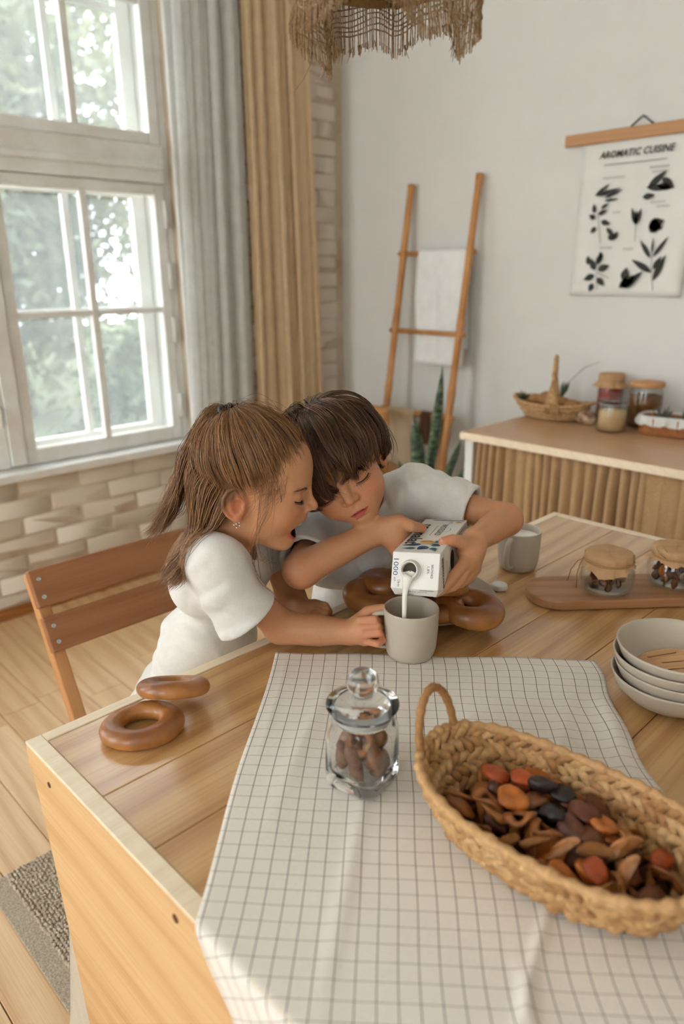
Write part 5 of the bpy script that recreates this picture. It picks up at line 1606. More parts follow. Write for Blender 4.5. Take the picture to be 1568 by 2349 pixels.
# ------------------------------------------------------------------ woven basket of dried fruit
def fruit_basket():
    c = np.array((-.291, .597, TZ+.003)); ang = R_(3)
    t = thing('woven_basket', tuple(c), (0, 0, ang), label='oval woven basket with looped handles on the checked cloth', cat='basket')
    hy = vcol_mat('hyacinth_straw', .6, .35, noise=.3, nscale=160., bmp=.45, bdist=.0015)
    A, Bx, H = .158, .090, .066
    def rim(a, k, dz=0.):
        """k 0..1 up the wall"""
        s = .74+.26*k**.75
        p = 2.5
        rr = 1/(np.abs(np.cos(a))**p+np.abs(np.sin(a))**p)**(1/p)
        lift = .014*np.abs(np.cos(a))**3*k
        return np.stack([A*s*rr*np.cos(a), Bx*s*rr*np.sin(a), .006+(H-.008)*k+lift+dz+0*a], -1)
    # inner shell and base
    a = np.linspace(0, 2*PI, 80, endpoint=False)
    P = np.stack([rim(a, k) for k in np.linspace(0, .93, 8)], 1)
    base = plain('straw_dark', srgb(134, 98, 62), .8, .2, noise=.4, nscale=40., bmp=.5, bdist=.002)
    link('shell', grid_mesh('shell', P, closed_u=True, thick=.002), base, t)
    bp = rim(a, 0.0); bp[:, 2] = .004
    P2 = np.stack([bp*np.array([s, s, 1]) for s in (.02, .4, .8, 1.02)], 1)
    link('base', grid_mesh('base', P2, closed_u=True), base, t)
    rs = np.random.RandomState(4)
    # strand meshes: plump straw leaves
    meshes = []
    for s in range(5):
        k, n = 9, 8
        tt = np.linspace(-1, 1, k); aa = np.arange(n)*2*PI/n
        w = np.maximum(1-np.abs(tt)**2.4, .04)**.6
        V = np.stack([np.repeat(tt[:, None]*.0172, n, 1), w[:, None]*.0056*np.cos(aa)*(1+.14*np.sin(3*aa+s)), w[:, None]*.0046*np.sin(aa)*(1+.16*np.cos(2*aa+s))+.0030*(1-tt[:, None]**2)], -1).reshape(-1, 3)
        V[:, 1] += .002*np.sin(V[:, 0]*200+s)
        idx = np.arange(k*n).reshape(k, n)
        F = np.stack([idx[:-1], np.roll(idx[:-1], -1, 1), np.roll(idx[1:], -1, 1), idx[1:]], -1).reshape(-1, 4)
        c0 = np.array(srgb(*[(196, 150, 98), (212, 170, 118), (176, 128, 80), (204, 160, 106), (188, 140, 92)][s])[:3])
        cc = c0*(1+.12*np.sin(V[:, :1]*420+s))
        me = mesh_np('strand', V, F[:, ::-1], True, np.clip(cc, 0, 1)); me.materials.append(hy); meshes.append(me)
    rows = 5; count = 0
    for r in range(rows):
        k = (r+.5)/rows*.94
        aa = np.linspace(0, 2*PI, 2000); L = rim(aa, k); seg = np.r_[0, np.cumsum(np.linalg.norm(np.diff(L, axis=0), axis=1))]
        n = int(seg[-1]/.0128)
        for i in range(n):
            s = (i+.5*(r % 2))/n*seg[-1]
            q = np.interp(s, seg, aa); p = rim(np.array([q]), k)[0]
            tg = rim(np.array([q+.01]), k)[0]-rim(np.array([q-.01]), k)[0]; tg /= np.linalg.norm(tg)
            up = rim(np.array([q]), min(k+.08, 1))[0]-rim(np.array([q]), max(k-.08, 0))[0]; up -= tg*(up@tg); up /= np.linalg.norm(up)
            inward = np.cross(up, tg); 
            th = (R_(38) if r % 2 else R_(-38))+rs.normal(0, .10)
            x = tg*math.cos(th)+up*math.sin(th); y = -tg*math.sin(th)+up*math.cos(th)
            M = Matrix((x, y, inward)).transposed()
            side = 1 if (i+r) % 2 else 1
            o = link('strand', meshes[rs.randint(5)], None, t, loc=tuple(p+inward*.0012), rot=tuple(M.to_euler())); count += 1
            o.scale = (1.0+rs.normal(0, .08), 1.05+rs.normal(0, .1), 1.35)
    # rim: a coarse rolled strand
    m = MB(); aa = np.arange(220)*2*PI/220; L = rim(aa, 1.)
    m.tube(L, .0056*(1+.22*np.sin(aa*46)+.12*np.sin(aa*17)), 10, closed=True, col=srgb(206, 160, 108)[:3])
    m.build('rim', hy, t, smooth=True, colors=True)
    for sgn, nm in ((1, 'left'), (-1, 'right')):
        f = [rim(np.array([PI-sgn*0+.36*s]), 1.)[0] if sgn == 1 else rim(np.array([.36*s]), 1.)[0] for s in (1, -1)]
        f0, f1 = f; mid = (f0+f1)/2; hw = np.linalg.norm(f1-f0)/2; out = np.array([-1. if sgn == 1 else 1., 0, 0])
        d = (f1-f0)/(2*hw)
        pts = []
        for k in np.linspace(-.12, PI+.12, 40):
            pts.append(mid-d*hw*math.cos(k)*1.02+np.array([0, 0, .062])*math.sin(k)+out*.012*math.sin(k))
        kk = np.arange(40)
        mm = MB(); mm.tube(pts, .0050*(1+.10*np.sin(kk*1.9)+.05*np.sin(kk*.7)), 10, col=srgb(172, 124, 76)[:3])
        mm.build('handle', hy, t, smooth=True, colors=True)
    # the dried fruit, piece by piece
    kinds = {'apricot': ('golden dried apricot in woven basket', 'dried apricot'), 'redapricot': ('deep orange dried apricot in woven basket', 'dried apricot'), 'prune': ('glossy black prune in the woven basket', 'prune'),
             'fig': ('brown wrinkled dried fruit in woven basket', 'dried fruit'), 'slice': ('curved tan apple slice in woven basket', 'apple slice'), 'ring': ('dried apple ring in the woven basket', 'apple ring'), 'darkbit': ('small dark raisin in the woven basket', 'raisin')}
    gname = {'apricot': 'dried_apricot', 'redapricot': 'dried_apricot', 'prune': 'dried_prune', 'fig': 'dried_fruit', 'slice': 'apple_slice', 'ring': 'apple_ring', 'darkbit': 'raisin'}
    pl = []
    ca, sa = math.cos(ang), math.sin(ang)
    def zone(x, y):
        a = 'by the left handle' if x < -.055 else ('near the right end' if x > .055 else ('' if abs(y) < .02 else ''))
        b = 'far side' if y > .018 else ('near side' if y < -.018 else 'middle')
        return (b+' '+a).strip()
    def put(x, y, z, kd, i, tilt=.5):
        w = c+np.array([x*ca-y*sa, x*sa+y*ca, z])
        lab, cat = kinds[kd]
        sc = {'apricot': 1., 'redapricot': .95, 'prune': .92, 'fig': .95, 'slice': 1., 'ring': 1., 'darkbit': .9}[kd]
        dry(kd, i % 5, tuple(w), (rs.normal(0, tilt), rs.normal(0, tilt), rs.rand()*6.28), lab+', '+zone(x, y)+(', on top' if z > .035 else ''), cat, lab+' '+zone(x, y)+(' on top' if z > .035 else ''), gname[kd], sc)
    def fill(n, z0, z1, ext, dmin, picks):
        got = []
        for i in range(n):
            for _ in range(120):
                x = rs.uniform(-1, 1); y = rs.uniform(-1, 1)
                if abs(x)**2.4+abs(y)**2.4 > 1: continue
                p = np.array([x*ext[0], y*ext[1], z0+(z1-z0)*rs.rand()])
                if all(np.linalg.norm((p-q)[:2]) > dmin for q in got):
                    got.append(p); break
        for i, p in enumerate(got):
            # prunes sit together in the middle of the heap as in the photograph
            near = math.hypot(p[0]+.005, p[1]-.022) < .036
            kd = rs.choice(['prune', 'prune', 'fig']) if near else picks[rs.randint(len(picks))]
            put(p[0], p[1], p[2], kd, i, .35 if kd not in ('slice', 'ring') else .6)
    pk = ['apricot', 'fig', 'slice', 'redapricot', 'fig', 'slice', 'ring', 'apricot', 'fig', 'slice', 'ring', 'darkbit']
    fill(46, .015, .017, (.108, .058), .0235, ['fig', 'prune', 'fig', 'apricot', 'slice'])
    fill(54, .030, .036, (.116, .062), .0205, pk)
    fill(34, .044, .050, (.090, .046), .0215, pk)
fruit_basket()

# ------------------------------------------------------------------ things on the sideboard
straw2 = plain('pale_straw', srgb(206, 170, 124), .75, .25, noise=.3, nscale=60., bmp=.6, bdist=.004, col2=srgb(164, 122, 78))
def ellipse(a, A, B, z): return np.stack([A*np.cos(a), B*np.sin(a), z+0*a], -1)
def harvest_basket():
    c = np.array((-1.47, 2.62, SBZ))
    t = thing('harvest_basket', tuple(c), (0, 0, R_(0)), label='shallow straw basket with a tall arched handle on the sideboard', cat='basket')
    a = np.arange(90)*2*PI/90
    prof = [(.60, .0), (.70, .008), (.80, .022), (.90, .040), (1., .058)]
    A, B = .165, .085
    P = np.stack([ellipse(a, A*s, B*s*(1 if s > .7 else .9), z)+np.stack([0*a, 0*a, .018*np.abs(np.cos(a))**3*(s-.6)/.4], -1) for s, z in prof], 1)
    link('wall', grid_mesh('wall', P, closed_u=True, thick=.004), straw2, t)
    Pb = np.stack([ellipse(a, A*.6*s, B*.55*s, .002) for s in (.02, .5, 1.)], 1)
    link('base', grid_mesh('base', Pb, closed_u=True), straw2, t)
    m = MB()
    for s, z in prof[1:]:
        L = ellipse(a, A*s+.002, B*s+.002, z); L[:, 2] += .018*np.abs(np.cos(a))**3*(s-.6)/.4
        m.tube(L, .0062*(1+.25*np.sin(a*45+s*20)), 7, closed=True)
    m.build('coils', straw2, t, smooth=True)
    k = np.linspace(0, PI, 40)
    pts = np.stack([.5*B*np.cos(k), -B*1.0*np.cos(k), .055+.185*np.sin(k)**.8], -1)
    m = MB(); m.tube(pts, .0075*(1+.15*np.sin(np.arange(40)*1.7)), 9)
    for s in (-1, 1):
        for dx in (-.030, -.015, .015, .030):
            m.tube([(dx-.5*s*B, s*B*.98, .03), (dx*.6-.5*s*B, s*B*1.0, .085), (-.45*s*B, s*B*.93, .150)], .006, 7)
    m.build('handle', straw2, t, smooth=True)
    rs = np.random.RandomState(3)
    roll = plain('bread_roll', srgb(176, 128, 82), .8, .3, noise=.35, nscale=25., bmp=.4, bdist=.004)
    labs = ['round brown loaf at the left end of the harvest basket', 'round brown loaf left of the basket handle', 'round brown loaf right of the basket handle', 'small brown loaf at the right end of the harvest basket']
    for i, (x, y, z, r) in enumerate(((-.082, .012, .060, .036), (-.035, .02, .072, .040), (.030, .018, .060, .036), (.082, .005, .058, .032))):
        m = MB(); m.ico((0, 0, 0), (r, r*.9, r*.72), 3, fn=lambda V: V*(1+.08*vnoise(V, 2., i+3, 3))[:, None])
        o = m.build('bread_roll', roll, smooth=True, loc=(c[0]+x, c[1]+y, c[2]+z), rot=(0, 0, rs.rand()*6)); tag(o, labs[i], 'bread', 'loaves in the harvest basket')
    gr = plain('sprig_green', srgb(70, 84, 58), .7, noise=.3)
    for i, (x, y, lab) in enumerate(((-.128, -.01, 'dark green sprig at the left tip of the harvest basket'), (.005, .055, 'thin green sprig rising behind the basket handle'))):
        m = MB()
        for k in range(26):
            d = rs.normal(size=3); d[2] = abs(d[2])+.2; d /= np.linalg.norm(d); L = .022+.02*rs.rand()
            if i == 1: d = np.array([d[0]*.3+.2, d[1]*.3, 1.]); L *= 1.6
            m.tube([(0, 0, 0), d*L*.5+rs.normal(0, .003, 3), d*L], [.003, .0026, .0006], 5)
        if i == 1: m.tube([(0, 0, 0), (.012, .03, .06), (.05, .07, .115), (.10, .10, .14)], [.0015, .0013, .001, .0006], 5)
        o = m.build('herb_sprig', gr, smooth=True, loc=(c[0]+x, c[1]+y, c[2]+(.062 if i == 0 else .075))); tag(o, lab, 'herb')
harvest_basket()
def tall_jar(name, x, y, R, H, label, cat, cmat, fill, lid):
    t = thing(name, (x, y, SBZ), label=label, cat=cat)
    w = .0025
    MB().lathe([(.001, 0), (R*.96, 0), (R, .004), (R, H*.86), (R*.93, H*.92), (R*.93, H), (R*.93-w, H), (R*.93-w, H*.92), (R-w, H*.85), (R-w, .006), (.001, .005)], 36, caps=False).build('glass', jar_glass, t, smooth=True)
    o = MB().lathe([(.001, .0055), (R-w-.0006, .0065), (R-w-.0006, H*fill), (R*.5, H*fill+.004), (.001, H*fill+.003)], 36, caps=False).build('contents', cmat, t, smooth=True)
    o['kind'] = 'stuff'
    lid(t, R, H)
    return t
grain = plain('pale_grain', srgb(226, 190, 140), .8, .2, noise=.25, nscale=260., bmp=.8, bdist=.003)
dgrain = plain('brown_grain', srgb(132, 84, 34), .8, .2, noise=.4, nscale=260., bmp=.8, bdist=.003)
rfruit = plain('red_preserve', srgb(186, 44, 20), .35, .5, noise=.5, nscale=60., col2=srgb(120, 16, 10))
def lid_glass(t, R, H):
    MB().lathe([(.001, H+.001), (R*.97, H+.001), (R*.99, H+.006), (R*.97, H+.012), (.012, H+.015), (.009, H+.020), (.014, H+.026), (.011, H+.033), (.001, H+.035)], 32, caps=False).build('lid', jar_glass, t, smooth=True)
    m = MB(); m.tube([(R*.95*math.cos(k), R*.95*math.sin(k), H*.95) for k in np.linspace(0, 6.2, 40)], .0018, 6); m.tube([(R*.97*math.cos(-2), R*.97*math.sin(-2), H*.95), (R*1.1*math.cos(-2), R*1.1*math.sin(-2), H*.75), (R*1.05*math.cos(-2), R*1.05*math.sin(-2), H*1.02)], .0018, 6)
    m.build('wire_clip', screw_m, t, smooth=True)
def lid_wood(t, R, H): MB().lathe([(.001, H+.001), (R*1.02, H+.001), (R*1.04, H+.004), (R*1.04, H+.014), (R*1.0, H+.017), (.001, H+.018)], 32, caps=False).build('lid', wood('honey_wood', None, None), t, smooth=True)
def lid_paper(t, R, H):
    a = np.arange(60)*2*PI/60
    rows = [(.001, .006), (R*.9, .006), (R*1.0, .002), (R*1.0, -.014), (R*.97, -.020), (R*1.15, -.034), (R*1.35, -.044)]
    P = np.stack([np.stack([(r+(.004*np.sin(a*9)+.003*np.sin(a*17))*(j > 4)*(j-4)*.8)*np.cos(a), (r+(.004*np.sin(a*9))*(j > 4)*(j-4)*.8)*np.sin(a), H+z+0*a], -1) for j, (r, z) in enumerate(rows)], 1)
    link('paper_cover', grid_mesh('paper_cover', P, closed_u=True), paper_m, t)
    MB().tube([(R*.99*math.cos(k), R*.99*math.sin(k), H-.0185) for k in np.linspace(0, 6.28, 40)], .0016, 6).build('twine', twine_m, t, smooth=True)
tall_jar('storage_jar', -1.184, 2.545, .052, .105, 'clip top glass jar of pale grain at the front of the sideboard', 'jar', grain, .72, lid_glass)
tall_jar('storage_jar', -1.135, 2.700, .060, .150, 'tall glass jar of brown grain with a wooden lid', 'jar', dgrain, .78, lid_wood)
tall_jar('storage_jar', -1.305, 2.765, .050, .170, 'jar of red preserve with a kraft paper cover at the back of the sideboard', 'jar', rfruit, .80, lid_paper)
def packet():
    t = thing('paper_packet', (-1.305, 2.585, SBZ), label='small crumpled bag of dark snacks beside the pale grain jar', cat='bag')
    m, nt, b, o = new_mat('crumpled_bag'); 
    v = coords(nt); n = N(nt, 'ShaderNodeTexNoise', Scale=40., Detail=4.); nt.links.new(v, n.inputs['Vector'])
    r = ramp(nt, [(.35, srgb(70, 42, 26)), (.5, srgb(150, 110, 74)), (.65, srgb(196, 172, 146))]); nt.links.new(n.outputs['Fac'], r.inputs[0]); nt.links.new(r.outputs[0], b.inputs['Base Color']); b.inputs['Roughness'].default_value = .35
    mm = MB(); mm.ico((0, 0, .026), (.046, .030, .027), 4, fn=lambda V: V*(1+.14*vnoise(V, 3., 4, 3))[:, None]); V = mm.v[0]; V[:, 2] = np.maximum(V[:, 2], .001)
    mm.build('pouch', m, t, smooth=True)
packet()
def lined_basket():
    c = np.array((-1.005, 2.62, SBZ)); 
    t = thing('lined_basket', tuple(c), (0, 0, R_(8)), label='small wicker basket with a white cloth liner at the right end of the sideboard', cat='basket')
    wk = plain('brown_wicker', srgb(176, 112, 66), .7, .3, noise=.35, nscale=50., bmp=.6, bdist=.003)
    A, B, H = .098, .062, .062
    a = np.arange(96)*2*PI/96
    def sup(k, z, s=1.):
        rr = 1/(np.abs(np.cos(a))**4+np.abs(np.sin(a))**4)**.25
        return np.stack([A*k*rr*np.cos(a), B*k*rr*np.sin(a), z+0*a], -1)
    P = np.stack([sup(.90, .002), sup(.95, .02), sup(1., H)], 1)
    link('wall', grid_mesh('wall', P, closed_u=True, thick=.003), wk, t)
    link('base', grid_mesh('base', np.stack([sup(.02, .003), sup(.5, .003), sup(.9, .003)], 1), closed_u=True), wk, t)
    m = MB()
    for k, z in ((.92, .006), (.93, .013), (.945, .020)): m.tube(sup(k+.02, z), .0042*(1+.2*np.sin(a*40+z*900)), 6, closed=True)
    m.build('coils', wk, t, smooth=True)
    for i in range(0, 96, 6):
        p, q = sup(.97, .02)[i], sup(1.02, H)[i]
        MB().tube([p, q], .0032, 6).build('stake', wk, t, smooth=True)
    lin = fabric('white_liner', srgb(226, 224, 218), srgb(208, 205, 198), 500.)
    w = .004*np.sin(a*11)+.003*np.sin(a*23)
    rows = [(.90, .012), (.97, H-.002), (1.0, H+.008), (1.06, H+.006), (1.085, H-.010), (1.085, H-.026)]
    P = np.stack([sup(k, z)+np.stack([np.cos(a)*w*(j > 3), np.sin(a)*w*(j > 3), w*.8*(j > 4)], -1) for j, (k, z) in enumerate(rows)], 1)
    link('liner', grid_mesh('liner', P, closed_u=True), lin, t)
    rs = np.random.RandomState(8); gr = plain('grey_green', srgb(96, 98, 80), .8, noise=.3)
    for i, (x, lab) in enumerate(((-.03, 'bunch of grey green herbs in the lined basket'), (.045, 'second bunch of dark herbs in the lined basket'))):
        m = MB()
        for k in range(40):
            d = rs.normal(size=3); d[2] = abs(d[2])*1.2+.25; d /= np.linalg.norm(d); L = .04+.035*rs.rand()
            m.tube([(0, 0, 0), d*L*.6, d*L+rs.normal(0, .006, 3)], [.0035, .003, .0006], 5)
        o = m.build('herb_bunch', gr, smooth=True, loc=(c[0]+x, c[1], c[2]+.035)); tag(o, lab, 'herb', 'herbs in the lined basket')
lined_basket()

# ------------------------------------------------------------------ the two children
skin_m = vcol_mat('skin', .48, .35, sss=.18, noise=.06, nscale=220., bmp=.06, bdist=.0006)
shirt_m = fabric('white_jersey', srgb(232, 228, 222), srgb(218, 213, 206), 1400., bmp=.12, sheen=.3)
trouser_m = fabric('dark_trouser', srgb(86, 88, 96), srgb(66, 68, 76), 900.)
lash_m = plain('lash', srgb(36, 24, 20), .6)
A3 = lambda p: np.array(p, float)

def head_prims(mouth_open):
    """child's head in local coordinates: x forward, y left, z up; chin about -0.095, crown +0.095"""
    L = []
    u = lambda k, f: L.append(('u', k, f)); s = lambda k, f: L.append(('s', k, f))
    u(0, f_ell((-.012, 0, .022), (.087, .0725, .074)))
    u(.03, f_ell((.032, 0, .022), (.047, .056, .050)))
    if mouth_open:
        u(.03, f_ell((.026, 0, -.030), (.049, .052, .056)))
        u(.03, f_ell((.020, 0, -.068), (.040, .040, .032)))
        u(.02, f_ell((.049, 0, -.094), (.018, .019, .014)))
        for q in (-1, 1): u(.022, f_ell((.042, q*.034, -.036), (.031, .027, .028)))
        u(.018, f_ell((.062, 0, -.046), (.021, .026, .016)))
    else:
        u(.03, f_ell((.026, 0, -.030), (.050, .052, .056)))
        u(.03, f_ell((.024, 0, -.060), (.043, .042, .031)))
        u(.02, f_ell((.059, 0, -.081), (.016, .019, .0135)))
        for q in (-1, 1): u(.022, f_ell((.044, q*.030, -.036), (.029, .026, .028)))
        u(.018, f_ell((.062, 0, -.053), (.0205, .027, .021)))
    # eye sockets, closed downcast lids
    for q in (-1, 1):
        s(.016, f_ell((.089, q*.031, -.009), (.016, .020, .0110)))
        u(.003, f_ell((.0630, q*.0310, -.0115), (.0150, .0172, .0122)))
        u(.010, f_chain([(.0735, q*.015, .0030), (.0730, q*.030, .0060), (.062, q*.046, .0020)], [.0045, .0052, .004]))
        cr = [np.array((.0630, q*.0310, -.0115))+np.array((math.cos(k)*math.cos(.62-.25*k*k), math.sin(k)*math.cos(.62-.25*k*k), math.sin(.62-.25*k*k)))*np.array((.0157, .0180, .0130)) for k in np.linspace(-.95, .95, 6)]
        s(.0015, f_chain(cr, .0009))
    # nose
    u(.010, f_chain([(.0765, 0, .002), (.0835, 0, -.016), (.0915, 0, -.0285)], [.0052, .0062, .0080]))
    for q in (-1, 1):
        u(.005, f_ell((.0835, q*.0098, -.0325), (.0078, .0062, .0062)))
        s(.002, f_ell((.0895, q*.0052, -.0392), (.0040, .0027, .0028)))
    s(.004, f_chain([(.087, 0, -.040), (.086, 0, -.047)], [.0016, .0022]))
    if mouth_open:
        s(.004, f_ell((.076, 0, -.0690), (.028, .0195, .0150)))
        s(.004, f_ell((.058, 0, -.0695), (.022, .0165, .0145)))
        up = [(.0560, .0235, -.0590), (.072, .0150, -.0555), (.0800, .0050, -.0525), (.0808, 0, -.0533), (.0800, -.0050, -.0525), (.072, -.0150, -.0555), (.0560, -.0235, -.0590)]
        lo = [(.0560, .0235, -.0590), (.0625, .0185, -.0755), (.0668, .0085, -.0850), (.0675, 0, -.0862), (.0668, -.0085, -.0850), (.0625, -.0185, -.0755), (.0560, -.0235, -.0590)]
        u(.003, f_chain(up, [.0013, .0022, .0027, .0024, .0027, .0022, .0013]))
        u(.003, f_chain(lo, [.0013, .0025, .0032, .0033, .0032, .0025, .0013]))
    else:
        u(.004, f_chain([(.0705, .0185, -.0575), (.0790, .0095, -.0560), (.0822, .0035, -.0545), (.0820, 0, -.0553), (.0822, -.0035, -.0545), (.0790, -.0095, -.0560), (.0705, -.0185, -.0575)], [.0012, .0028, .0034, .0030, .0034, .0028, .0012]))
        u(.004, f_chain([(.0705, .0170, -.0585), (.0785, .0080, -.0628), (.0800, 0, -.0640), (.0785, -.0080, -.0628), (.0705, -.0170, -.0585)], [.0012, .0038, .0045, .0038, .0012]))
        s(.0010, f_chain([(.071, .0180, -.0582), (.0840, .006, -.0590), (.0850, 0, -.0594), (.0840, -.006, -.0590), (.071, -.0180, -.0582)], [.0010, .0017, .0018, .0017, .0010]))
        s(.004, f_chain([(.079, .008, -.0715), (.079, -.008, -.0715)], .0018))
    # ears
    for q in (-1, 1):
        Mr = frame((.90, -q*.40, .16), (-.14, q*.18, 1.))
        C_ = np.array((-.016, q*.0690, -.027)); E_ = lambda x, y, z: C_+Mr@np.array((x, q*y, z))
        u(.004, f_ell(C_, (.0185, .0040, .0255), Mr))
        u(.006, f_ell(E_(.008, -.009, 0.), (.011, .013, .020), Mr))
        u(.002, f_chain([E_(.013, .0005, .010), E_(.011, .002, .020), E_(.002, .003, .0262), E_(-.010, .0035, .0225), E_(-.0175, .0035, .010), E_(-.0180, .003, -.004), E_(-.012, .002, -.017), E_(-.004, .0015, -.024)], [.0022, .0026, .0029, .0031, .0031, .0029, .0027, .0026]))
        u(.003, f_ell(E_(.002, .0005, -.0250), (.0070, .0042, .0075), Mr))
        u(.002, f_chain([E_(-.004, .0025, .013), E_(-.0085, .0025, .002), E_(-.006, .002, -.010)], [.0024, .0026, .0022]))
        s(.003, f_ell(E_(.0045, .0040, -.004), (.0080, .0050, .0105), Mr))
        u(.002, f_ell(E_(.0115, .0030, -.006), (.0035, .0035, .0050), Mr))
    return L

LIP = np.array(srgb(178, 84, 76)[:3]); SKIN = np.array(srgb(200, 144, 104)[:3]); ROSY = np.array(srgb(204, 116, 88)[:3]); DARKM = np.array(srgb(44, 14, 12)[:3])
def head_colour(Q, mouth_open, hairc, hairline, lipc=LIP):
    """vertex colours from local head coordinates"""
    n = len(Q); C = np.tile(SKIN, (n, 1))
    def blend(m, col):
        nonlocal C
        m = np.clip(m, 0, 1)[:, None]; C = C*(1-m)+np.array(col)*m
    g = lambda c, r: np.exp(-(((Q-np.array(c))/np.array(r))**2).sum(1))
    for q in (-1, 1):
        blend(.50*g((.062, q*.034, -.036), (.03, .020, .018)), ROSY)
        blend(.75*g((-.014, q*.072, -.028), (.020, .012, .026)), np.array(srgb(204, 116, 88)[:3]))
        blend(.35*g((.078, q*.030, -.010), (.016, .017, .010)), np.array(srgb(186, 118, 94)[:3]))
    blend(.45*g((.095, 0, -.034), (.012, .014, .010)), ROSY)
    if mouth_open:
        e = np.hypot(Q[:, 1]/.0225, (Q[:, 2]+.0692)/.0178)
        front = (Q[:, 0] > .050) & (Q[:, 2] < -.045) & (Q[:, 2] > -.095)
        blend(np.where(front, np.clip((1.16-e)/.12, 0, 1), 0)*.85, lipc)
        inner = (np.hypot(Q[:, 1]/.020, (Q[:, 2]+.0692)/.0152) < 1.0) & (Q[:, 0] < .0700) & (Q[:, 0] > .03)
        blend(np.where(inner, 1., 0), DARKM)
    else:
        w = .0198*(1-np.clip((np.abs(Q[:, 2]+.0585)-.002)/.014, 0, 1)**2)
        front = (Q[:, 0] > .066) & (Q[:, 2] < -.0515) & (Q[:, 2] > -.0680)
        yy = np.abs(Q[:, 1]); top = -.0590+.0056*np.clip(1-yy/.0195, 0, 1)**.8; bot = -.0590-.0080*np.clip(1-(yy/.0180)**2, 0, 1)
        m = np.clip((top-Q[:, 2])/.0012, 0, 1)*np.clip((Q[:, 2]-bot)/.0012, 0, 1)
        blend(np.where(front, m, 0)*.85, lipc)
        ln = np.exp(-((Q[:, 2]+.0591)/.0010)**2)*np.clip(1-(yy/.0185)**4, 0, 1)*(Q[:, 0] > .066)  # shade of the lip crease, painted as a dark line
        blend(ln*.9, np.array(srgb(84, 30, 28)[:3]))
    if hairline is not None:
        blend(np.clip((Q[:, 2]-hairline(Q)-.008+.006*vnoise(Q, 260., 2, 2))/.024+.15, 0, 1)*.92, hairc)
    return C

def finger(pts, rad, k=.0035): return ('u', k, f_chain([A3(p) for p in pts], rad))
def nail_mesh(p, axis, up, w, l, parent, mat):
    """small curved fingernail on a fingertip"""
    axis = A3(axis)/np.linalg.norm(axis); up = A3(up); up -= axis*(up@axis); up /= np.linalg.norm(up); sd = np.cross(axis, up)
    P = np.zeros((7, 6, 3))
    for i in range(7):
        for j in range(6):
            a = (i-3)/3; b = (j-2.5)/2.5
            ww = w*(1-.25*max(0, abs(b)-.5)**2*4)
            P[i, j] = A3(p)+sd*ww*a+axis*l*b+up*(-.0016*a*a-.0004*b*b)
    link('fingernail', grid_mesh('fingernail', P), mat, parent, world=True)
nail_m = plain('nail', srgb(226, 168, 142), .3, .5)

def lashes(parent, M, t, s, name='eyelashes'):
    W = lambda p: t+M@(A3(p)*s)
    c = np.array((.0630, 0, -.0115)); r = np.array((.0150, .0172, .0122))*1.035
    for q in (-1, 1):
        m = MB(); arc = []; cen = c+np.array([0, q*.0310, 0])
        for k in np.linspace(-1, 1, 15):
            a = k*1.02+q*.14; el = -.60+.24*k*k
            d = np.array([math.cos(a)*math.cos(el), math.sin(a)*math.cos(el), math.sin(el)])
            arc.append(cen+d*r)
        m.tube([W(p) for p in arc], .0008*s, 5)
        for i in range(0, 15):
            p = arc[i]; d = p-cen; d = d/np.linalg.norm(d); d = d*.6+np.array([.35, 0, -.55])+np.array([0, .25*(i-7)/7, 0]); d /= np.linalg.norm(d)
            m.tube([W(p), W(p+d*.0035), W(p+d*.0062+np.array([.001, 0, .0012]))], [.0005*s, .0004*s, .0001], 4)
        m.build(name, lash_m, parent, smooth=True, world=True)
def head_surface(prims, y, z):
    """front surface of the head at (y, z) in local coordinates"""
    P = np.stack([np.full_like(y, .125), y, z], -1)
    for _ in range(40):
        D = None
        for op, k, f in prims:
            d = f(P); D = d if D is None else (smin(D, d, k) if op == 'u' else smax(D, -d, k))
        P[:, 0] -= D*.8
    return P[:, 0]
def brows(parent, M, t, s, mat, seed, dens=70, th=.0004, prims=None):
    rs = np.random.RandomState(seed)
    for q in (-1, 1):
        k = rs.rand(dens, 1); f = np.linspace(0, 1, 5)[None, :]
        y = q*(.012+.034*k+.0062*f); z = -.0035+.0060*np.sin(k*PI*.75)+rs.normal(0, .0013, (dens, 1))+.0042*f*(.9-1.3*k)
        x = head_surface(prims, y.ravel(), z.ravel()).reshape(y.shape)+.0003+.0006*np.sin(f*3)
        S = t+(np.stack([x, y, z], -1)*s)@M.T
        V, F = strands(np.array(S), np.array([th, th, th*.9, th*.7, th*.2]))
        link('eyebrow', mesh_np('eyebrow', V, F, True), mat, parent, world=True)

def hair_material(name, c1, c2, rough=.42):
    m, nt, b, o = new_mat(name)
    a = nt.nodes.new('ShaderNodeAttribute'); a.attribute_name = 'Col'
    nt.links.new(a.outputs['Color'], b.inputs['Base Color'])
    b.inputs['Roughness'].default_value = rough; b.inputs['Specular IOR Level'].default_value = .45
    return m
def hair_object(name, S, rad, cols, mat, parent, n=3):
    V, F = strands(S, rad, n)
    C = np.repeat(cols, S.shape[1]*n, axis=0) if cols.ndim == 2 else np.repeat(cols.reshape(-1, 3), n, axis=0)
    o = link(name, mesh_np(name, V, F, True, C), mat, parent, world=True); return o

def folds(items, gain=1.):
    """cloth folds as a gentle warp: (centre, reach, direction across the folds, frequency, amplitude, phase, push direction)"""
    def f(P):
        out = P.copy()
        for c, r, dr, freq, amp, ph, push in items:
            dr = A3(dr)/np.linalg.norm(dr); push = A3(push)/np.linalg.norm(push)
            w = np.exp(-(((P-A3(c))/A3(r))**2).sum(-1))
            wob = .35*np.sin(P@A3((31., 17., 23.))+ph)+.25*np.sin(P@A3((-19., 37., 11.)))
            x = np.sin(P@dr*freq+ph+3.*wob); x = x*.6+.4*(1-2*np.abs(x))
            out = out+(gain*amp*w*x)[..., None]*push
        return out
    return f

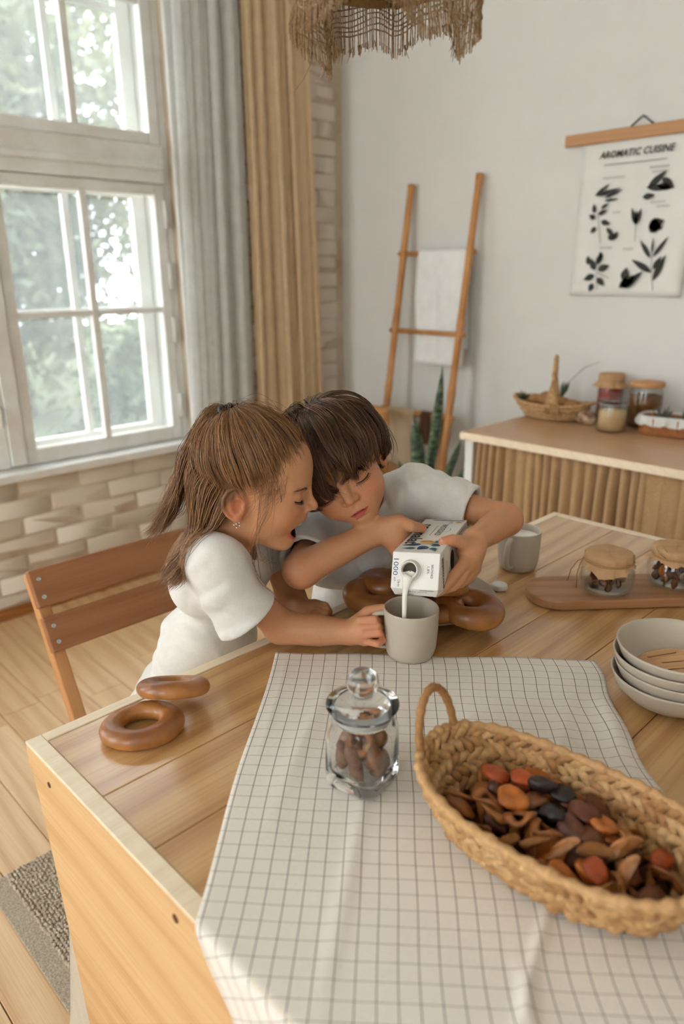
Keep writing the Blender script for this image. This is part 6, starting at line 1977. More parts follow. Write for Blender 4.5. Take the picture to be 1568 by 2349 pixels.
# ================================================================== girl
def girl():
    M = np.array([[.7672, -.6395, .0501], [.6281, .7648, .1433], [-.13, -.0784, .9884]]); t = np.array((-.8706, .6692, 1.0362)); s = 1.0
    HW = lambda p: t+M@(A3(p)*s)
    root = thing('person', (-1.02, .66, 0), label='girl in a white t-shirt with a high ponytail, laughing, holding the mug handle', cat='person')
    neck0, neck1 = HW((-.030, 0, -.060)), HW((-.052, 0, -.128))
    SR = A3((-0.8730,0.5745,0.9217)); SL = A3((-.995, .775, .925))
    elR = A3((-0.8562,0.6970,0.7680)); wrR = A3((-0.7597,0.7643,0.7759))
    elL = A3((-.950, .795, .768)); wrL = A3((-0.8903,0.7765,0.7650))
    hip = A3((-1.10, .665, .50)); chest = (SR+SL)/2+A3((-.035, -.01, -.075))
    prims = [(op, k, f_xf(f, M, t, s)) for op, k, f in head_prims(True)]
    prims += [('u', .025, f_chain([neck0, neck1], [.0405, .043]))]
    B = [('u', .03, f_chain([neck1, chest, (chest+hip)/2, hip], [.042, .046, .044, .046])),
         ('u', .015, f_chain([SR, SL], .026)),
         ('u', .012, f_chain([SR, elR+A3((0, -.004, .012)), ], [.0285, .0265])),
         ('u', .015, f_chain([elR+A3((0, -.004, .008)), elR*.45+wrR*.55+A3((0, 0, .002)), wrR], [.0275, .0265, .0190])),
         ('u', .012, f_chain([SL, elL], [.028, .026])), ('u', .015, f_chain([elL, wrL], [.025, .0185]))]
    prims += B
    # right hand: fist closed round the mug handle, thumb on top
    d0 = 1.176
    pk = A3((-0.7433,0.7639,0.7844))
    prims += [('u', .012, f_chain([wrR, pk], [.0195, .0225])), ('u', .008, f_chain([(-0.7404,0.7640,0.8035), (-0.7331,0.7595,0.7944), (-0.7287,0.7590,0.7837), (-0.7267,0.7630,0.7719)], [.0082, .0084, .0084, .0078]))]
    fing = [[(-0.7363,0.7607,0.8069), (-0.7167,0.7737,0.8114), (-0.7238,0.7908,0.7990), (-0.7428,0.7924,0.7893)],
            [(-0.7302,0.7564,0.7974), (-0.7094,0.7721,0.8015), (-0.7176,0.7894,0.7891), (-0.7375,0.7900,0.7792)],
            [(-0.7258,0.7559,0.7868), (-0.7050,0.7715,0.7909), (-0.7136,0.7884,0.7782), (-0.7324,0.7888,0.7687)],
            [(-0.7220,0.7601,0.7748), (-0.7046,0.7682,0.7736), (-0.7056,0.7828,0.7747), (-0.7230,0.7881,0.7661)]]
    for i, f in enumerate(fing): prims.append(finger(f, [[.0066, .0064, .0060, .0055], [.0067, .0065, .0062, .0056], [.0066, .0064, .0060, .0055], [.0062, .0062, .0058, .0053]][i], .0012))
    prims.append(finger([(-0.7508,0.7675,0.7954), (-0.7402,0.7811,0.8140), (-0.7301,0.7932,0.8179), (-0.7225,0.8006,0.8203)], [.0125, .0090, .0078, .0066], .006))
    # left hand resting on the table, fingers curled
    pl = A3((-0.8731,0.7799,0.7680))
    prims += [('u', .012, f_chain([wrL, pl], [.0185, .0205])), ('u', .008, f_chain([(-0.8783,0.7912,0.7760), (-0.8578,0.7890,0.7760), (-0.8449,0.7769,0.7720)], [.0100, .0108, .0100]))]
    for a, b, c in (((-0.8783,0.7933,0.7770), (-0.8538,0.7927,0.7820), (-0.8680,0.8164,0.7570)), ((-0.8654,0.7856,0.7780), (-0.8443,0.7859,0.7800), (-0.8600,0.8077,0.7550)), ((-0.8554,0.7763,0.7770), (-0.8392,0.7779,0.7770), (-0.8552,0.7988,0.7530)), ((-0.8516,0.7666,0.7750), (-0.8416,0.7707,0.7720), (-0.8547,0.7877,0.7520))):
        prims.append(finger([a, b, c], [.0082, .0076, .0064], .002))
    V, F = mesh_sdf(prims, (-1.24, .42, .40), (-.60, 1.00, 1.16), .00185)
    V, F = largest(V, F); V = relax(V, F, 1, .35)
    Q = (V-t)@M/s
    def hl(Q):
        x = Q[:, 0]
        z = np.interp(x, [-.10, -.035, -.015, .0, .012, .030, .050, .066, .075, .09], [-.075, -.070, -.030, -.002, .004, .016, .034, .055, .068, .075])
        return np.where(np.linalg.norm(Q-np.array([-.012, 0, .022]), axis=1) < .115, z, 9.)
    hairc = np.array(srgb(112, 76, 48)[:3])
    C = head_colour(Q, True, hairc, hl)
    # pink knuckles
    for p, r in ((A3((-0.7089,0.7726,0.7953)), .03), (A3((0.0000,0.0000,1.3400)) if False else A3((-0.8575,0.8033,0.7600)), .02)):
        w = .45*np.exp(-(((V-p)/r)**2).sum(1))[:, None]; C = C*(1-w)+np.array(srgb(220, 134, 104)[:3])*w
    body = link('body', mesh_np('girl_body', V, F, True, C), skin_m, root, world=True)
    # teeth
    m = MB(); P = np.zeros((13, 3, 3))
    for i in range(13):
        a = (i-6)/6*.95
        for j in range(3): P[i, j] = HW((.0555+.0195*math.cos(a), .0150*math.sin(a), -.0570-.0028*j))
    link('teeth', grid_mesh('teeth', P, thick=.002), plain('tooth', srgb(236, 228, 212), .25), body, world=True)
    P = np.zeros((9, 9, 3))
    for i in range(9):
        for j in range(9):
            u, v = (i-4)/4, j/8; P[i, j] = HW((.040+.024*v, .011*u*(1-.3*v*v), -.0765-.0015*v+.002*(1-u*u)))
    link('tongue', grid_mesh('tongue', P), plain('tongue', srgb(150, 62, 58), .4), body, world=True)
    lashes(body, M, t, s)
    brow_m = plain('brow_brown', srgb(120, 78, 48), .7); brows(body, M, t, s, brow_m, 3, 80, .0003, head_prims(True))
    # ------ t-shirt
    fw = A3((.93, .36, 0)); lf = A3((-.36, .93, 0))
    TM = np.stack([fw, lf, A3((0, 0, 1))], 1)
    lean = chest-hip; TM2 = frame(fw-lean/np.linalg.norm(lean)*(fw@lean)/np.linalg.norm(lean), lean)
    mid = (chest+hip)/2
    cuff = A3((-0.8488,0.6213,0.8249)); 
    cax = (cuff-SR)/np.linalg.norm(cuff-SR)
    cn = A3(cax)*.85+A3((.20, .20, -.22)); cn /= np.linalg.norm(cn)
    sp = [('u', 0, f_ell(chest+A3((-.006, 0, .012)), (.080, .112, .085), TM2)), ('u', .05, f_ell(mid+A3((-.004, 0, .01)), (.085, .108, .11), TM2)), ('u', .06, f_ell(hip+A3((-.006, -.004, .035)), (.108, .128, .115), TM2)),
          ('u', .04, f_chain([SR+A3((0, .012, .004)), (SR+SL)/2+A3((-.03, 0, .012)), SL], [.040, .050, .040])),
          ('u', .03, f_chain([neck1+A3((0, 0, -.02)), chest], [.056, .06])),
          ('u', .03, f_chain([SR+A3((0, .01, 0)), SR*.45+cuff*.55, cuff, cuff+cax*.06], [.041, .047, .0545, .058])),
          ('s', .004, f_plane(cuff+cn*.0, -cn)) if False else ('u', .03, f_chain([SL, SL*.4+elL*.6], [.040, .048]))]
    # cut the sleeve ends and hollow them
    def sleeve_cut(P):
        d = f_chain([SR*.3+cuff*.7, cuff+cax*.12], [.075, .085])(P)
        return np.maximum(d, -((P-cuff)@cn))
    sp.append(('s', .0015, sleeve_cut))
    sp.append(('s', .003, f_chain([SR*.35+cuff*.65, cuff+cax*.08], [.036, .0520])))
    eL = SL*.4+elL*.6; lax = (elL-SL)/np.linalg.norm(elL-SL)
    sp.append(('s', .0015, lambda P: np.maximum(f_chain([SL*.6+elL*.4, elL], [.07, .08])(P), -((P-eL)@lax))))
    # neck opening
    sp.append(('s', .006, f_chain([neck1+A3((0, 0, -.006))+(neck0-neck1)*.05, neck0+(neck0-neck1)*1.2], [.0545, .060])))
    side = A3((.35, -.85, .3)); ch = A3((.9, .1, .3)); bk = A3((-.9, -.3, .2))
    fl = [(SR+A3((.01, -.01, -.06)), (.07, .09, .07), (.9, .1, -.75), 105., .0042, .4, side), (SR*.3+cuff*.7, (.08, .08, .07), (.75, -.2, 1.), 95., .0036, 1., side), (mid+A3((0, -.09, -.02)), (.14, .09, .10), (.35, .25, 1.), 70., .0075, 2., side),
          (hip+A3((-.02, -.08, .05)), (.16, .12, .09), (.8, .5, .9), 58., .0085, .3, side), (chest+A3((.07, -.02, 0)), (.06, .10, .12), (.2, 1., .5), 85., .0055, 2.2, ch), (chest+A3((-.08, -.06, .0)), (.07, .10, .12), (.2, .3, 1.), 60., .0060, 1.1, bk)]
    Vs, Fs = mesh_sdf(sp, (-1.28, .42, .42), (-.70, .98, 1.02), .0029, warp=folds(fl, 1.4))
    Vs, Fs = largest(Vs, Fs); Vs = relax(Vs, Fs, 2, .5)
    sh = link('shirt', mesh_np('girl_shirt', Vs, Fs, True), shirt_m, root, world=True)
    # seams: sleeve head and cuff hem
    # ------ trousers, seated
    tp = [('u', 0, f_ell(hip+A3((0, 0, .0)), (.105, .125, .075), TM))]
    for q, hx in ((-1, 0), (1, 0)):
        hp = hip+lf*q*.065+A3((0, 0, -.02)); kn = hp+fw*.24+A3((0, 0, -.005)); an = kn+A3((-.02, 0, -.40))
        tp.append(('u', .03, f_chain([hp, kn, an], [.066, .050, .036])))
    Vt, Ft = mesh_sdf(tp, (-1.30, .40, .02), (-.70, .98, .62), .006)
    link('trousers', mesh_np('girl_trousers', Vt, Ft, True), trouser_m, root, world=True)
    # ------ hair
    rs = np.random.RandomState(11)
    hm = hair_material('light_brown_hair', None, None)
    c0 = np.array((-.012, 0, .022)); r0 = np.array((.0895, .075, .0765))
    tie = np.array((-.046, 0, .0925))
    base = np.array(srgb(120, 80, 48)[:3]); lite = np.array(srgb(180, 134, 88)[:3]); dark = np.array(srgb(74, 46, 28)[:3])
    def hcol(n):
        k = rs.rand(n, 1)**1.3; d = rs.rand(n, 1)
        return np.where(d < .35, base*(1-k)+dark*k, base*(1-k)+lite*k)
    D = rs.normal(size=(26000, 3)); D /= np.linalg.norm(D, axis=1, keepdims=True)
    Rt = c0+D*r0
    z0 = np.interp(Rt[:, 0], [-.10, -.035, -.015, .0, .012, .030, .050, .066, .075, .09], [-.070, -.064, -.028, -.004, .002, .014, .032, .053, .068, .075])
    Rt = Rt[Rt[:, 2] > z0]
    m_ = 15; ss = np.linspace(0, 1, m_)
    upm = (Rt[:, 2]+rs.normal(0, .014, len(Rt)) > -.004+.35*(-.03-Rt[:, 0]).clip(0)) | (Rt[:, 0] > -.012)
    A = Rt[upm][:7400]
    # pulled up towards the tie
    S = A[:, None, :]*(1-ss)[None, :, None]+tie[None, None]*ss[None, :, None]
    q = (S-c0)/r0; ln = np.linalg.norm(q, axis=2, keepdims=True)
    on = c0+q/ln*r0
    off = (.0015+.0085*np.sin(ss*PI*.62)[None, :]*(.55+.8*rs.rand(len(A), 1)))[..., None]
    nrm = q/ln/r0; nrm /= np.linalg.norm(nrm, axis=2, keepdims=True)
    S = on+nrm*off
    K = 420; kc = A[rs.choice(len(A), K)]
    cl = np.array([np.argmin(((kc-a)**2).sum(1)) for a in A]); ph = rs.rand(K, 3)*6.28
    wv = (.0026*np.sin(ss[None, :]*7+ph[cl, :1])+.0014*np.sin(ss[None, :]*17+ph[cl, 1:2]))*np.sin(np.clip(ss*1.1, 0, 1)*PI)[None, :]**.5
    S[:, :, 1] += wv; S[:, :, 0] += wv*.6*np.cos(ph[cl, 2:3]); S[:, :, 2] += wv*.5*np.sin(ph[cl, 2:3])
    for k in range(K):
        i = np.where(cl == k)[0]
        if len(i) > 2: g = (.38*np.sin(ss*PI*.9))[None, :, None]; S[i] = S[i]*(1-g)+S[i].mean(0)[None]*g
    S += nrm*(.0022*rs.rand(len(A), 1, 1))
    ctint = (.84+.34*rs.rand(K, 1))[cl]
    S[:, -3:, :] = S[:, -3:, :]*.4+(tie+rs.normal(0, .0045, (len(A), 1, 3)))*.6
    Wd = lambda S: t+(S*s)@M.T
    cols = [hcol(len(S))*ctint]; allS = [S]
    # ponytail falling behind
    n = 1500; m2 = m_
    a = rs.rand(n)*2*PI; rr = .0085*np.sqrt(rs.rand(n))
    st = tie+np.stack([rr*np.cos(a), rr*np.sin(a)*1.2, 0*rr+.003], -1)
    k1 = tie+np.array([-.034, 0, .002])+rs.normal(0, 1, (n, 3))*np.array([.006, .010, .004])
    k2 = tie+np.array([-.066, -.006, -.072])+rs.normal(0, 1, (n, 3))*np.array([.0065, .014, .010])
    k3 = tie+np.array([-.080, -.014, -.150])+rs.normal(0, 1, (n, 3))*np.array([.009, .016, .014])
    ln_ = .62+.5*rs.rand(n, 1)
    k4 = tie+np.array([-.112, -.030, -.215])+rs.normal(0, 1, (n, 3))*np.array([.016, .020, .016])
    def bez(pts, u):
        # Catmull-Rom through the control points
        P = np.stack([pts[0]*2-pts[1]]+list(pts)+[pts[-1]*2-pts[-2]], 1); nseg = len(pts)-1
        x = np.clip(u*nseg, 0, nseg-1e-6); i = x.astype(int); f = (x-i)[..., None]
        ar = np.arange(len(P))[:, None]
        p0, p1, p2, p3 = P[ar, i], P[ar, i+1], P[ar, i+2], P[ar, i+3]
        return .5*((2*p1)+(-p0+p2)*f+(2*p0-5*p1+4*p2-p3)*f*f+(-p0+3*p1-3*p2+p3)*f**3)
    u = np.linspace(0, 1, m2)[None, :]*np.clip(ln_*1.0, .5, 1.)
    Sp = bez([st, k1, k2, k3, k4], u)
    g = rs.rand(n, 1)*6
    Sp += (np.stack([np.sin(u*13+g), np.cos(u*11+g*1.7), 0*u+np.sin(g)*0], -1)*(.0014+.0045*u[..., None]**2.2))
    Kp = 34; cp = rs.randint(0, Kp, n); pp = rs.rand(Kp, 3)*6.28
    for k in range(Kp):
        i = np.where(cp == k)[0]; uu = np.linspace(0, 1, m_); g_ = (.70*uu**.7)[None, :, None]; cm = Sp[i][rs.randint(len(i))]*.6+Sp[i].mean(0)*.4
        cm = cm+np.stack([np.sin(uu*9+pp[k, 0]), np.cos(uu*8+pp[k, 1]), 0*uu], -1)*.008*uu[:, None]**1.5
        Sp[i] = Sp[i]*(1-g_)+cm[None]*g_
    allS.append(Sp); cols.append(hcol(n))
    # lower hair hanging from the nape over the back of the shoulder
    Bk = Rt[~upm]; Bk = Bk[Bk[:, 0] < -.010][:1500]; n = len(Bk)
    yy = Bk[:, 1:2]
    e1 = Bk+np.concatenate([np.full((n, 1), -.012), yy*.10, np.full((n, 1), -.030)], 1)
    e2 = np.concatenate([-.066+.35*(Bk[:, :1]+.04)+rs.normal(0, .008, (n, 1)), yy*.95+rs.normal(0, .006, (n, 1)), np.full((n, 1), -.105)+rs.normal(0, .012, (n, 1))], 1)
    e3 = np.concatenate([-.090+.45*(Bk[:, :1]+.04)+rs.normal(0, .010, (n, 1)), yy*1.02-.012+rs.normal(0, .014, (n, 1)), np.full((n, 1), -.150)+rs.normal(0, .018, (n, 1))], 1)
    e4 = e3+np.concatenate([-.022+rs.normal(0, .012, (n, 1)), rs.normal(-.008, .018, (n, 1)), np.full((n, 1), -.035)+rs.normal(0, .015, (n, 1))], 1)
    u = np.linspace(0, 1, m_)[None, :]*(.72+.28*rs.rand(n, 1))
    Sb = bez([Bk, e1, e2, e3, e4], u); g = rs.rand(n, 1)*6
    Sb += np.stack([np.sin(u*8+g), np.cos(u*7+g), np.sin(u*6+g)*.3], -1)*(.0008+.0025*u[..., None]**2)
    Kb = 46; kb = Bk[rs.choice(n, Kb)]; cb = np.array([np.argmin(((kb-b_)**2).sum(1)) for b_ in Bk]); pb = rs.rand(Kb, 2)*6.28
    for k in range(Kb):
        i = np.where(cb == k)[0]
        if len(i) > 1:
            uu = np.linspace(0, 1, m_); g_ = (.78*uu**.8)[None, :, None]; cm = Sb[i].mean(0)
            cm = cm+np.stack([np.sin(uu*7+pb[k, 0]), np.cos(uu*6+pb[k, 1]), 0*uu], -1)*.006*uu[:, None]
            Sb[i] = Sb[i]*(1-g_)+cm[None]*g_
    allS.append(Sb); cols.append(hcol(n))
    # wisps in front of the ear and along the cheek, on both sides
    for q_ in (-1, 1):
        n = 90
        rt = np.stack([rs.uniform(.004, .056, n), q_*(.0665-.010*rs.rand(n)), rs.uniform(.004, .056, n)], -1)
        qq = (rt-c0)/r0; rt = c0+qq/np.linalg.norm(qq, axis=1, keepdims=True)*r0
        L = (.012+.075*rs.rand(n, 1)**2.)
        w1 = rt+np.concatenate([.006+0*L, q_*.004+0*L, -L*.5], 1); w2 = rt+np.concatenate([-.010+rs.normal(0, .010, (n, 1)), q_*.0015+0*L, -L], 1)
        w2[:, 1] = np.where(q_*w2[:, 1] < .056, q_*.058, w2[:, 1])
        u = np.linspace(0, 1, m_)[None, :]+0*L
        allS.append(bez([rt, w1, w2], u)); cols.append(hcol(n)*1.15)
    # long loose locks past the jaw
    lk = []
    for q_, n in ((-1, 16), (1, 8)):
        for i in range(n):
            x0 = rs.uniform(.018, .034); p = np.array([x0, q_*.066, .012+.01*rs.rand()]); j = rs.normal(0, .004, 2); f = rs.rand()
            end = -.150-.05*f if i % 3 else -.105
            lk.append([p, p+np.array([.004, q_*.008, -.045]), np.array([.018+j[0], q_*(.062+j[1]), -.088]), np.array([.020+j[0]*1.5+.018*f, q_*(.052+j[1]), (end-.088)/2-.02]), np.array([.034+j[0]*2+.02*f, q_*(.040+j[1]), end])])
    lk = np.array(lk); u = np.linspace(0, 1, m_)[None, :]+np.zeros((len(lk), 1))
    Sl = bez([lk[:, i] for i in range(5)], u); g = rs.rand(len(lk), 1)*6
    Sl += np.stack([np.sin(u*8+g), np.cos(u*7+g), 0*u], -1)*.0028*u[..., None]
    allS.append(Sl); cols.append(hcol(len(lk))*1.05)
    # baby hair along the front hairline
    n = 700; k = rs.choice(len(A), len(A)); zl = np.interp(A[:, 0], [-.015, .0, .012, .030, .050, .066, .075, .09], [-.028, -.004, .002, .014, .032, .053, .068, .075])
    nearl = np.where((A[:, 2]-zl < .012) & (A[:, 0] > -.012))[0]
    k = rs.choice(nearl, n); Sh = S[k].copy(); sh = rs.uniform(.25, .6, (n, 1, 1))
    fr_ = (ss*(sh[..., 0]))*(m_-1); i0 = np.clip(fr_.astype(int), 0, m_-2); f_ = (fr_-i0)[..., None]; ar = np.arange(n)[:, None]
    Sh = S[k][ar, i0]*(1-f_)+S[k][ar, i0+1]*f_
    dn = np.stack([rs.uniform(.000, .008, n), 0*sh[:, 0, 0], -rs.uniform(.002, .012, n)], -1)
    Sh += dn[:, None, :]*(1-ss)[None, :, None]**2
    qh = (Sh-c0)/r0; lh = np.linalg.norm(qh, axis=2, keepdims=True); Sh = np.where(lh < 1.004, c0+qh/lh*1.004*r0, Sh)
    allS.append(Sh); cols.append(hcol(n)*1.2)
    # fly-aways
    n = 260; k = rs.choice(len(S), n); Sf = S[k].copy()
    Sf += nrm[k]*(.012*rs.rand(n, 1)*np.sin(ss*PI)[None, :])[..., None]+rs.normal(0, .004, (n, 1, 3))*np.sin(ss*PI)[None, :, None]
    allS.append(Sf); cols.append(hcol(n)*1.15)
    rad = np.full(m_, .00042); rad[-5:] = np.linspace(.0004, .0001, 5); rad[:3] = (.00010, .00022, .00034)
    scl = np.concatenate([np.full(len(a_), w_) for a_, w_ in zip(allS, (.92, 1.05, 1.05)+(.6,)*(len(allS)-5)+(.55, .5))])
    HWd = Wd(np.concatenate(allS)); fl_pts = HWd.reshape(-1, 3)
    def shirt_d(P):
        d = None
        for op, k, f in sp:
            if op == 'u': d = f(P) if d is None else smin(d, f(P), k)
        return d
    # let the loose hair lie on the shirt instead of sinking into it
    for _ in range(3):
        i = np.where(fl_pts[:, 2] < .99)[0]; dd = shirt_d(fl_pts[i]); i = i[dd < .0045]; dd = dd[dd < .0045]
        if not len(i): break
        P_ = fl_pts[i]; g = np.stack([shirt_d(P_+A3(e_)*.002)-dd for e_ in ((1, 0, 0), (0, 1, 0), (0, 0, 1))], -1)
        g /= np.linalg.norm(g, axis=1, keepdims=True)+1e-9
        fl_pts[i] = P_+g*(.0055-dd)[:, None]
    hair_object('hair', HWd, rad[None, :]*scl[:, None], np.clip(np.concatenate(cols), 0, 1), hm, root)
    # claw clip of black beads
    m = MB()
    for i in range(11):
        a = PI*.05+i*PI*.9/10
        m.ico(HW(tie+np.array([.012*math.cos(a)*1.3-.002, .020*math.cos(a*1.0), .004+.010*math.sin(a)])), .0052*(1+.2*math.sin(i*2.3)), 2)
    for i in range(6): m.ico(HW(tie+np.array([-.004+.003*math.sin(i), .012*math.cos(i*1.05), -.004+.006*math.sin(i*1.05)])), .0055, 2)
    m.build('hair_clip', plain('black_bead', srgb(26, 22, 22), .25, .6), root, smooth=True, world=True)
    m = MB(); e = np.array((-.010, -.0715, -.0560))
    for dx, dz in ((0, 0), (.004, .0025), (-.0035, -.002), (.001, -.0055), (.005, -.002)): m.ico(HW(e+np.array([dx, -.001, dz])), .0017, 1)
    m.build('earring', plain('silver', srgb(220, 220, 220), .2, metal=1.), root, smooth=True, world=True)
girl()

# ================================================================== boy
def boy():
    M = np.array(BOY_M); t = np.array(BOY_T); s = 1.04
    HW = lambda p: t+M@(A3(p)*s)
    root = thing('person', (-1.06, 1.18, 0), label='boy with tousled brown hair in a white t-shirt pouring milk from the carton', cat='person')
    neck0 = HW((-.030, 0, -.055)); SL = A3((-0.8500,1.0287,0.9418)); SR = A3((-0.9346,0.8486,0.8706))
    nb = (SL+SR)/2+A3((-.035, 0, .020)); neck1 = nb*.75+neck0*.25
    elL = A3((-0.6809,1.0821,0.9127)); wrL = A3((-0.6638,0.9625,0.9089))
    elR = A3((-0.8580,0.7430,0.8638)); wrR = A3((-0.7933,0.8647,0.9181))
    hip = A3((-1.10, 1.17, .50)); chest = nb+A3((-.030, .03, -.110))
    prims = [(op, k, f_xf(f, M, t, s)) for op, k, f in head_prims(False)]
    prims += [('u', .025, f_chain([neck0, neck1, nb], [.040, .042, .046]))]
    prims += [('u', .03, f_chain([nb, chest, (chest+hip)/2, hip], [.042, .048, .048, .050])), ('u', .015, f_chain([SR, nb+A3((0, 0, -.03)), SL], .027)),
              ('u', .012, f_chain([SL, elL], [.030, .0275])), ('u', .014, f_chain([elL, elL*.5+wrL*.5, wrL], [.0280, .0265, .0195])),
              ('u', .012, f_chain([SR, elR], [.031, .0290])), ('u', .014, f_chain([elR, elR*.62+wrR*.38+A3((0, 0, .002)), wrR], [.0290, .0275, .0205]))]
    # right hand: back of the hand on the left flank of the carton, thumb on the printed face
    Cw = lambda x, y, z: C2W((x, y, z))
    pR = A3((-0.7684,0.8783,0.9153))
    kn = [Cw(-.014, .128, -.004), Cw(-.014, .112, -.018), Cw(-.013, .096, -.030), Cw(-.012, .080, -.040)]
    prims += [('u', .014, f_chain([wrR, pR], [.0205, .0205])), ('u', .012, f_chain([pR+A3((0, 0, .006)), kn[0]], [.016, .011])), ('u', .012, f_chain([pR, kn[1]], [.017, .0115])), ('u', .012, f_chain([pR-A3((0, 0, .006)), kn[2]], [.017, .0115])), ('u', .012, f_chain([pR-A3((0, 0, .014)), kn[3]], [.015, .0105]))]
    tips = [[Cw(-.012, .125, -.030), Cw(-.010, .118, -.060), Cw(.010, .114, -.076)], [Cw(-.012, .105, -.045), Cw(-.009, .100, -.070), Cw(.014, .096, -.077)], [Cw(-.012, .088, -.055), Cw(-.006, .083, -.075), Cw(.016, .078, -.077)], [Cw(-.012, .072, -.060), Cw(-.004, .066, -.075), Cw(.012, .062, -.076)]]
    for k_, tp in zip(kn, tips): prims.append(finger([k_]+tp, [.0098, .0088, .0080, .0068], .003))
    th = [(-0.7827,0.8663,0.9305), (-0.7598,0.8791,0.9399), (-0.7414,0.8904,0.9338), Cw(.0180, .108, .0085)]
    prims.append(finger(th, [.0165, .0125, .0102, .0082], .006))
    # left hand: thumb over the near edge, fingers down the right flank and under
    pL = A3((-0.6589,0.9468,0.8972))
    prims += [('u', .014, f_chain([wrL, pL], [.0200, .0215]))]
    knL = [(-0.6513,0.9204,0.8852), (-0.6525,0.9324,0.8751), (-0.6546,0.9458,0.8665), (-0.6585,0.9590,0.8614)]
    for k_ in knL: prims.append(('u', .011, f_chain([pL, k_], [.0175, .0112])))
    fl_ = [[(-0.6484,0.8868,0.8715), (-0.6467,0.8646,0.8622), (-0.6449,0.8448,0.8578)], [(-0.6473,0.9047,0.8624), (-0.6492,0.8892,0.8528), Cw(.058, .030, -.078)], [(-0.6501,0.9232,0.8566), (-0.6532,0.9136,0.8493), Cw(.052, .055, -.078)], [(-0.6542,0.9414,0.8529), (-0.6588,0.9360,0.8452), Cw(.050, .078, -.078)]]
    for k_, f in zip(knL, fl_): prims.append(finger([k_]+f, [.0100, .0090, .0082, .0068], .0028))
    prims.append(finger([(-0.6609,0.9441,0.9052), (-0.6604,0.9182,0.9193), (-0.6649,0.9016,0.9257), (-0.6712,0.8858,0.9252)], [.0165, .0112, .0098, .0082], .008))
    V, F = mesh_sdf(prims, (-1.24, .62, .40), (-.55, 1.42, 1.16), .00185)
    V, F = largest(V, F); V = relax(V, F, 1, .35)
    Q = (V-t)@M/s
    hairc = np.array(srgb(54, 36, 26)[:3])
    def hl(Q):
        z = np.interp(Q[:, 0], [-.10, -.035, -.015, .0, .020, .045, .062, .075, .09], [-.075, -.072, -.045, -.010, .002, .020, .042, .060, .07])
        return np.where(np.linalg.norm(Q-np.array([-.012, 0, .022]), axis=1) < .115, z, 9.)
    C = head_colour(Q, False, hairc, hl, np.array(srgb(188, 62, 66)[:3]))
    for p, r in ((th[-1], .014), (A3((-0.6712,0.8858,0.9252)), .016), (elL, .035), (elR, .03)):
        w = .4*np.exp(-(((V-A3(p))/r)**2).sum(1))[:, None]; C = C*(1-w)+np.array(srgb(222, 132, 102)[:3])*w
    body = link('body', mesh_np('boy_body', V, F, True, C), skin_m, root, world=True)
    lashes(body, M, t, s)
    brows(body, M, t, s, plain('brow_dark', srgb(52, 34, 26), .7), 5, 90, .0004, head_prims(False))
    d = A3(th[3])-A3(th[2]); nail_mesh(A3(th[3])+CM[:, 2]*.0078+d/np.linalg.norm(d)*.001, d, CM[:, 2], .0048, .0058, body, nail_m)
    a0, a1 = A3((-0.6649,0.9016,0.9257)), A3((-0.6712,0.8858,0.9252)); d = a1-a0
    nail_mesh(a1+(CM[:, 2]*.6+A3((.35, -.6, .3))*.6)*.0085, d, CM[:, 2]*.6+A3((.35, -.6, .3))*.6, .0046, .0054, body, nail_m)
    # ------ t-shirt
    fw = A3((.94, -.30, 0)); lean = chest-hip
    TM2 = frame(fw-lean*(fw@lean)/(lean@lean), lean); mid = (chest+hip)/2
    lax = (elL-SL)/np.linalg.norm(elL-SL); cuL = SL+lax*np.linalg.norm(elL-SL)*.64
    rax = (elR-SR)/np.linalg.norm(elR-SR); cuR = SR+rax*np.linalg.norm(elR-SR)*.70
    sp = [('u', 0, f_ell(chest+A3((-.004, 0, .02)), (.086, .125, .10), TM2)), ('u', .05, f_ell(mid+A3((0, 0, .01)), (.092, .122, .12), TM2)), ('u', .06, f_ell(hip+A3((0, 0, .03)), (.112, .135, .115), TM2)),
          ('u', .04, f_chain([SR, nb+A3((-.005, 0, -.035)), SL], [.044, .055, .046])), ('u', .03, f_chain([nb, chest], [.060, .07])),
          ('u', .03, f_chain([SL+A3((0, 0, .002)), cuL, cuL+lax*.05], [.047, .0465, .047])), ('u', .03, f_chain([SR, cuR, cuR+rax*.05], [.046, .047, .048]))]
    def cut(c, ax, n, r):
        n = n/np.linalg.norm(n)
        return lambda P: np.maximum(f_chain([c-ax*.05, c+ax*.12], r)(P), -((P-c)@n))
    sp += [('s', .0015, cut(cuL, lax, lax+A3((.1, 0, 0)), .075)), ('s', .003, f_chain([cuL-lax*.05, cuL+lax*.08], [.034, .0425]))]
    sp += [('s', .0015, cut(cuR, rax, rax, .072)), ('s', .003, f_chain([cuR-rax*.05, cuR+rax*.08], [.034, .0430]))]
    sp += [('s', .006, f_chain([nb+A3((.004, 0, .002)), neck0+(neck0-nb)*.8], [.0545, .060]))]
    o1 = A3((.5, -.7, .5)); o2 = A3((.3, -.3, .9))
    fl = [(SL+lax*.08, (.11, .11, .08), lax+A3((0, 0, .5)), 105., .0036, .4, o2), (SL+A3((.0, -.04, -.05)), (.09, .09, .09), (.5, .8, -.6), 80., .0060, 1.3, o1), (chest+A3((.06, -.06, -.02)), (.09, .12, .14), (.2, 1., .25), 72., .0075, .7, o1),
          (mid+A3((.05, -.05, 0)), (.12, .14, .12), (.2, .9, .45), 60., .0090, 2.1, o1), (cuR, (.07, .07, .07), (.3, .5, 1.), 90., .0045, .2, o1), (SL+A3((.01, 0, .03)), (.05, .06, .04), (.8, .6, .1), 120., .004, 1., o2)]
    Vs, Fs = mesh_sdf(sp, (-1.28, .70, .42), (-.60, 1.46, 1.06), .0029, warp=folds(fl, 1.9))
    Vs, Fs = largest(Vs, Fs); Vs = relax(Vs, Fs, 2, .5)
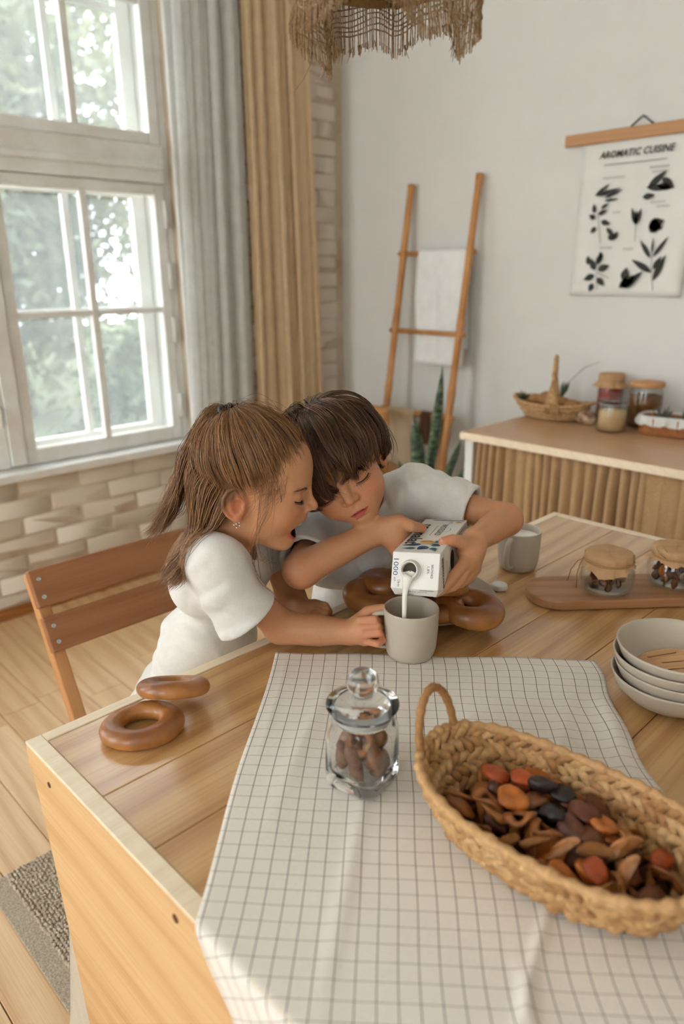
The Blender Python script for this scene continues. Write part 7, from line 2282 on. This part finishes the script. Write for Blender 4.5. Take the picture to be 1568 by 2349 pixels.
    link('shirt', mesh_np('boy_shirt', Vs, Fs, True), shirt_m, root, world=True)
    lf = np.cross((0, 0, 1), fw); TM = np.stack([fw, lf, A3((0, 0, 1))], 1)
    tp = [('u', 0, f_ell(hip, (.11, .13, .075), TM))]
    for q in (-1, 1):
        hp = hip+lf*q*.068+A3((0, 0, -.02)); kn_ = hp+A3((1, 0, 0))*.27; an = kn_+A3((-.02, 0, -.42))
        tp.append(('u', .03, f_chain([hp, kn_, an], [.068, .052, .038])))
    Vt, Ft = mesh_sdf(tp, (-1.32, .92, .02), (-.66, 1.44, .62), .006)
    link('trousers', mesh_np('boy_trousers', Vt, Ft, True), trouser_m, root, world=True)
    # ------ hair: tousled mop radiating from the crown
    rs = np.random.RandomState(21); hm = hair_material('dark_brown_hair', None, None, .36)
    c0 = np.array((-.012, 0, .022)); r0 = np.array((.0895, .0750, .0765))
    wh = np.array((-.52, .06, .85)); wh /= np.linalg.norm(wh)
    base = np.array(srgb(78, 50, 32)[:3]); lite = np.array(srgb(156, 114, 78)[:3]); dark = np.array(srgb(46, 29, 20)[:3])
    D = rs.normal(size=(16000, 3)); D /= np.linalg.norm(D, axis=1, keepdims=True)
    P = c0+D*r0
    z0 = np.interp(P[:, 0], [-.10, -.035, -.015, .0, .020, .045, .062, .075, .09], [-.072, -.070, -.040, -.008, .006, .024, .046, .060, .07])
    D = D[P[:, 2] > z0][:7600]; n = len(D)
    # clumps share their waves
    K = 260; kc = rs.normal(size=(K, 3)); kc /= np.linalg.norm(kc, axis=1, keepdims=True)
    cl = np.argmax(D@kc.T, axis=1)
    cph = rs.rand(K, 4)*6.28; clen = rs.rand(K); coff = rs.rand(K)
    m_ = 15; ss = np.linspace(0, 1, m_)
    e = D-wh*(D@wh)[:, None]; e /= np.linalg.norm(e, axis=1, keepdims=True)+1e-9
    sdir = np.cross(wh, e)
    e = e+sdir*.30*np.sin(cph[cl, 0])[:, None]; e /= np.linalg.norm(e, axis=1, keepdims=True)
    phi0 = np.arccos(np.clip(D@wh, -1, 1))
    L = (.085+.045*clen[cl]+.020*rs.rand(n))
    # limits: fringe ends at the brows, sides at the ears, back at the nape
    az = np.arctan2(e[:, 1], e[:, 0])
    front = np.clip(np.cos(az), 0, 1)
    lim = np.interp(az, [-3.2, -2.2, -1.7, -1.1, -.55, -.1, .35, .8, 1.3, 1.8, 2.3, 3.2], [1.72, 1.85, 2.02, 2.30, 2.48, 2.40, 2.22, 2.16, 2.02, 1.98, 1.85, 1.72])+.10*np.sin(cph[cl, 1])
    phi1 = np.minimum(phi0+L/.085, lim+.10*rs.rand(n))
    phi1 = np.maximum(phi1, phi0+.25)
    phi = phi0[:, None]+(phi1-phi0)[:, None]*ss[None, :]
    dirs = wh[None, None]*np.cos(phi)[..., None]+e[:, None, :]*np.sin(phi)[..., None]
    off = (.003+(.014+.018*coff[cl])[:, None]*np.sin(np.clip(ss*1.25, 0, 1)*PI/2)[None, :]*(1-.25*ss**3)[None, :])
    S = c0+dirs*r0+dirs*off[..., None]
    wave = (.013*np.sin(ss[None, :]*5.5+cph[cl, 2:3])+.0042*np.sin(ss[None, :]*11+cph[cl, 3:4]))*ss[None, :]
    S += np.cross(dirs, e[:, None, :])*wave[..., None]
    # gather each clump towards its own centre line
    for k in range(K):
        i = np.where(cl == k)[0]
        if len(i) < 3: continue
        mean = S[i].mean(0); g = (.62*ss**1.2)[None, :, None]
        S[i] = S[i]*(1-g)+mean[None]*g
    S += rs.normal(0, .0012, (n, 1, 3))*ss[None, :, None]
    k = rs.rand(n, 1)**1.6*(.35+.65*np.clip(D[:, 2:3]*1.2, 0, 1)); dd = rs.rand(n, 1)  # window sheen painted into the strands: more pale ones towards the crown
    cols = np.where(dd < .4, base*(1-k)+dark*k, base*(1-k)+lite*k)*(.7+.6*rs.rand(K, 1))[cl]
    # a few loose ends
    nf = 200; j = rs.choice(n, nf); Sf = S[j]+rs.normal(0, .006, (nf, 1, 3))*ss[None, :, None]+dirs[j]*(.010*rs.rand(nf, 1)*ss[None, :]**1.5)[..., None]
    S = np.concatenate([S, Sf]); cols = np.concatenate([cols, cols[j]*1.1])
    rad = np.full(m_, .00050); rad[-5:] = np.linspace(.00048, .00012, 5)
    hair_object('hair', t+(S*s)@M.T, rad, np.clip(cols, 0, 1), hm, root)
BOY_M = [[0.7487, 0.6084, -0.2633], [-0.644, 0.5736, -0.5062], [-0.1569, 0.5485, 0.8212]]; BOY_T = (-0.8778, 0.8460, 1.0260)
boy()
